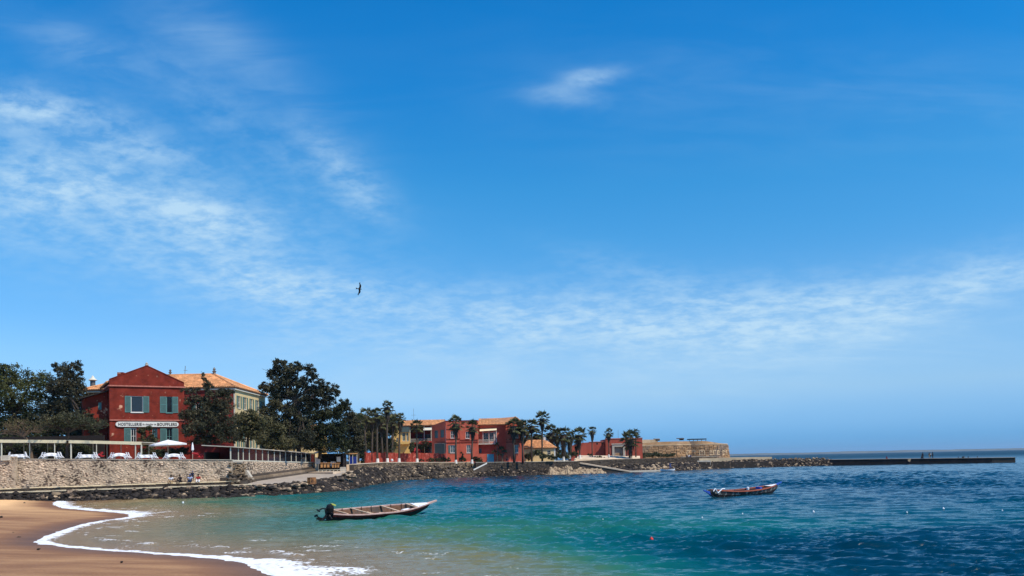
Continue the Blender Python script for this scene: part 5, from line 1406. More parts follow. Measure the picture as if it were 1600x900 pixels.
# ---------------------------------------------------------------- pale buildings glimpsed behind the trees
def small_house(name, label, px0, px1, pyb, pyt, Y, depth, m, wins=(), roof=None, roof_px=None, cat='house', z0=4.0, ang=0, door=None):
    a, b = P(px0, 700, Y), P(px1, 700, Y); F = Frame((a.x, Y, 0), ang); T = empty(name, (a.x, Y, z0)); tag(T, label, cat)
    U = F.uz(px1, 700)[0]; zt = P(px0, pyt, Y).z; ops = [F.rect(*w) for w in wins]
    shell(T, F, 0, U, 0, depth, z0, zt, ops, M[m])
    for o in ops: win(T, F, o, frame=M['offwhite'], sill=True)
    return T, F, U, zt
small_house('cream_annex', 'pale cream annex glimpsed through the trunks behind the glazed shelter', 374, 482, 720, 694, 182, 8, 'cream', [(381, 384.5, 700, 708), (420, 424, 700, 708), (457, 461, 701, 708)])
T_, F_, U_, zt_ = small_house('orange_cottage', 'small orange walled building barely seen between the dark trees', 470, 500, 720, 671, 205, 8, 'ochre', [(479, 482, 680, 686)])
part(T_, F_, 'roof', M['tile'], lambda mb: mb.hexa([(-.3, -.3, zt_), (U_ + .3, -.3, zt_), (U_ + .3, 8, zt_), (-.3, 8, zt_), (-.3, 3, zt_ + 1.2), (U_ + .3, 3, zt_ + 1.2), (U_ + .3, 5, zt_ + 1.2), (-.3, 5, zt_ + 1.2)]))

# ---------------------------------------------------------------- red and yellow house left of the pink one
def yellow_house():
    Y = 236; z0 = 3.5; a = P(612, 700, Y); F = Frame((a.x, Y, 0), 0); T = empty('yellow_and_red_house', (a.x, Y, z0))
    tag(T, 'yellow and red house with orange tile roof and shady verandas behind the fence', 'house')
    U1 = F.uz(640, 700)[0]; U2 = F.uz(677, 700)[0]
    ze = F.uz(650, 665)[1]
    ops = [F.rect(619, 622.5, 684, 692), F.rect(628.5, 633.5, 676, 689), F.rect(635, 638.5, 676, 689)]
    shell(T, F, 0, U1, 0, 9, z0, ze - .1, ops, M['ochre'])
    for o in ops: win(T, F, o, frame=M['offwhite'], pane=M['pane_pale'])
    g = F.rect(627, 640, 665.2, 675.2)
    part(T, F, 'upper_screen', M['grey_green'], lambda mb: mb.bx(g[0], U1 - .01, -.35, -.01, g[2], g[3] - .15), label='weathered grey green fascia under the eaves')
    b1 = F.rect(618, 639, 690.5, 694)
    part(T, F, 'balcony_ledge', M['ochre'], lambda mb: mb.bx(b1[0], U1, -1.0, -.005, b1[2], b1[3]))
    # red half, recessed, with verandas
    v = 2.5
    dops = [F.rect(648, 661, 677, 690, v), F.rect(664, 674, 678, 690, v), F.rect(646, 660, 697, 710, v), F.rect(663, 676, 697, 710, v)]
    mb = MB(); facade(mb, U1 + .01, U2, z0, ze - .1, dops, v); o = mb.build('veranda_wall', M['dark_red']); place(o, F, T); o.parent = T
    for o_ in dops: win(T, F, o_, v=v, frame=M['brick_red'], sill=False)
    mb = MB(); mb.bx(U1 + .01, U2, 9, 9.2, z0, ze - .1); o = mb.build('rear_wall', M['dark_red']); place(o, F, T); o.parent = T
    zf = F.uz(655, 691.5)[1]
    part(T, F, 'veranda_floor', M['brick_red'], lambda mb: mb.bx(U1 + .02, U2 - .02, -.1, v - .01, zf - .35, zf))
    for px in (641, 652, 663, 674):
        u = F.uz(px, 690)[0]; part(T, F, 'veranda_post', M['offwhite'], lambda mb: (mb.bx(u - .08, u + .08, 0, .16, z0, zf - .36), mb.bx(u - .08, u + .08, 0, .16, zf + .01, ze - .2)))
    def rail(mb):
        mb.bx(U1 + .1, U2 - .1, .02, .1, zf + .95, zf + 1.03)
        u = U1 + .2
        while u < U2 - .1: mb.bx(u, u + .05, .04, .08, zf + .01, zf + .95); u += .22
    part(T, F, 'railing', M['offwhite'], rail)
    aw = F.rect(662, 676, 667.5, 672.5)
    part(T, F, 'small_awning', M['offwhite'], lambda mb: mb.hexa([(aw[0], -1.1, aw[2]), (aw[1], -1.1, aw[2]), (aw[1], .0, aw[3] - .1), (aw[0], .0, aw[3] - .1), (aw[0], -1.1, aw[2] + .08), (aw[1], -1.1, aw[2] + .08), (aw[1], .0, aw[3]), (aw[0], .0, aw[3])]))
    rw = F.rect(656, 683, 689, 694)
    part(T, F, 'red_awning', M['fence_red'], lambda mb: mb.hexa([(rw[0], -3.4, rw[2]), (rw[1], -3.4, rw[2]), (rw[1], -.2, rw[3] - .1), (rw[0], -.2, rw[3] - .1), (rw[0], -3.4, rw[2] + .08), (rw[1], -3.4, rw[2] + .08), (rw[1], -.2, rw[3]), (rw[0], -.2, rw[3])]))
    zr = F.uz(665, 656.5, 5)[1]
    for (A, B, C_, D_) in (((-.4, -.5, ze), (U2 + 3, -.5, ze), (U2 + 3, 5, zr), (2.6, 5, zr)), ((U2 + 3, 9.5, ze), (-.4, 9.5, ze), (2.6, 5, zr), (U2 + 3, 5, zr)), ((-.4, 9.5, ze), (-.4, -.5, ze), (2.6, 5, zr), (2.6, 5, zr))):
        slope_F(T, F, A, B, C_, D_)
    u = F.uz(646.5, 656, 5)[0]
    part(T, F, 'antenna', M['metal'], lambda mb: antenna(mb, (u, 5, zr), 3.3))
yellow_house()

# bougainvillea on the veranda
def leaf_cloud(name, blobs, n, size, m, parent=None, flat=0.0, seed=0, droop=0.0):
    """leaf sized faces gathered in clumps through the given blobs: (centre, radii, weight)"""
    r = np.random.default_rng(seed + 5)
    tot = sum(b[2] for b in blobs); Vs = []
    for (c, rad, w) in blobs:
        k = int(n * w / tot); c = np.array(c); rad = np.array(rad)
        ncl = max(5, k // 42)
        d = r.normal(size=(ncl, 3)); d /= np.linalg.norm(d, axis=1)[:, None]
        q = d * (r.random(ncl) ** 0.42)[:, None] * rad
        cr = 0.20 * rad.mean() * r.uniform(.6, 1.3, ncl) + size * .6
        j = r.integers(0, ncl, k)
        p = c + q[j] + r.normal(size=(k, 3)) * (cr[j] * .55)[:, None] * np.array([1, 1, .75])
        Vs.append(p)
    p = np.concatenate(Vs); k = len(p)
    a = r.normal(size=(k, 3)); a /= np.linalg.norm(a, axis=1)[:, None]
    b = r.normal(size=(k, 3)); b -= (a * b).sum(1)[:, None] * a; b /= np.linalg.norm(b, axis=1)[:, None]
    if droop: a[:, 2] -= droop; a /= np.linalg.norm(a, axis=1)[:, None]
    s = size * r.uniform(.55, 1.35, k)[:, None]
    V = np.stack([p - a * s, p - b * s * .42, p + a * s, p + b * s * .42], 1).reshape(-1, 3)
    F = np.arange(k * 4).reshape(k, 4)
    return np_mesh(name, V, F, m, parent)

def blobs_px(lst, o):
    out = []
    for (px, py, rx, ry, Y) in lst:
        c = P(px, py, Y); k = Y / FPX
        out.append(((c.x - o[0], c.y - o[1], c.z - o[2]), (rx * k, (rx + ry) / 2 * k, ry * k), rx * ry))
    return out

o_ = P(660, 700, 231); T = empty('bougainvillea', (o_.x, 231, 3.6)); tag(T, 'dark red flowering bougainvillea spilling over the veranda below the red awning', 'shrub')
leaf_cloud('foliage', blobs_px([(650, 702, 10, 7, 231), (664, 694, 14, 5, 231), (643, 698, 5, 6, 231)], T.location), 2600, .22, M['leaf_dark'], T, seed=1)
leaf_cloud('flowers', blobs_px([(653, 703, 10, 6, 230.5), (668, 692, 14, 3, 230.5)], T.location), 700, .18, M['flower'], T, seed=2)

# ---------------------------------------------------------------- pink house
def pink_house():
    Y = 226.5; z0 = 3.3; a = P(697, 700, Y); F = Frame((a.x, Y, 0), 0); T = empty('pink_house', (a.x, Y, z0))
    tag(T, 'pink red two storey house with a light blue door, balcony and tiled gable', 'house')
    u = lambda px, v=0: F.uz(px, 700, v)[0]
    z = lambda py, px=740, v=0: F.uz(px, py, v)[1]
    # left tower block
    A = [F.rect(704, 709.5, 673.5, 684.5), F.rect(727.5, 734, 674.3, 685), F.rect(703.5, 711, 695.5, 707.6), F.rect(729, 735.6, 695.3, 707.6)]
    zt = z(656.8, 720)
    shell(T, F, 0, u(747), 0, 11, z0, zt, A, M['pink'])
    for i, o in enumerate(A): win(T, F, o, frame=M['white'], pane=M['pane_pale'] if i > 1 else M['glass'], shutters=(.45, 0) if i == 2 else (0, 0))
    def bands(mb):
        m_ = u(719)
        band(mb, 0, m_ - .02, 0, z(670.5, 705), .12, .08)
        band(mb, -.06, m_, 0, z(685.6, 705), .16, .14); band(mb, -.04, m_, 0, z(691.5, 705), .16, .12)
        band(mb, m_ + .02, u(747) + .06, 0, z(687.3, 735), .16, .14); band(mb, m_ + .02, u(747) + .04, 0, z(690.8, 735), .16, .12)
        band(mb, -.06, u(747) + .06, 0, zt - .08, .16, .10)
    part(T, F, 'string_course', M['brick_red'], bands)
    part(T, F, 'pilaster', M['pink'], lambda mb: mb.bx(u(719), u(720.2), -.06, .02, z0, zt - .3))
    # recessed middle with balcony
    v = 4.3
    B = [F.rect(755.5, 763, 676, 690, v), F.rect(765.5, 771.5, 675.5, 690, v), F.rect(748.5, 752.5, 701, 708.4, v), F.rect(772.5, 776, 675, 687, v)]
    zeB = F.uz(768, 664.3, v)[1]
    mb = MB(); facade(mb, u(747) + .01, u(791) - .01, z0, zeB, B, v); o = mb.build('recessed_wall', M['pink']); place(o, F, T); o.parent = T
    for i, o in enumerate(B): win(T, F, o, v=v, frame=M['white'] if i != 2 else M['teal'], pane=M['glass'], sill=False)
    zr = F.uz(770, 655, 9)[1]
    U0, U1 = u(746.7), u(791.5)
    slope_F(T, F, (U0, v - .9, zeB + .1), (U1 + 2.8, v - .9, zeB + .1), (U1 + 2.6, 9, zr + .55), (U0, 9, zr - .1))
    bf = F.rect(747.3, 777, 692, 693.8, v - 1.2)
    zf = bf[2] + .1
    part(T, F, 'balcony_floor', M['offwhite'], lambda mb: mb.bx(u(747) + .02, bf[1], v - 1.6, v - .005, zf - .2, zf))
    def rail(mb):
        x0, x1, y = u(747) + .1, bf[1] - .05, v - 1.55
        mb.bx(x0, x1, y, y + .07, zf + 1.0, zf + 1.08); mb.bx(x0, x1, y, y + .07, zf + .08, zf + .14); mb.bx(x1 - .07, x1, y, v - .01, zf + 1.0, zf + 1.08)
        x = x0
        while x < x1: mb.bx(x, x + .05, y + .01, y + .05, zf + .004, zf + 1.0); x += .19
    part(T, F, 'railing', M['offwhite'], rail)
    aw = F.rect(749.5, 776, 670.5, 674, v - 1.2)
    part(T, F, 'balcony_awning', M['canopy_yellow'], lambda mb: mb.hexa([(aw[0], v - 1.9, aw[2]), (aw[1], v - 1.9, aw[2] + .2), (aw[1], v - .01, aw[3] + .15), (aw[0], v - .01, aw[3]), (aw[0], v - 1.9, aw[2] + .1), (aw[1], v - 1.9, aw[2] + .3), (aw[1], v - .01, aw[3] + .3), (aw[0], v - .01, aw[3] + .15)]))
    for px in (754.8, 764.3, 772.3, 775.8):
        uu = F.uz(px, 690, v - 1.5)[0]; part(T, F, 'balcony_post', M['white'], lambda mb: mb.bx(uu - .06, uu + .06, v - 1.5, v - 1.4, zf + .01, aw[2] + .1))
    # garden wall with blue door
    d = F.rect(761.2, 771.7, 709.5, 722.4, 0); zw = z(709, 755)
    part(T, F, 'garden_wall', M['pink'], lambda mb: (mb.bx(u(747) + .02, d[0] - .08, .01, .3, z0, zw), mb.bx(d[1] + .08, u(790.8), .01, .3, z0, z(708.0, 785)), mb.bx(d[0] - .08, d[1] + .08, .012, .3, z0 + d[3] - z0 + .06, z0 + d[3] - z0 + .16)))
    dr = part(T, F, 'door', M['blue_door'], lambda mb: (mb.bx(d[0], (d[0] + d[1]) / 2 - .01, .05, .12, z0, d[3]), mb.bx((d[0] + d[1]) / 2 + .01, d[1], .05, .12, z0, d[3]),
                                                 mb.bx(d[0] + .15, d[0] + .7, .02, .048, z0 + .25, d[3] - .3), mb.bx(d[1] - .7, d[1] - .15, .02, .048, z0 + .25, d[3] - .3)))
    hb = MB(); hb.lathe(((d[0] + d[1]) / 2 + .12, .0, z0 + 1.0), [(0, 0), (.05, .02), (.05, .08), (0, .1)], 6); hb.build('handle', M['metal'], dr)
    # gabled right block
    C_ = [F.rect(804.8, 810, 677.8, 684.3), F.rect(804, 810, 695, 707.6)]
    ul, ur = u(791), u(818.5); ze = z(661.5, 800)
    shell(T, F, ul, ur, 0, 12, z0, ze, C_, M['pink'], lid=False)
    for o in C_: win(T, F, o, frame=M['white'], pane=M['pane_pale'])
    ua, za = F.uz(805, 651.8)
    def gable(mb):
        q = [(ul, ze + .002), (ur, ze + .002), (ua, za)]; mb.add([(x, 0, zz) for x, zz in q] + [(x, .3, zz) for x, zz in q], [(0, 1, 2), (3, 5, 4), (0, 3, 4, 1), (1, 4, 5, 2), (2, 5, 3, 0)])
    part(T, F, 'gable', M['pink'], gable)
    part(T, F, 'string_course', M['brick_red'], lambda mb: (band(mb, ul - .05, ur + .05, 0, z(686.2, 800), .16, .14), band(mb, ul - .03, ur + .03, 0, z(690.8, 800), .16, .12)))
    slope_F(T, F, (ul - .35, 12, ze - .15), (ul - .35, -.35, ze - .15), (ua, -.35, za + .12), (ua, 12, za + .12))
    slope_F(T, F, (ur + .35, -.35, ze - .15), (ur + .35, 12, ze - .15), (ua, 12, za + .12), (ua, -.35, za + .12))
    # slanting side wall left of the tower, in its own shade
    F2 = Frame((F.O.x - .02, Y + .02, 0), R(-35 + 180)); 
    e = Vector((-math.cos(R(38)), math.sin(R(38)), 0))
    # frame with origin at the far left end so that u runs towards the tower
    L_ = 5.0; O2 = Vector((F.O.x - .02, Y + .03, 0)) + e * L_; F2 = Frame(O2, R(-38))
    U = (L_); ops = [F2.rect(678.9, 684.3, 672.5, 684.5), F2.rect(688.2, 693.8, 671.5, 683.5)]
    ops = [(max(.15, o[0]), min(U - .1, o[1]), o[2], o[3]) for o in ops]
    zl, zr2 = F2.uz(677, 665)[1], zt
    mb = MB(); facade(mb, 0, U, z0, zl, ops, 0)
    mb.add([(0, 0, zl), (U, 0, zl), (U, 0, zr2), (0, .3, zl), (U, .3, zl), (U, .3, zr2)], [(0, 1, 2), (3, 5, 4), (0, 2, 5, 3)])
    o = mb.build('angled_wall', M['pink']); place(o, F2, T); o.parent = T
    for o in ops: win(T, F2, o, frame=M['teal'], pane=M['pane_pale'], sill=False)
    g = F2.rect(680, 698, 693.2, 709.6, -.6); 
    part(T, F2, 'screen', M['grey_green'], lambda mb: mb.bx(g[0], U + .2, -.75, -.6, g[2], g[3]), label='flat grey green canvas screen')
    part(T, F2, 'screen_trim', M['offwhite'], lambda mb: (mb.bx(g[0], U + .2, -.77, -.74, g[3] + .003, g[3] + .07), mb.bx(g[0] - .06, g[0] - .003, -.77, -.6, z0, g[3])))
pink_house()

# red fence along the quay path
def red_fence():
    T = empty('red_fence_wall', (-27, 205, 3.7)); tag(T, 'long worn red boundary wall behind the white footed palms', 'wall')
    a, b = P(571, 722, 199), P(697, 722, 222); e = Vector((b.x - a.x, b.y - a.y)).normalized(); L_ = (b - a).length; n = 9
    zt0, zt1 = P(571, 707, 199).z, P(697, 708.8, 222).z
    for k in range(n):
        f0, f1 = k / n, (k + 1) / n; p, q = a.lerp(b, f0), a.lerp(b, f1); z = [zt0 + (zt1 - zt0) * f for f in (f0, f1)]
        o = Vector(T.location); hz = random.uniform(-.06, .06)
        mb = MB(); mb.hexa([(p.x - o.x, p.y - o.y, -1), (q.x - o.x - .05, q.y - o.y, -1), (q.x - o.x - .05, q.y - o.y + .3, -1), (p.x - o.x, p.y - o.y + .3, -1),
                            (p.x - o.x, p.y - o.y, z[0] - o.z + hz), (q.x - o.x - .05, q.y - o.y, z[1] - o.z + hz), (q.x - o.x - .05, q.y - o.y + .3, z[1] - o.z + hz), (p.x - o.x, p.y - o.y + .3, z[0] - o.z + hz)])
        mb.build('wall_panel', M['fence_red'], T)
        mb = MB(); mb.bx(p.x - o.x - .16, p.x - o.x + .16, p.y - o.y - .08, p.y - o.y + .36, -1, z[0] - o.z + .15); mb.build('pier', M['fence_red'], T)
red_fence()

# cream cottage
def cream_cottage():
    Y = 236; z0 = 3.3; a = P(818, 700, Y); F = Frame((a.x, Y, 0), 0); T = empty('cream_cottage', (a.x, Y, z0)); tag(T, 'low cream cottage with orange hipped roof among the palms', 'house')
    U = F.uz(867.5, 700)[0]; ze = F.uz(850, 700)[1]; ops = [F.rect(855, 860.3, 703.5, 710.5), F.rect(834, 838.5, 703.5, 711)]
    shell(T, F, 0, U, 0, 9, z0, ze, ops, M['cream'])
    for o in ops: win(T, F, o, frame=M['offwhite'])
    zr = F.uz(838, 687.8, 4.5)[1]; ur = F.uz(852, 690, 4.5)[0]; ov = .4
    slope_F(T, F, (-ov, -ov, ze), (U + ov, -ov, ze), (ur, 4.5, zr), (1, 4.5, zr)); slope_F(T, F, (U + ov, -ov, ze), (U + ov, 9 + ov, ze), (ur, 4.5, zr), (ur, 4.5, zr))
    slope_F(T, F, (U + ov, 9 + ov, ze), (-ov, 9 + ov, ze), (1, 4.5, zr), (ur, 4.5, zr))
    part(T, F, 'chimney', M['white'], lambda mb: mb.bx(ur - .5, ur + .1, 4.3, 4.9, zr - .4, zr + .75))
    part(T, F, 'corner_pilaster', M['white'], lambda mb: mb.bx(U - .35, U + .03, -.05, .02, z0, ze))
cream_cottage()

# red bunker
def bunker():
    Y = 271; z0 = 3.0; a = P(892, 700, Y); F = Frame((a.x, Y, 0), 0); T = empty('red_bunker', (a.x, Y, z0)); tag(T, 'windowless low red fortified building with a grey arched gateway', 'building')
    z = lambda px, py: F.uz(px, py); L_ = [z(892, 698), z(900, 694.5), z(910, 691.8), z(920, 691.2), z(944.5, 690.3)]
    q = [(L_[0][0], z0)] + [(L_[-1][0], z0)] + [p for p in L_[::-1]]; n = len(q)
    part(T, F, 'side_wing', M['bunker_red'], lambda mb: mb.add([(x, 0, zz) for x, zz in q] + [(x, 14, zz) for x, zz in q], [tuple(range(n)), tuple(range(n, 2 * n))[::-1]] + [(i, (i + 1) % n, (i + 1) % n + n, i + n) for i in range(n)]))
    u0, zt = z(945, 686.5); u1 = z(1002, 686.5)[0]; zt2 = z(1000, 685.8)[1]
    g = F.rect(960, 973.5, 698, 712.5, -2)
    mb = MB(); facade(mb, u0, u1, z0, zt, [(g[0], g[1], z0, g[3])], -2, depth=.6)
    mb.quad((u0, -2, z0), (u0, -2, zt), (u0, 14, zt), (u0, 14, z0)); mb.quad((u1, -2, z0), (u1, 14, z0), (u1, 14, zt), (u1, -2, zt)); mb.quad((u0, -2, zt), (u1, -2, zt), (u1, 14, zt), (u0, 14, zt)); mb.quad((u0, 14, z0), (u0, 14, zt), (u1, 14, zt), (u1, 14, z0))
    o = mb.build('main_block', M['bunker_red']); place(o, F, T); o.parent = T
    part(T, F, 'coping', M['trim_red'], lambda mb: (mb.bx(u0 - .1, u1 + .1, -2.12, -1.7, zt + .004, zt + .25), mb.bx(L_[3][0], u0 - .12, -.1, .4, L_[3][1] + .01, L_[3][1] + .2)))
    part(T, F, 'gate_surround', M['concrete'], lambda mb: (mb.bx(g[0] - .7, g[0], -2.25, -1.99, z0, g[3] + .7), mb.bx(g[1], g[1] + .7, -2.25, -1.99, z0, g[3] + .7), mb.bx(g[0], g[1], -2.25, -1.99, g[3], g[3] + .7), mb.bx(g[0] - .9, g[1] + .9, -2.4, -2.26, g[3] + .72, g[3] + 1.0)))
    def arch(mb):
        cx = (g[0] + g[1]) / 2; r = (g[1] - g[0]) / 2 * .72; pts = []
        h = z0 + 1.6
        for k in range(11): w = math.pi * k / 10; pts.append((cx + r * math.cos(w), h + r * math.sin(w)))
        mb.add([(x, -1.5, zz) for x, zz in [(cx + r, z0)] + pts + [(cx - r, z0)]], [tuple(range(13))])
    part(T, F, 'gate_infill', M['ramp'], lambda mb: mb.bx(g[0], g[1], -1.45, -1.4, z0, g[3]))
    part(T, F, 'arched_gate', M['fort_stone'], arch)
    part(T, F, 'roof_mast', M['metal'], lambda mb: mb.tube([(z(968, 690)[0], 3, zt), (z(968, 690)[0], 3, zt + 3.0)], .04, 5))
    for px, py in ((933, 693), (941, 693)):
        c = z(px, py); part(T, F, 'wall_vent', M['dark'], lambda mb: mb.bx(c[0] - .25, c[0] + .25, -.03, -.002, c[1] - .3, c[1] + .3))
bunker()

# ---------------------------------------------------------------- the round fort
def fort():
    T = empty('fort', (60, 300, 3.0)); tag(T, 'old brown stone fort with a round bastion, sloped parapet and small windows', 'fort')
    cx, cy, r = P(1098, 700, 307).x, 308.5, 8.7
    x0 = P(1002, 700, 301).x
    plan = [(x0, 316), (x0, 301), (x0 + 6, 300.3), (x0 + 12, 299.8)]
    for k in range(17):
        w = R(232 + (360 + 30 - 232) * k / 16); plan.append((cx + r * math.cos(w), cy + r * math.sin(w)))
    plan.append((cx + 4, 318))
    cen = Vector((60, 309))
    def off(p, d):
        v = (Vector(p) - cen); return (p[0] + v.normalized().x * d, p[1] + v.normalized().y * d)
    zb = 3.0; zc = lambda p: 4 + (ZZ(694.6, 1075, 300) - 4) + 0 * p[0]
    ZC = ZZ(694.8, 1075, 300); ZP = ZZ(687.8, 1080, 300)
    def ring(mb, d0, z0_, d1, z1_, close=True):
        a = [(*off(p, d0), z0_ if not callable(z0_) else z0_(p)) for p in plan]; b = [(*off(p, d1), z1_ if not callable(z1_) else z1_(p)) for p in plan]
        o = Vector(T.location); n = len(plan)
        mb.add([Vector(v) - o for v in a + b], [(i, (i + 1) % n, (i + 1) % n + n, i + n) for i in range(n)])
    mb = MB(); ring(mb, 1.0, zb - 1, 0.0, ZC); ring(mb, 0.0, ZC, -3.0, ZC); mb.build('wall', M['fort'], T)
    mb = MB(); ring(mb, .02, ZC - .15, .35, ZC - .10); ring(mb, .35, ZC - .10, .35, ZC + .14); ring(mb, .35, ZC + .14, -.2, ZC + .14); mb.build('cornice', M['fort_trim'], T)
    zp = lambda p: ZP - .3 - 1.0 * sstep(cx - 2, cx + 8, np.array(p[0])) * 1.0 - .3 * (p[0] < x0 + 3)
    mb = MB(); ring(mb, -.05, ZC + .14, -.9, zp); ring(mb, -.9, zp, -4.5, zp); mb.build('parapet', M['fort'], T)
    n = len(plan); o = T.location
    for i in range(1, n - 2):
        a, b = off(plan[i], .45), off(plan[i + 1], .45)
        st = stone_wall('masonry_blocks', (a[0] - o.x, a[1] - o.y), (b[0] - o.x, b[1] - o.y), (zb - o.z, zb - o.z), (ZC - .2 - o.z, ZC - .2 - o.z), T, M['fort_stone'], .45, .75, .6, 1.4, .16, .07, batter=.10)
    # windows: dark openings with pale surrounds
    def ray_wall(px, py):
        d = ray(px, py); best = None
        for i in range(1, n - 1):
            a, b = Vector(off(plan[i], .5)), Vector(off(plan[i + 1], .5)); e = b - a
            den = d.x * e.y - d.y * e.x
            if abs(den) < 1e-9: continue
            t = (a.x * e.y - a.y * e.x) / den
            s = ((d.x * t - a.x) * e.x + (d.y * t - a.y) * e.y) / e.length_squared
            if 0 <= s <= 1 and t > 0 and (best is None or t < best[0]): best = (t, e.normalized())
        return best, Vector((0, 0, CAMZ)) + d * best[0]
    for px, wpx, py0, py1 in ((1074.6, 3.2, 704.8, 710.3), (1084, 3.2, 704.8, 710.4), (1095, 2.2, 704.5, 709.8), (1099.2, 2.2, 704.5, 709.8), (1110.4, 1.6, 704.8, 709.6), (1115.8, 1.9, 704, 709.5), (1121.5, 1.5, 704.5, 709.3), (1129.5, 1.3, 704.5, 709.3), (1134.0, .9, 704.5, 709)):
        (t, e), p = ray_wall(px, (py0 + py1) / 2); hh = (py1 - py0) / 2 / FPX * t; ww = wpx / 2 / FPX * t / max(.5, abs(e.x)) * .9
        wdo = empty('tmp'); bpy.data.objects.remove(wdo)
        mb = MB(); w0 = .28
        mb.bx(-ww - w0, -ww, -.30, .3, -hh, hh + w0 * .8); mb.bx(ww, ww + w0, -.30, .3, -hh, hh + w0 * .8); mb.bx(-ww, ww, -.30, .3, hh, hh + w0 * .8); mb.bx(-ww - w0 - .1, ww + w0 + .1, -.36, .3, -hh - .25, -hh - .003)
        wo = mb.build('window', M['fort_trim'], T); wo.location = Vector((p.x, p.y, p.z)) - T.location; wo.rotation_euler = (0, 0, math.atan2(e.y, e.x))
        mb = MB(); mb.bx(-ww, ww, -.16, -.1, -hh, hh); mb.build('pane', M['glass'], wo)
    # roof-top pieces
    a, b = P(1001, 690, 306), P(1027, 690, 306)
    mb = MB(); mb.bx(a.x - 60, b.x - 60, 5, 9, ZP - 3.8, P(1010, 687, 306).z - 3); mb.build('gun_platform', M['fort_trim'], T)
    a, b = P(1077, 690, 304), P(1103, 690, 304); zz = P(1090, 686.0, 304).z
    mb = MB(); mb.bx(a.x - 60, b.x - 60, 3, 8, zz - 3 - .18, zz - 3 + .12)
    for k in range(5): mb.tube([(a.x - 60 + (b.x - a.x) * k / 4, 4, ZP - 3.7), (a.x - 60 + (b.x - a.x) * k / 4, 4, zz - 3.18)], .1, 5)
    mb.build('flat_shelter_roof', M['dark'], T)
    # stone steps and platform at the foot
    return T
fort()
def cannon(px, py, Y, ang, label):
    p = P(px, py, Y); T = empty('cannon', tuple(p), ang); tag(T, label, 'cannon', 'old cannons on the fort')
    mb = MB(); mb.tube([(-1.1, 0, .55), (-.9, 0, .56), (.6, 0, .62), (1.5, 0, .68), (1.6, 0, .69)], [.22, .26, .19, .14, .17], 8); mb.build('barrel', M['metal'], T)
    mb = MB(); mb.hexa([(-1.0, -.3, 0), (.6, -.3, 0), (.6, .3, 0), (-1.0, .3, 0), (-.8, -.28, .4), (.5, -.28, .5), (.5, .28, .5), (-.8, .28, .4)]); mb.build('carriage', M['dark'], T)
fz = 690.3
cannon(999, 687.4, 299, R(170), 'small dark cannon above the corner where red bunker meets fort')
cannon(1027, 688.8, 304, R(-150), 'dark cannon at the right end of the pale gun platform')
cannon(1064, 687.9, 303, R(160), 'dark cannon on the parapet midway between platform and flat roof')

# low wall and platform before the fort
def fort_foot():
    a, b = P(1065, 718, 287), P(1120, 718, 287); T = empty('fort_terrace_wall', (a.x, 287, 2.4)); tag(T, 'low brown terrace wall in front of the fort windows', 'wall')
    zt = P(1090, 713.8, 287).z - 2.4
    mb = MB(); mb.bx(0, b.x - a.x, 0, 1.2, -.6, zt); mb.build('wall_core', M['stone_brown'], T)
    stone_wall('stones', (0, 0), (b.x - a.x, 0), (-.3, -.3), (zt - .05, zt - .05), T, M['stone_brown'], .25, .4, .4, .9, .1)
    mb = MB(); mb.bx(-.1, b.x - a.x + .1, -.1, 1.3, zt + .004, zt + .14); mb.build('coping', M['concrete'], T)
    a, b = P(990, 717.5, 276), P(1070, 714.5, 286)
    mb = MB(); q = Vector((a.x, a.y, 0)); w = Vector((b.x, b.y, 0)) - q
    mb.hexa([(0, 0, -1), (w.x, w.y, -1), (w.x, w.y + 2, -1), (0, 2, -1), (0, 0, a.z), (w.x, w.y, b.z), (w.x, w.y + 2, b.z), (0, 2, a.z)]); o = mb.build('fort_garden_wall', M['stone_brown']); o.location = q; tag(o, 'long low brown wall below the dark hedge at the fort', 'wall')
    a, b = P(1062, 720, 270), P(1108, 722.5, 272)
    mb = MB(); mb.bx(0, b.x - a.x, 0, 3, -1.5, 0); o = mb.build('stone_platform', M['concrete']); o.location = (a.x, 270, P(1085, 719.8, 270).z); tag(o, 'pale stone landing platform in front of the fort', 'platform')
    a = P(1069, 717.5, 272)
    mb = MB(); mb.bx(-.75, .75, -.3, .3, 0, .5); mb.bx(-.65, .65, -.36, .36, .504, .6); o = mb.build('stone_bench', M['white']); o.location = (a.x, 272, P(1069, 719.8, 272).z); tag(o, 'short white block bench beside the people below the fort', 'bench')
fort_foot()

# ================================================================== TREES
def tree(name, label, trunk, blobs, n, size, m, cat='tree', group=None, bark='bark', tr=.35, seed=0, limbs=True, droop=0.0, ncl=None):
    """trunk: [(px, py, Y), ...] from the ground up; blobs: (px, py, rx, ry, Y)"""
    pts = [P(*t) for t in trunk]; o = pts[0].copy(); o.z -= .6
    T = empty(name, tuple(o)); tag(T, label, cat, group)
    bl = blobs_px(blobs, o); mb = MB(); r = random.Random(seed)
    loc = [Vector((0, 0, 0))] + [p - o for p in pts]
    k = len(loc); mb.tube(loc, [tr * (1.25 - .75 * i / (k - 1)) for i in range(k)], 7)
    if limbs:
        for (c, rad, w) in bl:
            c = Vector(c); s = loc[-1] if r.random() < .6 else loc[-1].lerp(loc[-2], r.random() * .5)
            mid = s.lerp(c, .5) + Vector((r.uniform(-.4, .4), r.uniform(-.4, .4), r.uniform(-.3, .5)))
            mb.tube([s, mid, c], [tr * .45, tr * .28, tr * .10], 5)
            for q in range(5):
                e = c + Vector((r.gauss(0, .5) * rad[0], r.gauss(0, .5) * rad[1], r.gauss(0, .5) * rad[2]))
                mb.tube([mid.lerp(c, r.random()), e], [tr * .14, tr * .04], 4)
    mb.build('trunk', M[bark], T)
    leaf_cloud('crown', bl, n, size, M[m], T, seed=seed, droop=droop)
    return T

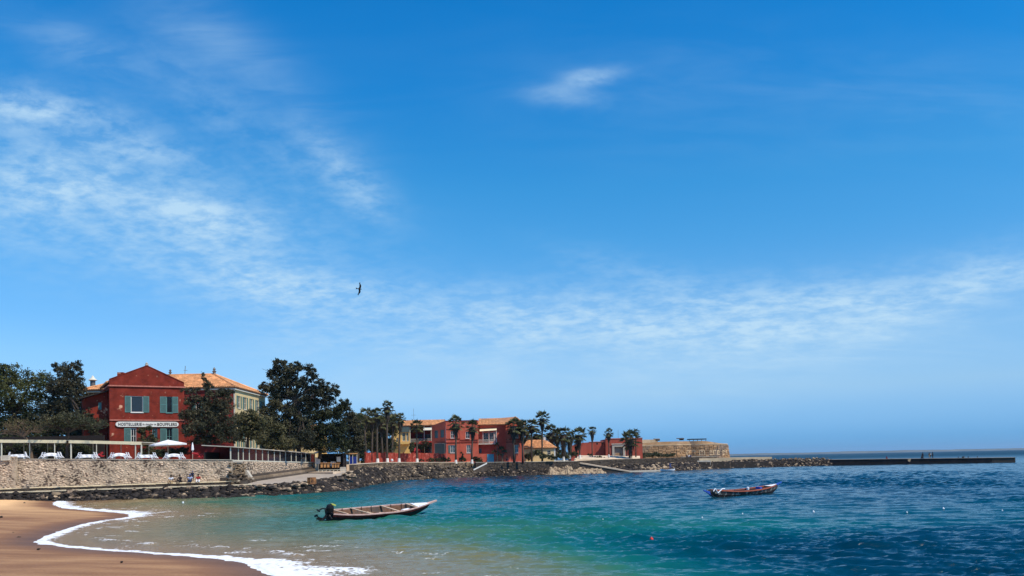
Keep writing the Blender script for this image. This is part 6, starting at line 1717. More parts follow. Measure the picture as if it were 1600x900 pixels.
# broad flat topped tree at the left edge
tree('acacia_tree', 'broad flat topped dark green tree filling the left edge', [(20, 700, 142), (18, 670, 142), (25, 640, 142)],
     [(-60, 600, 50, 24, 144), (5, 590, 48, 17, 142), (50, 592, 34, 14, 142), (20, 612, 55, 22, 140), (70, 612, 22, 20, 141), (-10, 640, 40, 22, 141), (40, 640, 40, 20, 143), (80, 640, 22, 18, 142), (-70, 640, 50, 26, 142), (10, 665, 46, 14, 144), (5, 576, 30, 7, 141), (60, 663, 30, 14, 144)], 30000, .20, 'leaf_acacia', seed=3, tr=.5)
tree('dark_tree', 'upright dark tree with ragged top between the acacia and the hotel', [(108, 705, 139), (106, 660, 139), (108, 620, 139)],
     [(88, 574, 10, 7, 139), (103, 580, 12, 14, 139), (118, 571, 9, 9, 139), (124, 580, 5, 12, 139), (110, 600, 22, 20, 139), (92, 606, 18, 18, 140), (125, 612, 12, 16, 138), (110, 632, 26, 18, 139), (85, 640, 22, 20, 140), (128, 636, 14, 14, 139), (140, 626, 8, 12, 138), (138, 650, 12, 14, 132), (125, 660, 14, 14, 132), (148, 672, 10, 14, 132)], 24000, .17, 'leaf_casuarina', seed=4, tr=.35)  # near right-hand clumps added so the annex behind reads as shaded
tree('dark_tree', 'low dark tree filling the shade behind the canopies left of the hotel', [(150, 705, 136), (150, 690, 136), (152, 670, 136)],
     [(140, 655, 18, 16, 136), (155, 668, 16, 16, 136), (120, 668, 22, 16, 137), (85, 668, 26, 14, 137), (160, 690, 14, 12, 135), (130, 690, 25, 12, 136), (60, 690, 40, 14, 137), (0, 690, 40, 14, 137)], 14000, .18, 'leaf_dark', seed=5, tr=.25)
tree('background_trees', 'dark tree mass closing the garden behind the canopies at the far left', [(10, 700, 150), (10, 690, 150), (10, 680, 150)],
     [(-40, 665, 40, 30, 150), (30, 668, 36, 26, 150), (80, 668, 30, 24, 150), (120, 664, 22, 24, 150), (50, 690, 60, 16, 150), (140, 690, 30, 16, 150)], 16000, .26, 'leaf_dark', seed=40, tr=.3)
tree('background_tree', 'dark bushy tree filling the gap behind the olive trees and shelter', [(410, 705, 178), (410, 690, 178), (410, 680, 178)],
     [(395, 682, 16, 18, 178), (420, 676, 18, 22, 178), (445, 684, 18, 18, 178), (410, 662, 14, 14, 178), (465, 690, 12, 14, 178)], 9000, .27, 'leaf_dark', seed=41, tr=.3)
tree('background_tree', 'dark bushy tree behind the blue booth and first palms', [(570, 712, 230), (570, 700, 230), (570, 690, 230)],
     [(560, 696, 16, 18, 230), (580, 692, 18, 20, 230), (600, 694, 16, 20, 230), (575, 672, 16, 14, 230), (550, 704, 12, 12, 230), (560, 714, 16, 8, 228), (600, 712, 18, 9, 230), (560, 668, 14, 16, 228), (590, 668, 16, 14, 228), (568, 655, 10, 8, 228)], 15000, .32, 'leaf_dark', seed=42, tr=.3)
tree('background_tree', 'dark tree behind the cottage and shaggy palms', [(866, 714, 262), (866, 704, 262), (866, 698, 262)],
     [(858, 700, 9, 10, 262), (870, 704, 8, 10, 262), (842, 690, 12, 10, 262), (826, 690, 10, 12, 262), (882, 712, 14, 5, 262)], 4500, .34, 'leaf_dark', seed=43, tr=.25)
# bare tree
def bare_tree(label, trunk, px0, px1, py0, py1, Y, n, leaves, seed, bark='bark_pale', m='leaf_olive'):
    pts = [P(*t) for t in trunk]; o = pts[0].copy(); o.z -= .5; T = empty('terrace_tree', tuple(o)); tag(T, label, 'tree', 'two low trees on the hotel terrace')
    r = random.Random(seed); mb = MB(); loc = [Vector((0, 0, 0))] + [p - o for p in pts]
    mb.tube(loc, [.30, .26, .22, .17][:len(loc)] + [.16] * max(0, len(loc) - 4), 7); tips = []
    top = loc[-1]
    for k in range(n):
        f = (k + .5) / n; tx = px0 + (px1 - px0) * f; ty = py0 + (py1 - py0) * (.25 + .75 * abs(2 * f - 1) ** 1.5) + r.uniform(-4, 4)
        e = P(tx, ty, Y + r.uniform(-2.5, 2.5)) - o; m1 = top.lerp(e, .35) + Vector((0, 0, r.uniform(.2, .7))); m2 = top.lerp(e, .7) + Vector((0, 0, r.uniform(.1, .6)))
        mb.tube([top, m1, m2, e], [.11, .08, .05, .02], 5)
        for q in range(7):
            s = m1.lerp(e, r.random()); w = s + Vector((r.gauss(0, .8), r.gauss(0, .8), r.uniform(-.1, .9))); mb.tube([s, s.lerp(w, .5) + Vector((0, 0, .1)), w], [.035, .025, .01], 4)
            tips.append(w)
            for _ in range(2): w2 = w + Vector((r.gauss(0, .4), r.gauss(0, .4), r.uniform(-.2, .4))); mb.tube([w, w2], [.014, .006], 3); tips.append(w2)
    mb.build('trunk', M[bark], T)
    if leaves:
        bl = [((t.x, t.y, t.z), (.5, .5, .35), 1) for t in tips]; leaf_cloud('leaves', bl, leaves, .11, M[m], T, seed=seed)
    return T
bare_tree('bare spreading tree with a leaning brown trunk in front of the first canopy', [(49, 716, 120), (48, 702, 120), (43, 688, 120), (38, 682, 120)], -12, 80, 664, 676, 120, 11, 1500, 2)
bare_tree('sparse leafy tree with dark trunk between the two canopies', [(105, 716, 120.5), (105, 700, 120.5), (107, 686, 120.5), (107, 676, 120.5)], 56, 168, 648, 670, 120.5, 18, 15000, 8, bark='bark', m='leaf_dark2')
# climber and shrubs before the hotel front
tree('climbing_shrub', 'tall leafy shrub growing against the lower hotel windows', [(232, 716, 128.5), (231, 700, 128.5), (230, 690, 128.5)],
     [(222, 676, 8, 8, 128.5), (234, 672, 7, 6, 128.5), (226, 690, 11, 8, 128.5), (238, 688, 8, 9, 129), (222, 708, 9, 8, 128.5), (236, 706, 12, 8, 128.5), (252, 709, 10, 6, 128.5)], 7000, .13, 'leaf_olive', 'shrub', seed=9, tr=.1)
for k_, (px_, w_) in enumerate(((-10, 'at the far left behind the first canopy'), (30, 'behind the leaning trunk of the bare tree'), (66, 'between the trunks of the two terrace trees'), (98, 'behind the dark trunked terrace tree'), (128, 'before the red annex under the canopy'))):
    tree('dark_bush', 'dark bush ' + w_, [(px_, 716, 126), (px_, 712, 126)], [(px_, 703, 17, 11, 126), (px_ + 10, 708, 14, 8, 126)], 2200, .15, 'leaf_dark', 'bush', 'dark bushes behind the canopies', seed=50 + k_, tr=.06)
tree('dark_bush', 'dark low bush in the shade under the parasol', [(268, 716, 128), (268, 712, 128)], [(262, 707, 20, 7, 128), (285, 706, 14, 8, 128), (250, 710, 10, 6, 128)], 4000, .13, 'leaf_dark', 'bush', seed=10, tr=.06)
tree('flower_bush', 'small bush with reddish flowers at the seawall left of the last canopy post', [(157, 716, 117.5), (157, 713, 117.5)], [(157, 711, 4, 4, 117.5), (152, 714, 3, 2, 117.5)], 500, .09, 'flower', 'bush', seed=12, tr=.03)
tree('flower_bush', 'small bush with reddish flowers beyond the parasol by the red wall', [(312, 716, 120.5), (312, 713, 120.5)], [(305, 710, 5, 4, 120.5), (316, 712, 6, 3, 120.5)], 600, .09, 'flower', 'bush', seed=13, tr=.03)
# big wind-bent tree against the hotel
tree('leaning_tree', 'wind bent feathery dark tree hiding the hotel wing', [(331, 716, 127), (330, 700, 127), (326, 680, 127), (328, 655, 127)],
     [(317, 588, 4, 5, 127), (322, 597, 6, 7, 127), (328, 608, 9, 9, 127), (340, 612, 14, 9, 127), (357, 614, 9, 8, 127), (325, 625, 18, 11, 127), (350, 632, 18, 14, 127), (300, 628, 12, 10, 127), (296, 648, 16, 13, 126.5), (325, 648, 24, 16, 127), (352, 660, 22, 18, 127),
      (310, 668, 26, 14, 126.5), (340, 680, 26, 13, 127), (292, 672, 12, 10, 126.5), (318, 690, 22, 10, 127), (362, 678, 12, 16, 127), (290, 610, 6, 5, 127), (303, 609, 8, 5, 127)], 30000, .15, 'leaf_casuarina', seed=14, tr=.3, droop=.5)
# bushy olive trees before the cream flank and shelter
tree('olive_tree', 'bushy olive green tree in front of the cream hotel flank', [(387, 712, 136), (387, 695, 136), (388, 675, 136)],
     [(378, 655, 12, 14, 136), (392, 650, 12, 10, 136), (405, 662, 14, 12, 136), (388, 670, 16, 12, 136), (402, 680, 16, 10, 136), (374, 684, 8, 12, 136)], 12000, .15, 'leaf_olive', seed=15, tr=.32)
tree('olive_tree', 'low wide pale leaved tree spreading over the glazed shelter roof', [(430, 714, 148), (431, 700, 148), (430, 685, 148)],
     [(415, 660, 14, 13, 148), (432, 672, 16, 12, 148), (412, 683, 16, 12, 148), (440, 690, 20, 9, 148), (425, 697, 20, 7, 148), (452, 694, 12, 9, 148)], 12000, .16, 'leaf_olive', seed=16, tr=.25)
# the tallest tree
tree('tall_tree', 'tallest tree of the row with a dark airy spreading crown', [(467, 712, 160), (467, 690, 160), (468, 650, 160), (462, 625, 160)],
     [(437, 569, 12, 8, 160), (428, 582, 12, 12, 160), (448, 578, 15, 12, 160), (468, 574, 10, 10, 160), (484, 578, 9, 9, 160), (490, 590, 8, 10, 160), (440, 598, 16, 12, 160), (412, 604, 9, 7, 160), (425, 608, 14, 10, 160), (470, 598, 15, 10, 160), (455, 612, 12, 8, 160),
      (505, 601, 10, 9, 160), (520, 608, 10, 8, 160), (500, 614, 18, 9, 160), (528, 615, 6, 5, 160), (515, 626, 12, 7, 160), (430, 628, 14, 12, 160), (420, 642, 14, 12, 160), (480, 622, 14, 8, 160), (448, 640, 16, 12, 160), (440, 660, 20, 14, 160), (462, 652, 14, 10, 160), (452, 592, 14, 12, 161), (486, 608, 12, 10, 161), (470, 636, 18, 12, 161), (495, 632, 16, 10, 161), (440, 618, 16, 10, 161), (455, 672, 22, 14, 161), (475, 664, 14, 12, 161), (428, 672, 14, 12, 160), (452, 690, 22, 12, 159), (478, 684, 16, 14, 159)], 54000, .20, 'leaf_tall', seed=17, tr=.42)
tree('casuarina_tree', 'dense dark casuarina right below the tallest tree', [(500, 712, 166), (500, 690, 166), (500, 660, 166)],
     [(490, 650, 16, 14, 166), (512, 648, 16, 12, 166), (528, 645, 12, 14, 166), (538, 632, 9, 9, 166), (500, 672, 20, 14, 166), (525, 672, 20, 16, 166), (480, 690, 16, 14, 166), (508, 694, 22, 14, 166), (534, 696, 16, 14, 166), (470, 676, 12, 12, 166)], 26000, .20, 'leaf_dark', seed=18, tr=.35, droop=.4)
tree('casuarina_tree', 'brownish casuarina with feathery top beside the first palms', [(548, 712, 172), (548, 690, 172), (546, 665, 172)],
     [(540, 636, 7, 8, 172), (546, 648, 10, 10, 172), (552, 662, 12, 12, 172), (540, 668, 12, 14, 172), (556, 682, 12, 12, 172), (542, 692, 14, 12, 172), (562, 698, 10, 10, 172)], 13000, .19, 'leaf_casuarina', seed=19, tr=.3, droop=.5)
tree('leafy_tree', 'mixed green tree crowded behind the palms left of the yellow house', [(583, 714, 215), (583, 700, 215), (584, 680, 215)],
     [(572, 662, 10, 10, 215), (584, 668, 14, 12, 215), (600, 664, 12, 12, 215), (612, 672, 10, 12, 215), (575, 686, 12, 12, 215), (592, 690, 14, 12, 215), (608, 694, 12, 10, 215)], 13000, .24, 'leaf_olive', seed=20, tr=.3)
tree('leafy_tree', 'brown green tree standing before the corner of the yellow house', [(613, 714, 225), (613, 700, 225), (613, 690, 225)],
     [(612, 652, 7, 7, 225), (620, 656, 7, 6, 225), (606, 660, 8, 8, 225), (614, 698, 8, 8, 225)], 3600, .24, 'leaf_olive', seed=21, tr=.2)

# ---------------------------------------------------------------- fan palms
def fan_palm(px, pyb, pyt, Y, cr, sk, label, white=False, lean=0.0, seed=0, trunk_r=.24, nf=26, base_z=None, skw=1.0, group='fan palms along the shore'):
    r = random.Random(seed + 31); b = P(px, pyb, Y); top = P(px + lean, pyt + cr * .75, Y); k = Y / FPX; R_ = cr * k * 1.16
    T = empty('fan_palm', (b.x, Y, b.z - .4)); tag(T, label, 'palm', group)
    o = Vector(T.location); t = top - o; H = t.z
    pts = [Vector((0, 0, 0)), Vector((t.x * .15 + r.uniform(-.1, .1), 0, H * .33)), Vector((t.x * .5 + r.uniform(-.1, .1), 0, H * .66)), Vector((t.x, 0, H))]
    mb = MB(); mb.tube(pts, [trunk_r * 1.25, trunk_r, trunk_r * .9, trunk_r * .8], 8); tk = mb.build('trunk', M['palm_bark'], T, smooth=True)
    if white:
        mb = MB(); zt = .4 + (pyb - white) * k; mb.tube([(0, 0, .1), (t.x * .05, 0, zt)], [trunk_r * 1.75, trunk_r * 1.3], 9); mb.build('whitewashed_base', M['white'], T)
    mb = MB()
    for f in range(nf):
        az = 2.399 * f + r.uniform(-.2, .2); el = R(78 - 118 * ((f + .5) / nf)) + r.uniform(-.12, .12)
        d = Vector((math.cos(az) * math.cos(el), math.sin(az) * math.cos(el), math.sin(el)))
        pl = R_ * r.uniform(.42, .68); base = t + Vector((0, 0, R_ * .1 * math.sin(el))); hub = base + d * pl + Vector((0, 0, -.1 * pl * math.cos(el)))
        side = d.cross(Vector((0, 0, 1))); side = side.normalized() if side.length > .01 else Vector((1, 0, 0)); up = side.cross(d)
        mb.add([base - side * .03, base + side * .03, hub + side * .02, hub - side * .02], [(0, 1, 2, 3)])
        fr = R_ * r.uniform(.42, .62); nb = 9
        for q in range(nb):
            a = R(-78 + 156 * q / (nb - 1)); dd = (d * math.cos(a) + side * math.sin(a)).normalized(); dd = (dd + up * (.18 * (1 - abs(q - 4) / 4) - .1) + Vector((0, 0, -.22))).normalized()
            L_ = fr * (1.0 - .22 * abs(q - 4) / 4); w = dd.cross(up).normalized() * fr * .105; m1 = hub + dd * L_ * .55; tip = hub + dd * L_ + Vector((0, 0, -fr * .16))
            mb.add([hub, m1 + w, tip, m1 - w], [(0, 1, 2, 3)])
    mb.build('crown', M['leaf_palm'], T)
    if sk:
        mb = MB(); S = sk * k; n = 90
        mb.tube([t - Vector((0, 0, S)), t - Vector((0, 0, S * .5)), t + Vector((0, 0, .1))], [trunk_r * 1.1, trunk_r * 1.9 * skw, R_ * .30 * skw], 9)
        for q in range(n):
            az = r.uniform(0, 6.28); z0_ = -r.random() ** 1.2 * S * .8; rr = (R_ * .42 * skw) * (1 + z0_ / S) + trunk_r * .9; L_ = S * r.uniform(.2, .4)
            a = t + Vector((math.cos(az) * rr * .75, math.sin(az) * rr * .75, z0_)); c = a + Vector((math.cos(az) * rr * r.uniform(-.05, .35), math.sin(az) * rr * .2, -L_)); s = Vector((-math.sin(az), math.cos(az), 0)) * r.uniform(.08, .16)
            mb.add([a - s, a + s, c + s * .2, c - s * .2], [(0, 1, 2, 3)])
        mb.build('dead_frond_skirt', M['palm_dead'], T)
    return T
PALMS = [ # px, base, top, Y, crown px, skirt px, label, white top y, lean
    (590, 722.5, 640, 195, 12, 16, 'palm with whitewashed foot, first from the blue booth', 716.5, 0),
    (605.3, 722.5, 629, 198, 10, 22, 'tallest palm of the left cluster, whitewashed foot', 716, 0),
    (623.5, 722.5, 648, 201, 9, 20, 'whitewashed footed palm in front of the yellow house', 716, 2),
    (651.8, 722.5, 658, 207, 11, 6, 'slim palm before the red veranda with a narrow white foot', 716.5, -1),
    (712.3, 722.5, 653, 217, 12.5, 22, 'palm before the pink tower block, left of a pair', 718.5, 0),
    (737.3, 722.5, 659, 220, 11.5, 20, 'palm before the pink tower block, nearer the balcony', 718, 1),
    (803.2, 721, 657, 224, 12.5, 26, 'palm before the tiled gable with long dead skirt, left of a pair', None, -1),
    (816.8, 721, 659, 225, 10.5, 26, 'palm before the right edge of the tiled gable', None, -1),
    (831, 720.5, 657.5, 229, 11, 12, 'slim palm left of the cream cottage roof', None, 0),
    (847.3, 720, 646, 232, 12, 18, 'very tall slim palm rising before the cream cottage', None, -.5),
    (861, 714, 667.5, 246, 13, 26, 'stout shaggy palm behind the right end of the cottage', None, 0),
    (880.8, 719.5, 670, 242, 12.5, 32, 'stout shaggy palm with whitewashed foot right of the cottage', 713.5, -1),
    (890.3, 715.5, 677, 250, 9, 26, 'shaggy palm close behind the whitewashed one', 709.5, 0),
    (906, 715, 670, 252, 13, 24, 'wide headed palm before the left end of the red bunker', 711, -1.5),
    (925.5, 712, 668, 256, 7, 16, 'small slim palm before the low red bunker wing', None, -.3),
    (951.3, 713, 671.5, 256, 8, 13, 'slim palm before the bunker left of its gateway', 710, -.5),
    (984, 713.5, 676, 258, 15, 26, 'big shaggy palm right of the bunker gateway', None, 0),
    (993.5, 713, 671.5, 262, 6, 7, 'small headed palm highest above the bunker corner', None, .5),
    (985.5, 713, 676.5, 264, 4.5, 4, 'slender palm shoot standing left of the highest one at the bunker', None, 0),
    (979.5, 713, 678.5, 264, 5, 4, 'leftmost slender palm of the bunker clump', None, -1),
    (560, 720, 650, 186, 12, 14, 'shadowy palm at the left edge of the palm cluster', None, 0),
    (571, 722, 641, 200, 12, 18, 'palm with pale fronds behind the blue booth', None, 0),
    (581, 722, 645, 205, 12, 18, 'crowded palm between the booth palms', None, 1),
    (597, 722, 652, 208, 12, 16, 'short palm half hidden behind the tallest of the cluster', None, 0),
    (613, 722, 652, 212, 10, 14, 'palm behind the tallest one on its right', None, 1),
    (838, 716, 672, 245, 9, 10, 'low bushy palm showing between the two slim ones', None, 0),
    (870, 716, 674, 250, 11, 20, 'shaggy palm squeezed between the two stout ones', None, 0),
    (823, 716, 668, 240, 8, 10, 'small palm head just right of the tiled gable', None, 0),
    (900.5, 713.5, 694, 254, 4.5, 9, 'dwarf palm at the foot of the wide headed one', None, 0),
]
for i, (px, yb, yt, Y, cr, sk, lab, wh, ln) in enumerate(PALMS):
    fan_palm(px, yb, yt, Y, cr, sk, lab, wh, ln, seed=i, trunk_r=.17 if i in (14, 15, 17, 18, 19) else .23, nf=22 if cr < 8 else 28, skw=1.45 if sk > 22 else 1.1)

# short forked pandanus by the garden wall
for px, pyt, lab, sd in ((777, 688, 'short forked screw palm just right of the blue door', 1), (784.5, 694, 'second short screw palm beside the tiled gable block', 2)):
    b = P(px, 721.5, 225.3); T = empty('screw_palm', (b.x, 225.3, 3.3)); tag(T, lab, 'palm', 'short screw palms by the garden wall')
    r = random.Random(sd); H = P(px, pyt + 6, 225.3).z - 3.3; mb = MB(); mb.tube([(0, 0, 0), (.1, 0, H * .55), (0, 0, H)], [.22, .17, .12], 6)
    heads = [(0, 0, H)]
    for s in (-1, 1):
        e = (s * .7, 0, H * (.62 if s < 0 else .78)); mb.tube([(.1, 0, H * .4), e], [.14, .09], 5); heads.append(e)
    mb.build('trunk', M['bark_pale'], T); mb = MB()
    for h in heads:
        for q in range(34):
            az, el = r.uniform(0, 6.28), r.uniform(-.5, 1.3); d = Vector((math.cos(az) * math.cos(el), math.sin(az) * math.cos(el), math.sin(el))); L_ = r.uniform(.6, 1.05); s = d.cross(Vector((0, 0, 1))).normalized() * .06; a = Vector(h)
            mb.add([a - s, a + s, a + d * L_ * .6 + s, a + d * L_ + Vector((0, 0, -.3)), a + d * L_ * .6 - s], [(0, 1, 2, 3, 4)])
    mb.build('crown', M['leaf_palm'], T)

# ---------------------------------------------------------------- shrubs and hedges
def shrub(label, blobs, n, size=.18, m='hedge', seed=0, name='shrub', cat='shrub'):
    px, py, rx, ry, Y = blobs[0]; o = P(px, py + ry, Y); T = empty(name, tuple(o)); tag(T, label, cat)
    mb = MB(); mb.tube([(0, 0, -.3), (0, 0, .5)], [.08, .05], 5)
    for k in range(4): mb.tube([(0, 0, .1), (math.cos(k * 1.6) * .5, math.sin(k * 1.6) * .5, .9)], [.04, .02], 4)
    mb.build('stem', M['bark'], T); leaf_cloud('foliage', blobs_px(blobs, o), n, size, M[m], T, seed=seed + 60)
shrub('pointed dark shrub against the pink tower between its two palms', [(722, 713, 2.5, 7, 225), (722, 718, 6, 4, 225)], 1100, seed=1, m='leaf_dark')
shrub('rounded dark shrub below the balcony left of the blue door', [(747, 718, 7, 5, 225), (741, 716, 4, 4, 225)], 1300, seed=2, m='leaf_dark')
shrub('low straggling hedge at the foot of the red fence', [(675, 719, 14, 2.6, 215), (695, 718, 9, 4, 220), (657, 719, 6, 2, 210)], 1700, seed=3, m='leaf_dark')
shrub('dark hedge and shrubs in front of the cream cottage', [(826, 713, 7, 6, 231), (838, 707, 8, 5, 231), (850, 713, 8, 4, 231), (862, 714, 7, 4, 231)], 4200, .2, seed=4)
shrub('scrubby bushes at the left foot of the bunker', [(884, 712, 9, 5, 248), (897, 709, 6, 4, 250), (872, 712, 5, 4, 247)], 2200, .2, seed=5)
shrub('long dark hedge along the foot of the fort wall', [(1002, 711, 14, 3.6, 283), (1022, 710.5, 14, 3.2, 287), (1044, 711, 14, 2.0, 290), (990, 713, 6, 2.5, 280)], 5200, .22, seed=6)
shrub('small dark bush on the pale bank under the bunker', [(922, 710.5, 4, 2, 258), (937, 714.5, 9, 1.4, 257)], 700, .18, seed=7, m='leaf_dark')
shrub('green bush between the palms before the yellow house', [(612, 700, 6, 9, 213), (603, 712, 10, 6, 209)], 2400, .2, seed=8)

# ================================================================== BOATS
def hull(mb, L_, sec, nx=40, thick=.06):
    """open plank boat: sec(f) -> (half beam, keel z, sheer z, rake offset); outer and inner skins"""
    rows = []; m = 7
    for i in range(nx + 1):
        f = i / nx; b, zk, zs, dx = sec(f); x = (f - .5) * L_
        ring = []
        for j in range(m):
            t = j / (m - 1); yy = b * (t ** .55); z = zk + (zs - zk) * (t ** 1.7); ring.append((x + dx * t, yy, z))
        rows.append(ring)
    def skin(s, off):
        vs = []; fs = []
        for ring in rows:
            for (x, y, z) in ring: vs.append((x, s * max(0, y - off), z + (off if off else 0) * (z < ring[-1][2] - .01)))
        for i in range(nx):
            for j in range(m - 1): k = i * m + j; fs.append((k, k + m, k + m + 1, k + 1))
        mb.add(vs, fs)
    return rows, skin

def pirogue_near():
    A, B = Vector((P(517, 812, 60.6).x, 60.6)), Vector((P(662, 800, 66.0).x, 66.0))
    d = B - A; L_ = d.length + .4; c = (A + B) / 2
    T = empty('motor_pirogue', (c.x, c.y, .02)); T.rotation_euler = (R(12.5), R(-.8), math.atan2(d.y, d.x)); tag(T, 'long open wooden boat with black outboard engine, moored nearest the beach', 'boat')
    def sec(f):
        b = .95 * (1 - max(0, (f - .55) / .45) ** 2.1) * (1 - .42 * max(0, (.35 - f) / .35) ** 1.6); b = max(b, .02)
        zk = -.22 + .62 * max(0, (f - .68) / .32) ** 2 + .10 * max(0, (.2 - f) / .2) ** 2
        zs = .56 + .22 * max(0, (f - .5) / .5) ** 2 + .12 * max(0, (.3 - f) / .3) ** 2
        return b, zk, zs, .3 * max(0, (f - .8) / .2)
    mb = MB(); rows, skin = hull(mb, L_, sec)
    mb.use(M['boat_dark'])
    skin(1, 0); skin(-1, 0); h = mb.build('hull', None, T, smooth=True)
    # paint strakes
    for s in (-1, 1):
        mb = MB(); V = []; 
        for r_ in rows:
            x, y, z = r_[-1]; V += [(x, s * (y + .012), z - .02), (x, s * (r_[-2][1] + .014 + (y - r_[-2][1]) * .55), z - (z - r_[-2][2]) * .85)]
        mb.add(V, [(2 * i, 2 * i + 2, 2 * i + 3, 2 * i + 1) for i in range(len(rows) - 1)]); mb.build('painted_strake', M['boat_maroon'], T, smooth=True)
        mb = MB(); rows2, sk = hull(mb, L_, sec); 
        mb = MB(); V = []; m = 7
        for r_ in rows:
            for (x, y, z) in r_: V.append((x, s * max(0, y - .05), z + (.06 if z < r_[-1][2] - .01 else 0)))
        mb.add(V, [(i * m + j, (i + 1) * m + j, (i + 1) * m + j + 1, i * m + j + 1) for i in range(len(rows) - 1) for j in range(m - 1)]); mb.build('inner_planking', M['boat_in'], T, smooth=True)
        mb = MB(); V = []
        for r_ in rows:
            x, y, z = r_[-1]; V += [(x, s * (y + .045), z - .03), (x, s * (y + .045), z + .045), (x, s * max(0, y - .06), z + .045), (x, s * max(0, y - .06), z - .03)]
        n = len(rows); mb.add(V, [(4 * i + j, 4 * i + 4 + j, 4 * i + 4 + (j + 1) % 4, 4 * i + (j + 1) % 4) for i in range(n - 1) for j in range(4)]); mb.build('gunwale', M['boat_rail'], T)
    # ribs
    for i in range(3, 36, 4):
        for s in (-1, 1):
            mb = MB(); r_ = rows[i]; mb.tube([(x, s * max(0, y - .08), z + .09) for (x, y, z) in r_], .028, 4); mb.build('rib', M['boat_in'], T)
    # thwarts (bare poles and planks lying across)
    for f, dx, wd, m in ((.10, .25, .05, 'boat_thwart'), (.30, .30, .055, 'boat_thwart'), (.60, .22, .075, 'boat_thwart'), (.83, .10, .06, 'boat_thwart')):
        b, zk, zs, _ = sec(f); x = (f - .5) * L_; mb = MB(); a, c_ = Vector((x + dx, -b + .02, zs + .05)), Vector((x - dx, b - .02, zs + .05)); mid = (a + c_) / 2; v = c_ - a
        mb.box(mid, (v.length, wd * 2.2, .045), math.atan2(v.y, v.x)); mb.build('thwart', M[m], T)
    b, zk, zs, _ = sec(.5); mb = MB(); mb.tube([(.35, -.7, .12), (-.9, .3, .38)], .045, 6); mb.build('loose_pole', M['boat_thwart'], T)
    mb = MB(); mb.tube([(.85, -.75, .40), (.30, .5, .20)], .05, 6); mb.build('loose_pole', M['boat_thwart'], T)
    mb = MB(); b, zk, zs, _ = sec(.9); x0 = .42 * L_
    V = []
    for i in range(34, 41):
        x, y, z = rows[i][-1]; V += [(x, -y, z + .05), (x, y, z + .05)]
    mb.add(V, [(2 * i, 2 * i + 2, 2 * i + 3, 2 * i + 1) for i in range(6)]); mb.build('foredeck', M['boat_white'], T)
    mb = MB(); xe, ye, ze = rows[-1][-1]; mb.hexa([(xe - .9, -.10, ze - .28), (xe + .60, -.05, ze + .10), (xe + .60, .05, ze + .10), (xe - .9, .10, ze - .28), (xe - .9, -.10, ze - .10), (xe + .60, -.05, ze + .21), (xe + .60, .05, ze + .21), (xe - .9, .10, ze - .10)]); mb.build('bow_spur', M['boat_rail'], T)
    b0, zk0, zs0, _ = sec(0); mb = MB(); mb.hexa([(-L_ / 2 - .02, -b0 * .3, zk0), (-L_ / 2 + .06, -b0 * .3, zk0), (-L_ / 2 + .06, b0 * .3, zk0), (-L_ / 2 - .02, b0 * .3, zk0), (-L_ / 2 - .06, -b0 - .03, zs0 + .06), (-L_ / 2 + .06, -b0 - .03, zs0 + .06), (-L_ / 2 + .06, b0 + .03, zs0 + .06), (-L_ / 2 - .06, b0 + .03, zs0 + .06)]); mb.build('transom', M['boat_dark'], T)
    mb = MB(); mb.hexa([(-L_ / 2 - .85, -.12, -.02), (-L_ / 2, -.2, -.12), (-L_ / 2, .2, -.12), (-L_ / 2 - .85, .12, -.02), (-L_ / 2 - .85, -.12, .10), (-L_ / 2, -.2, .06), (-L_ / 2, .2, .06), (-L_ / 2 - .85, .12, .10)]); mb.build('stern_spur', M['boat_dark'], T)
    # things lying in the boat
    mb = MB(); mb.lathe((-3.1, -.2, .02), [(0, .38), (.12, .36), (.2, .3), (.2, 0), (0, 0)], 9); mb.build('fuel_can', M['red_plastic'], T)
    mb = MB(); mb.lathe((-2.75, .25, .02), [(0, .30), (.1, .28), (.16, .2), (.16, 0), (0, 0)], 9); mb.build('fuel_can', M['red_plastic'], T)
    mb = MB(); mb.hexa([(2.1, -.30, .25), (2.9, -.2, .35), (2.8, .3, .35), (2.0, .25, .25), (2.15, -.25, .40), (2.85, -.2, .46), (2.75, .25, .46), (2.05, .2, .40)]); mb.build('white_box', M['boat_white'], T)
    rr = random.Random(4); mb = MB()
    for k in range(26):
        x, y = rr.uniform(.9, 2.2), rr.uniform(-.45, .45); mb.tube([(x, y, .1), (x + rr.uniform(-.4, .4), y + rr.uniform(-.3, .3), .1 + rr.uniform(0, .16))], rr.uniform(.03, .08), 5)
    mb.build('netting_heap', M['orange_wood'], T)
    # outboard engine, tilted up
    E = MB(); x = -L_ / 2 - .02
    E.use(M['engine'])
    E.lathe((x + .05, 0, .62), [(0, 0), (.20, .0), (.27, .08), (.28, .38), (.22, .56), (.12, .62), (0, .63)], 12)
    ob = E.build('outboard_engine', None, T, smooth=False)
    mb = MB(); mb.tube([(x, 0, .75), (x - .25, 0, .35), (x - .55, 0, .10)], [.13, .10, .09], 8); mb.hexa([(x - .5, -.03, .05), (x - .95, -.02, .25), (x - .95, .02, .25), (x - .5, .03, .05), (x - .42, -.03, .30), (x - .85, -.02, .42), (x - .85, .02, .42), (x - .42, .03, .30)]); mb.build('drive_leg', M['engine'], ob)
    mb = MB(); c0 = Vector((x - .98, 0, .42))
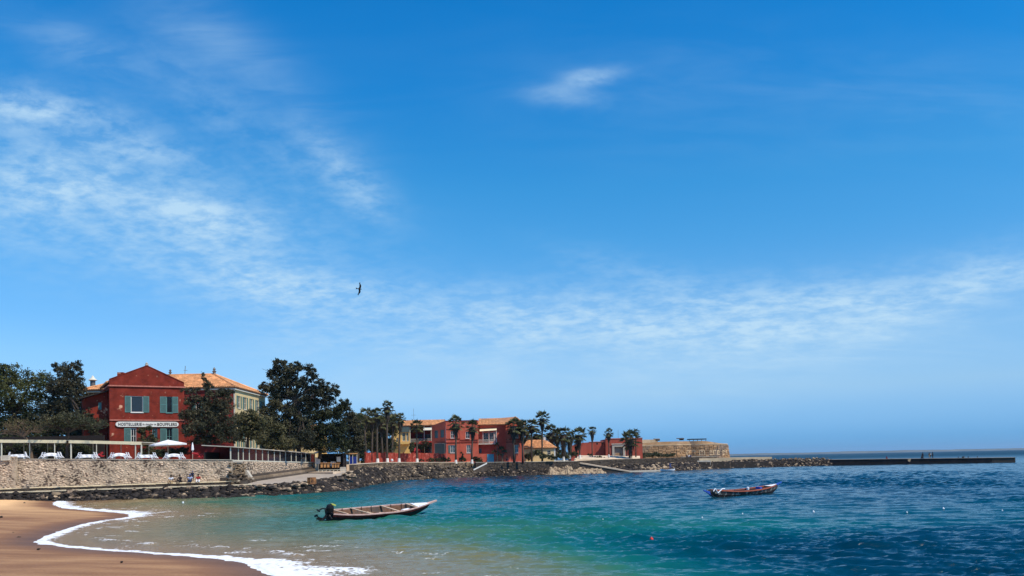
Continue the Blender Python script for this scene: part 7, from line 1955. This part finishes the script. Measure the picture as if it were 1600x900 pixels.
    for k in range(3):
        w = 2.09 * k; mb.hexa([c0 + Vector((0, math.cos(w) * .02, math.sin(w) * .02)), c0 + Vector((.06, math.cos(w + .8) * .2, math.sin(w + .8) * .2)), c0 + Vector((-.03, math.cos(w) * .26, math.sin(w) * .26)), c0 + Vector((-.05, math.cos(w - .4) * .12, math.sin(w - .4) * .12)),
                               c0 + Vector((.02, math.cos(w) * .02, math.sin(w) * .02)), c0 + Vector((.08, math.cos(w + .8) * .2, math.sin(w + .8) * .2)), c0 + Vector((0, math.cos(w) * .26, math.sin(w) * .26)), c0 + Vector((-.03, math.cos(w - .4) * .12, math.sin(w - .4) * .12))])
    mb.build('propeller', M['engine'], ob)
    mb = MB(); mb.tube([(x - .15, -.02, .95), (x - .6, -.05, 1.0), (x - .95, -.10, .86)], .05, 6); mb.tube([(x - .9, -.25, .86), (x - .9, .1, .90)], .05, 6); mb.build('tilt_bracket', M['engine'], ob)
    mb = MB(); mb.hexa([(x + .15, -.10, 1.22), (x + .42, -.12, 1.12), (x + .42, .14, 1.12), (x + .15, .10, 1.22), (x + .1, -.10, 1.30), (x + .45, -.12, 1.20), (x + .45, .14, 1.20), (x + .1, .10, 1.30)]); mb.build('tiller_cloth', M['yellow'], ob)
    mb = MB(); mb.tube([(x + .3, .3, .55), (x + .15, .5, .5), (x + .05, .2, .5), (x - .1, -.3, .5), (x, -.45, .3)], .09, 7); mb.build('coiled_rope', M['engine'], T)
pirogue_near()

def pirogue_far():
    A, B = Vector((P(1118, 775, 83.5).x, 83.5)), Vector((P(1203, 768, 90.0).x, 90.0)); d = B - A; L_ = d.length + 2.9; c = (A + B) / 2
    T = empty('painted_pirogue', (c.x, c.y, 0), math.atan2(d.y, d.x)); T.rotation_euler = (R(3), 0, math.atan2(d.y, d.x)); tag(T, 'slender painted wooden boat with orange rails and pointed blue ends, moored far out', 'boat')
    def sec(f):
        b = .85 * max(0, 1 - abs(2 * f - 1) ** 2.4); b = max(b, .03)
        e = abs(2 * f - 1); zk = -.25 + .75 * max(0, (e - .62) / .38) ** 1.8; zs = .50 + .42 * max(0, (f - .45) / .55) ** 2 + .34 * max(0, (.45 - f) / .45) ** 1.8
        return b, zk, zs, 0
    mb = MB(); rows, skin = hull(mb, L_, sec); skin(1, 0); skin(-1, 0); mb.build('hull', M['boat_paint'], T, smooth=True)
    for s in (-1, 1):
        m = 7; mb = MB(); V = [(x, s * max(0, y - .05), z + (.05 if z < r_[-1][2] - .01 else 0)) for r_ in rows for (x, y, z) in r_]
        mb.add(V, [(i * m + j, (i + 1) * m + j, (i + 1) * m + j + 1, i * m + j + 1) for i in range(len(rows) - 1) for j in range(m - 1)]); mb.build('inner_planking', M['boat_dark'], T, smooth=True)
        mb = MB(); V = []
        for r_ in rows[3:-2]:
            x, y, z = r_[-1]; V += [(x, s * (y + .05), z - .05), (x, s * (y + .05), z + .05), (x, s * max(0, y - .06), z + .05), (x, s * max(0, y - .06), z - .05)]
        n = len(V) // 4; mb.add(V, [(4 * i + j, 4 * i + 4 + j, 4 * i + 4 + (j + 1) % 4, 4 * i + (j + 1) % 4) for i in range(n - 1) for j in range(4)]); mb.build('gunwale', M['boat_orange'], T)
        mb = MB(); V = []
        for r_ in rows[1:-1]:
            (x, y, z), (x2, y2, z2), (x3, y3, z3) = r_[-1], r_[-3], r_[-5]; V += [(x2, s * (y2 + .012), z2), (x3, s * (y3 + .012), z3)]
        n = len(V) // 2; mb.add(V, [(2 * i, 2 * i + 2, 2 * i + 3, 2 * i + 1) for i in range(n - 1)]); mb.build('dark_band', M['boat_dark'], T, smooth=True)
    # white zigzag at the stern, white fore piece and blue spurs
    mb = MB(); z = sec(.05)[2]; x0 = -L_ / 2
    pts = [(.55, .28), (.80, .55), (1.18, .10), (1.75, .48), (2.15, .50)]
    for (a, b) in zip(pts[:-1], pts[1:]):
        p, q = Vector((x0 + a[0], -.30 - .12 * a[0], .35 + a[1])), Vector((x0 + b[0], -.30 - .12 * b[0], .35 + b[1])); mb.tube([p, q], .055, 5)
    mb.build('white_zigzag', M['boat_white'], T)
    mb = MB(); zs = sec(0)[2]; zk = sec(0)[1]; mb.hexa([(x0 - .55, -.04, zs - .12), (x0 + 1.0, -.12, zk - .40), (x0 + 1.0, .12, zk - .40), (x0 - .55, .04, zs - .12), (x0 - .55, -.04, zs - .04), (x0 + .8, -.14, zs - .30), (x0 + .8, .14, zs - .30), (x0 - .55, .04, zs - .04)]); mb.build('stern_spur', M['boat_blue'], T)
    x1 = L_ / 2; zs = sec(1)[2]; mb = MB(); mb.hexa([(x1 - 1.0, -.10, zs - .34), (x1 + .75, -.04, zs + .12), (x1 + .75, .04, zs + .12), (x1 - 1.0, .10, zs - .34), (x1 - 1.0, -.10, zs - .12), (x1 + .75, -.04, zs + .22), (x1 + .75, .04, zs + .22), (x1 - 1.0, .10, zs - .12)]); mb.build('bow_spur', M['boat_blue'], T)
    mb = MB(); V = []
    for i in range(34, 41): x, y, z = rows[i][-1]; V += [(x, -y, z + .05), (x, y, z + .05)]
    mb.add(V, [(2 * i, 2 * i + 2, 2 * i + 3, 2 * i + 1) for i in range(6)]); mb.build('foredeck', M['boat_white'], T)
    for f in (.16, .3, .46, .62, .76):
        b, zk, zs, _ = sec(f); mb = MB(); mb.box(((f - .5) * L_, 0, zs + .02), (.16, 2 * b - .1, .05)); mb.build('thwart', M['boat_orange'], T)
    mb = MB(); mb.lathe((L_ * .10, .35, .45), [(0, 0), (.14, .04), (.14, .26), (0, .34)], 8); mb.build('white_float', M['boat_white'], T)
    mb = MB(); mb.bx(L_ * .22, L_ * .22 + .4, -.1, .4, .4, .72); mb.build('blue_box', M['boat_blue'], T)
pirogue_far()

# small moored skiff at the landing
a = P(1043, 735, 238); T = empty('skiff', (a.x, 238, .1), R(8)); tag(T, 'small white and dark skiff moored by the landing stage', 'boat')
def sk(f):
    b = max(.04, .62 * (1 - abs(2 * f - 1) ** 2.6)); return b, -.15 + .25 * abs(2 * f - 1) ** 3, .42 + .22 * abs(2 * f - 1) ** 2, 0
mb = MB(); rows, skin = hull(mb, 4.2, sk, 20); skin(1, 0); skin(-1, 0); mb.build('hull', M['boat_white'], T, smooth=True)
mb = MB(); mb.bx(-.3, -.1, -.55, .55, .36, .42); mb.bx(.9, 1.1, -.45, .45, .36, .42); mb.build('thwart', M['boat_thwart'], T)
mb = MB(); mb.lathe((1.7, 0, .4), [(0, 0), (.16, .05), (.18, .4), (0, .5)], 8); mb.build('outboard_engine', M['engine'], T)

# ================================================================== PEOPLE
def person(loc, rz, pose, top, legs, label, skin='skin', hat=None, scale=1.0, sleeves=True):
    """one continuous skinned body with clothing children; x right, y back, faces -y"""
    T = empty('person', tuple(loc), rz); T.scale = (scale,) * 3; tag(T, label, 'person')
    J = {'stand': dict(pel=(0, 0, .94), ch=(0, .01, 1.28), nk=(0, 0, 1.48), hd=(0, -.02, 1.60), ht=(0, -.02, 1.74), kL=(-.11, -.02, .50), fL=(-.12, .02, .07), tL=(-.13, -.17, .03), kR=(.11, -.04, .50), fR=(.13, .0, .07), tR=(.14, -.19, .03),
                       sL=(-.20, 0, 1.42), eL=(-.26, .03, 1.13), hL=(-.26, -.06, .88), sR=(.20, 0, 1.42), eR=(.27, .03, 1.13), hR=(.25, -.08, .88)),
         'sit': dict(pel=(0, 0, .12), ch=(0, -.05, .46), nk=(0, -.09, .66), hd=(0, -.14, .78), ht=(0, -.15, .92), kL=(-.16, -.42, .30), fL=(-.14, -.52, -.12), tL=(-.14, -.68, -.15), kR=(.14, -.44, .28), fR=(.16, -.50, -.12), tR=(.17, -.66, -.15),
                     sL=(-.20, -.07, .60), eL=(-.27, -.22, .38), hL=(-.16, -.42, .38), sR=(.20, -.07, .60), eR=(.28, -.2, .38), hR=(.15, -.42, .36))}[pose if pose in ('stand', 'sit') else 'stand']
    J = dict(J)
    if pose == 'lean':
        for k, v in list(J.items()): x, y, z = v; J[k] = (x + .0, y - .28 * max(0, (z - .9)), z - .06 * max(0, z - .9))
        J['hR'] = (.35, -.55, .95); J['eR'] = (.3, -.3, 1.1); J['kR'] = (.15, -.25, .62); J['fR'] = (.2, -.35, .2); J['tR'] = (.2, -.5, .16)
    V = Vector
    def skin_obj(name, chains, m, parent, sub=1):
        bm = bmesh.new(); sl = bm.verts.layers.skin.verify(); cache = {}; first = None
        for ch in chains:
            prev = None
            for key, p, r in ch:
                if key in cache: v = cache[key]
                else:
                    v = bm.verts.new(p); v[sl].radius = (r, r); cache[key] = v
                    if first is None: v[sl].use_root = True; first = v
                if prev is not None and bm.edges.get((prev, v)) is None: bm.edges.new((prev, v))
                prev = v
        me = bpy.data.meshes.new(name); bm.to_mesh(me); bm.free(); me.materials.append(m)
        o = bpy.data.objects.new(name, me); COL.objects.link(o); o.parent = parent
        s = o.modifiers.new('skin', 'SKIN'); s.use_smooth_shade = True
        if sub: q = o.modifiers.new('sub', 'SUBSURF'); q.levels = sub; q.render_levels = sub
        return o
    g = lambda k: V(J[k]); e = .0
    hipL, hipR = g('pel') + V((-.09, 0, -.04)), g('pel') + V((.09, 0, -.04)); midL, midR = hipL.lerp(g('kL'), .5), hipR.lerp(g('kR'), .5)
    hands = []
    for s, h, el in ((-1, 'hL', 'eL'), (1, 'hR', 'eR')):
        d = (g(h) - g(el)).normalized(); side = d.cross(V((0, 0, 1))); side = side.normalized() if side.length > .1 else V((1, 0, 0)); palm = g(h) + d * .06; hands.append([(h, g(h), .026), (h + 'p', palm, .034)])
        for q in range(4): off = side * (-.027 + .018 * q); hands.append([(h + 'p', palm, .034), (h + 'f%d' % q, palm + off + d * .05, .011), (h + 'g%d' % q, palm + off * 1.1 + d * (.085 + .008 * (q in (1, 2))) + V((0, 0, -.012)), .008)])
        hands.append([(h + 'p', palm, .034), (h + 't', palm + side * .05 + d * .015, .012), (h + 'u', palm + side * .06 + d * .05, .009)])
    body = [[('pel', g('pel'), .13), ('wa', g('pel').lerp(g('ch'), .5), .12), ('ch', g('ch'), .145), ('nk', g('nk'), .055), ('hd', g('hd'), .088), ('ht', g('ht') - V((0, 0, .04)), .082)],
            [('pel', g('pel'), .13), ('hipL', hipL, .095), ('mL', midL, .080), ('kL', g('kL'), .058), ('fL', g('fL'), .038), ('tL', g('tL'), .030)], [('pel', g('pel'), .13), ('hipR', hipR, .095), ('mR', midR, .080), ('kR', g('kR'), .058), ('fR', g('fR'), .038), ('tR', g('tR'), .030)],
            [('ch', g('ch'), .145), ('sL', g('sL'), .060), ('eL', g('eL'), .040), ('hL', g('hL'), .026)], [('ch', g('ch'), .145), ('sR', g('sR'), .060), ('eR', g('eR'), .040), ('hR', g('hR'), .026)]] + hands
    b = skin_obj('body', body, M[skin], T)
    # face: nose, eyes, ears, mouth
    fd = (g('hd') + V((0, 0, .03))); mb = MB(); mb.hexa([fd + V((-.016, -.085, -.02)), fd + V((.016, -.085, -.02)), fd + V((.01, -.08, .03)), fd + V((-.01, -.08, .03)), fd + V((-.014, -.112, -.018)), fd + V((.014, -.112, -.018)), fd + V((.006, -.092, .03)), fd + V((-.006, -.092, .03))])
    for s in (-1, 1): mb.box(fd + V((s * .092, .0, 0)), (.014, .035, .05))
    mb.build('nose_and_ears', M[skin], b)
    mb = MB()
    for s in (-1, 1): mb.box(fd + V((s * .032, -.088, .025)), (.022, .012, .010))
    mb.box(fd + V((0, -.085, -.048)), (.045, .012, .009)); mb.build('eyes_and_mouth', M['hair'], b)
    m = M[hat] if hat else M['hair']; mb = MB(); h = g('ht'); hd = g('hd')
    mb.lathe((hd.x, hd.y + .012, hd.z + .05), [(.098, 0), (.104, .04), (.092, .09), (.05, .125), (0, .132)], 12); mb.build('cap' if hat else 'hair', m, T)
    skin_obj('shirt', [[('pel', g('pel') + V((0, 0, .04)), .145), ('wa', g('pel').lerp(g('ch'), .5), .138), ('ch', g('ch'), .165), ('nk', g('nk') - V((0, 0, .05)), .075)],
                       [('ch', g('ch'), .165), ('sL', g('sL'), .078), ('eL', g('sL').lerp(g('eL'), .8), .062)], [('ch', g('ch'), .165), ('sR', g('sR'), .078), ('eR', g('sR').lerp(g('eR'), .8), .062)]], M[top], T)
    k = .92 if legs != 'white_shirt' else .55
    skin_obj('trousers', [[('pel', g('pel'), .146), ('hipL', hipL, .112), ('mL', midL, .095), ('kL', g('kL'), .076), ('fL', g('kL').lerp(g('fL'), .85), .060)], [('pel', g('pel'), .146), ('hipR', hipR, .112), ('mR', midR, .095), ('kR', g('kR'), .076), ('fR', g('kR').lerp(g('fR'), .85), .060)]], M[legs], T)
    return T
# four on the ledge below the seawall
for px, py, top, legs, lab, hat in ((257, 750, 'white_shirt', 'tan_cloth', 'person in a white top and tan trousers sitting first of four below the seawall', None), (270.5, 750, 'black_cloth', 'black_cloth', 'person all in black sitting second of four below the seawall', None),
                              (285, 750, 'pale_blue_cloth', 'navy_cloth', 'person in a pale blue top sitting third of four below the seawall', 'blue_cloth'), (297, 750.5, 'red_cloth', 'white_shirt', 'person in dark red with white shorts sitting last of four below the seawall', None)):
    x = P(px, 752, 114).x; y = Yw(x) - 1.15
    person((x, y, 1.68 + (x + 67) * .010), R(random.uniform(-15, 15)), 'sit', top, legs, lab, hat=hat, scale=1.12)
x = P(286, 744, 114).x
person((x, Yw(x) - .55, 1.75 + (x + 67) * .010), R(10), 'lean', 'navy_cloth', 'navy_cloth', 'person in navy bending behind the seated four below the seawall', hat='blue_cloth', scale=.82)
# people on the pier
def pier_pt(px, off): 
    a = Vector((P(1298, 720, 289).x, 289)); b = Vector((P(1587, 720, 272).x, 272)); d = ray(px, 715); e = b - a
    s = (a.y * d.x / d.y - a.x) / (e.x - e.y * d.x / d.y); p = a + e * s; return Vector((p.x, p.y + off, 2.02 - .40 * s))
person(pier_pt(1440, .15), R(60), 'sit', 'brown_cloth', 'black_cloth', 'person sitting on the pier edge left of the standing group', scale=1.15)
person(pier_pt(1446, 1.8), R(20), 'stand', 'black_cloth', 'black_cloth', 'person in dark clothes standing apart on the pier', scale=1.08)
person(pier_pt(1456, 1.6), R(-30), 'stand', 'brown_cloth', 'tan_cloth', 'person in brown standing left of the pair on the pier', scale=1.05)
person(pier_pt(1458.8, 2.2), R(160), 'stand', 'white_shirt', 'black_cloth', 'person in a white shirt between two dark dressed ones on the pier', scale=1.0)
person(pier_pt(1461.5, 1.8), R(40), 'stand', 'black_cloth', 'black_cloth', 'tallest dark dressed person rightmost on the pier', scale=1.15)
person(pier_pt(1386, .5), R(20), 'sit', 'red_cloth', 'red_cloth', 'person in red sitting alone on the pier', scale=.9)
for i, px in enumerate((1420.5,)):
    p = pier_pt(px, -.2); mb = MB(); mb.hexa([(-.5, 0, -.9), (.1, 0, -1.1), (.1, .05, -1.1), (-.5, .05, -.9), (-.6, 0, -.3), (.5, 0, -.1), (.5, .05, -.1), (-.6, .05, -.3)]); mb.tube([(0, 0, -.2), (0, .1, .1)], .03, 4); o = mb.build('fishing_net', M['tan_cloth']); o.location = p - Vector((0, .1, 0)); tag(o, 'small tan net hanging over the pier side', 'net')
for i, (px, w, lab) in enumerate(((1500.5, .5, 'small dark bundle on the pier, nearest the standing group'), (1508, .9, 'longer dark bundle in the middle of three on the pier'), (1516, .6, 'dark bundle on the pier nearest its seaward end'))):
    p = pier_pt(px, 1.2); o = rocks('bundle', [(0, 0, .22)] * 2, [w * .5, w * .4], M['black_cloth']); o.location = p; tag(o, lab, 'bundle', 'dark bundles on the pier')
# by the fort
for px, Y, top, legs, lab, ps in ((1073.5, 273, 'navy_cloth', 'navy_cloth', 'person in navy standing left of the group below the fort', 'stand'), (1076.5, 272.5, 'white_shirt', 'navy_cloth', 'person in a white shirt in the middle of the group below the fort', 'stand'), (1079, 273, 'blue_cloth', 'black_cloth', 'person in blue bending at the right of the group below the fort', 'lean')):
    b = P(px, 719.3, Y); person(b, R(random.uniform(-40, 40)), ps, top, legs, lab, scale=1.1)
b = P(1047, 733.5, 240.5); person(b, R(20), 'lean', 'blue_cloth', 'blue_cloth', 'person in blue bending beside the moored skiff', scale=1.15)
b = P(1061.3, 734, 241); person(b, R(-30), 'stand', 'black_cloth', 'black_cloth', 'person in black standing alone on the rocks right of the skiff', scale=1.05)
b = P(792, 721.2, 223.6); person((b.x, 223.6, 3.85), R(30), 'sit', 'black_cloth', 'navy_cloth', 'person sitting on the quay edge before the tiled gable', scale=1.2)

# ================================================================== BIRD
def bird():
    p = P(562, 451.5, 120); T = empty('bird', tuple(p)); tag(T, 'dark kite gliding with outstretched wings high in the sky', 'bird')
    # own axes: flies towards +x (right), wings spread up/down in the picture because it banks
    T.rotation_euler = (R(-72), R(8), R(12))
    mb = MB(); n = 8
    prof = [(-.34, .0, .03), (-.26, 0, .05), (-.10, 0, .085), (.05, 0, .09), (.16, 0, .06), (.22, 0, .05), (.27, 0, .02), (.30, -.0, .005)]
    mb.tube([(x, 0, 0) for x, _, _ in prof], [r for _, _, r in prof], 8); mb.build('body', M['feather'], T, smooth=True)
    for s in (-1, 1):
        mb = MB(); L = [(.10, .05, -.14), (.17, .28, -.12), (.15, .50, -.10), (.02, .70, -.13), (-.06, .80, -.12)]
        V = []; 
        for (xf, y, xb) in L:
            xb2 = xf - (.26 if y < .6 else .14); V += [(xf, s * y, .015 + .05 * y), (xb2, s * y, .01 + .05 * y), (xf, s * y, -.015 + .05 * y), (xb2, s * y, 0.0 + .05 * y)]
        F = []
        for i in range(len(L) - 1):
            k = 4 * i; F += [(k, k + 4, k + 5, k + 1), (k + 2, k + 3, k + 7, k + 6), (k, k + 2, k + 6, k + 4), (k + 1, k + 5, k + 7, k + 3)]
        F += [(0, 1, 3, 2), (16, 18, 19, 17)]
        mb.add(V, F)
        for q in range(5): a = Vector((.0 - .035 * q, s * (.78 - .02 * q), .05)); mb.hexa([a, a + Vector((-.03, 0, 0)), a + Vector((-.07, s * .14, 0)), a + Vector((-.05, s * .15, 0)), a + Vector((0, 0, .008)), a + Vector((-.03, 0, .008)), a + Vector((-.07, s * .14, .008)), a + Vector((-.05, s * .15, .008))])
        mb.build('wing', M['feather'], T)
    mb = MB(); mb.hexa([(-.28, -.03, -.008), (-.55, -.13, -.008), (-.50, 0, -.008), (-.28, .03, -.008), (-.28, -.03, .008), (-.55, -.13, .008), (-.50, 0, .008), (-.28, .03, .008)])
    mb.hexa([(-.28, -.03, -.012), (-.50, 0, -.012), (-.55, .13, -.012), (-.28, .03, -.012), (-.28, -.03, .004), (-.50, 0, .004), (-.55, .13, .004), (-.28, .03, .004)]); mb.build('tail', M['feather'], T)
bird()

# ================================================================== SMALL THINGS
# rusty drum on the bank
p = P(487, 757.5, 124); T = empty('rusty_drum', (p.x, 124, 1.15)); tag(T, 'rusty orange brown iron tank on the bank beside the slipway', 'tank')
mb = MB(); mb.lathe((0, 0, 0), [(0, 0), (.62, 0), (.62, .04), (.59, .06), (.59, .40), (.62, .42), (.59, .44), (.59, .86), (.62, .9), (.62, .95), (.56, .93), (.56, .3), (0, .3)], 16); mb.build('shell', M['rust'], T)
mb = MB()
for k in range(8): w = k * .785; mb.box((.62 * math.cos(w), .62 * math.sin(w), .46), (.05, .05, .8), w)
mb.build('staves', M['orange_wood'], T)
# floats and bits on the water
for i, (px, py, s, m, lab) in enumerate(((1018, 843, .13, 'red_plastic', 'small red float bobbing alone in the bay'), (1271, 800, .11, 'boat_white', 'white float, the largest speck right of the painted boat'), (1474, 795, .11, 'boat_white', 'white float far right of the painted boat'),
                                    (1097, 809, .07, 'boat_white', 'tiny white float below the painted boat'), (1160, 803, .07, 'boat_white', 'tiny white float below the bow of the painted boat'), (942, 812, .06, 'boat_white', 'tiny white float in the middle of the bay'), (1417, 801, .08, 'boat_white', 'tiny white float between the two larger white ones'),
                                    (1566, 798, .07, 'boat_white', 'tiny white float nearest the right edge'), (286, 785.5, .16, 'boat_white', 'white float off the rocks below the seated people'), (1338, 838, .05, 'boat_white', 'tiny white float low in the right half of the bay'))):
    s *= .75; g = G(px, py, .05); T = empty('float', (g.x, g.y, .06)); tag(T, lab, 'float')
    mb = MB(); mb.lathe((0, 0, -s), [(0, 0), (s * .7, s * .3), (s, s), (s * .7, s * 1.7), (s * .2, s * 2), (s * .15, s * 2.3), (0, s * 2.35)], 10); mb.build('buoy', M[m], T, smooth=True)
# white finds on the quay
p = P(612.5, 720.8, 189); mb = MB(); mb.lathe((0, 0, 0), [(0, 0), (.28, .0), (.30, .3), (.2, .5), (0, .55)], 9); o = mb.build('white_bollard', M['white']); o.location = p; tag(o, 'round white bollard on the quay between two whitewashed palms', 'bollard')

# ================================================================== AIR
def haze():
    mb = MB(); mb.bx(-6500, 11500, -400, 12200, -3.2, 70)
    m = bpy.data.materials.new('sea_haze'); m.use_nodes = True; nt = m.node_tree; nt.nodes.clear()
    out = nt.nodes.new('ShaderNodeOutputMaterial'); v = nt.nodes.new('ShaderNodeVolumePrincipled')
    v.inputs['Color'].default_value = (0.62, 0.80, 1.0, 1); v.inputs['Density'].default_value = 0.00004; v.inputs['Anisotropy'].default_value = 0.2
    nt.links.new(v.outputs[0], out.inputs['Volume'])
    o = mb.build('haze', m); tag(o, kind='stuff')
haze()
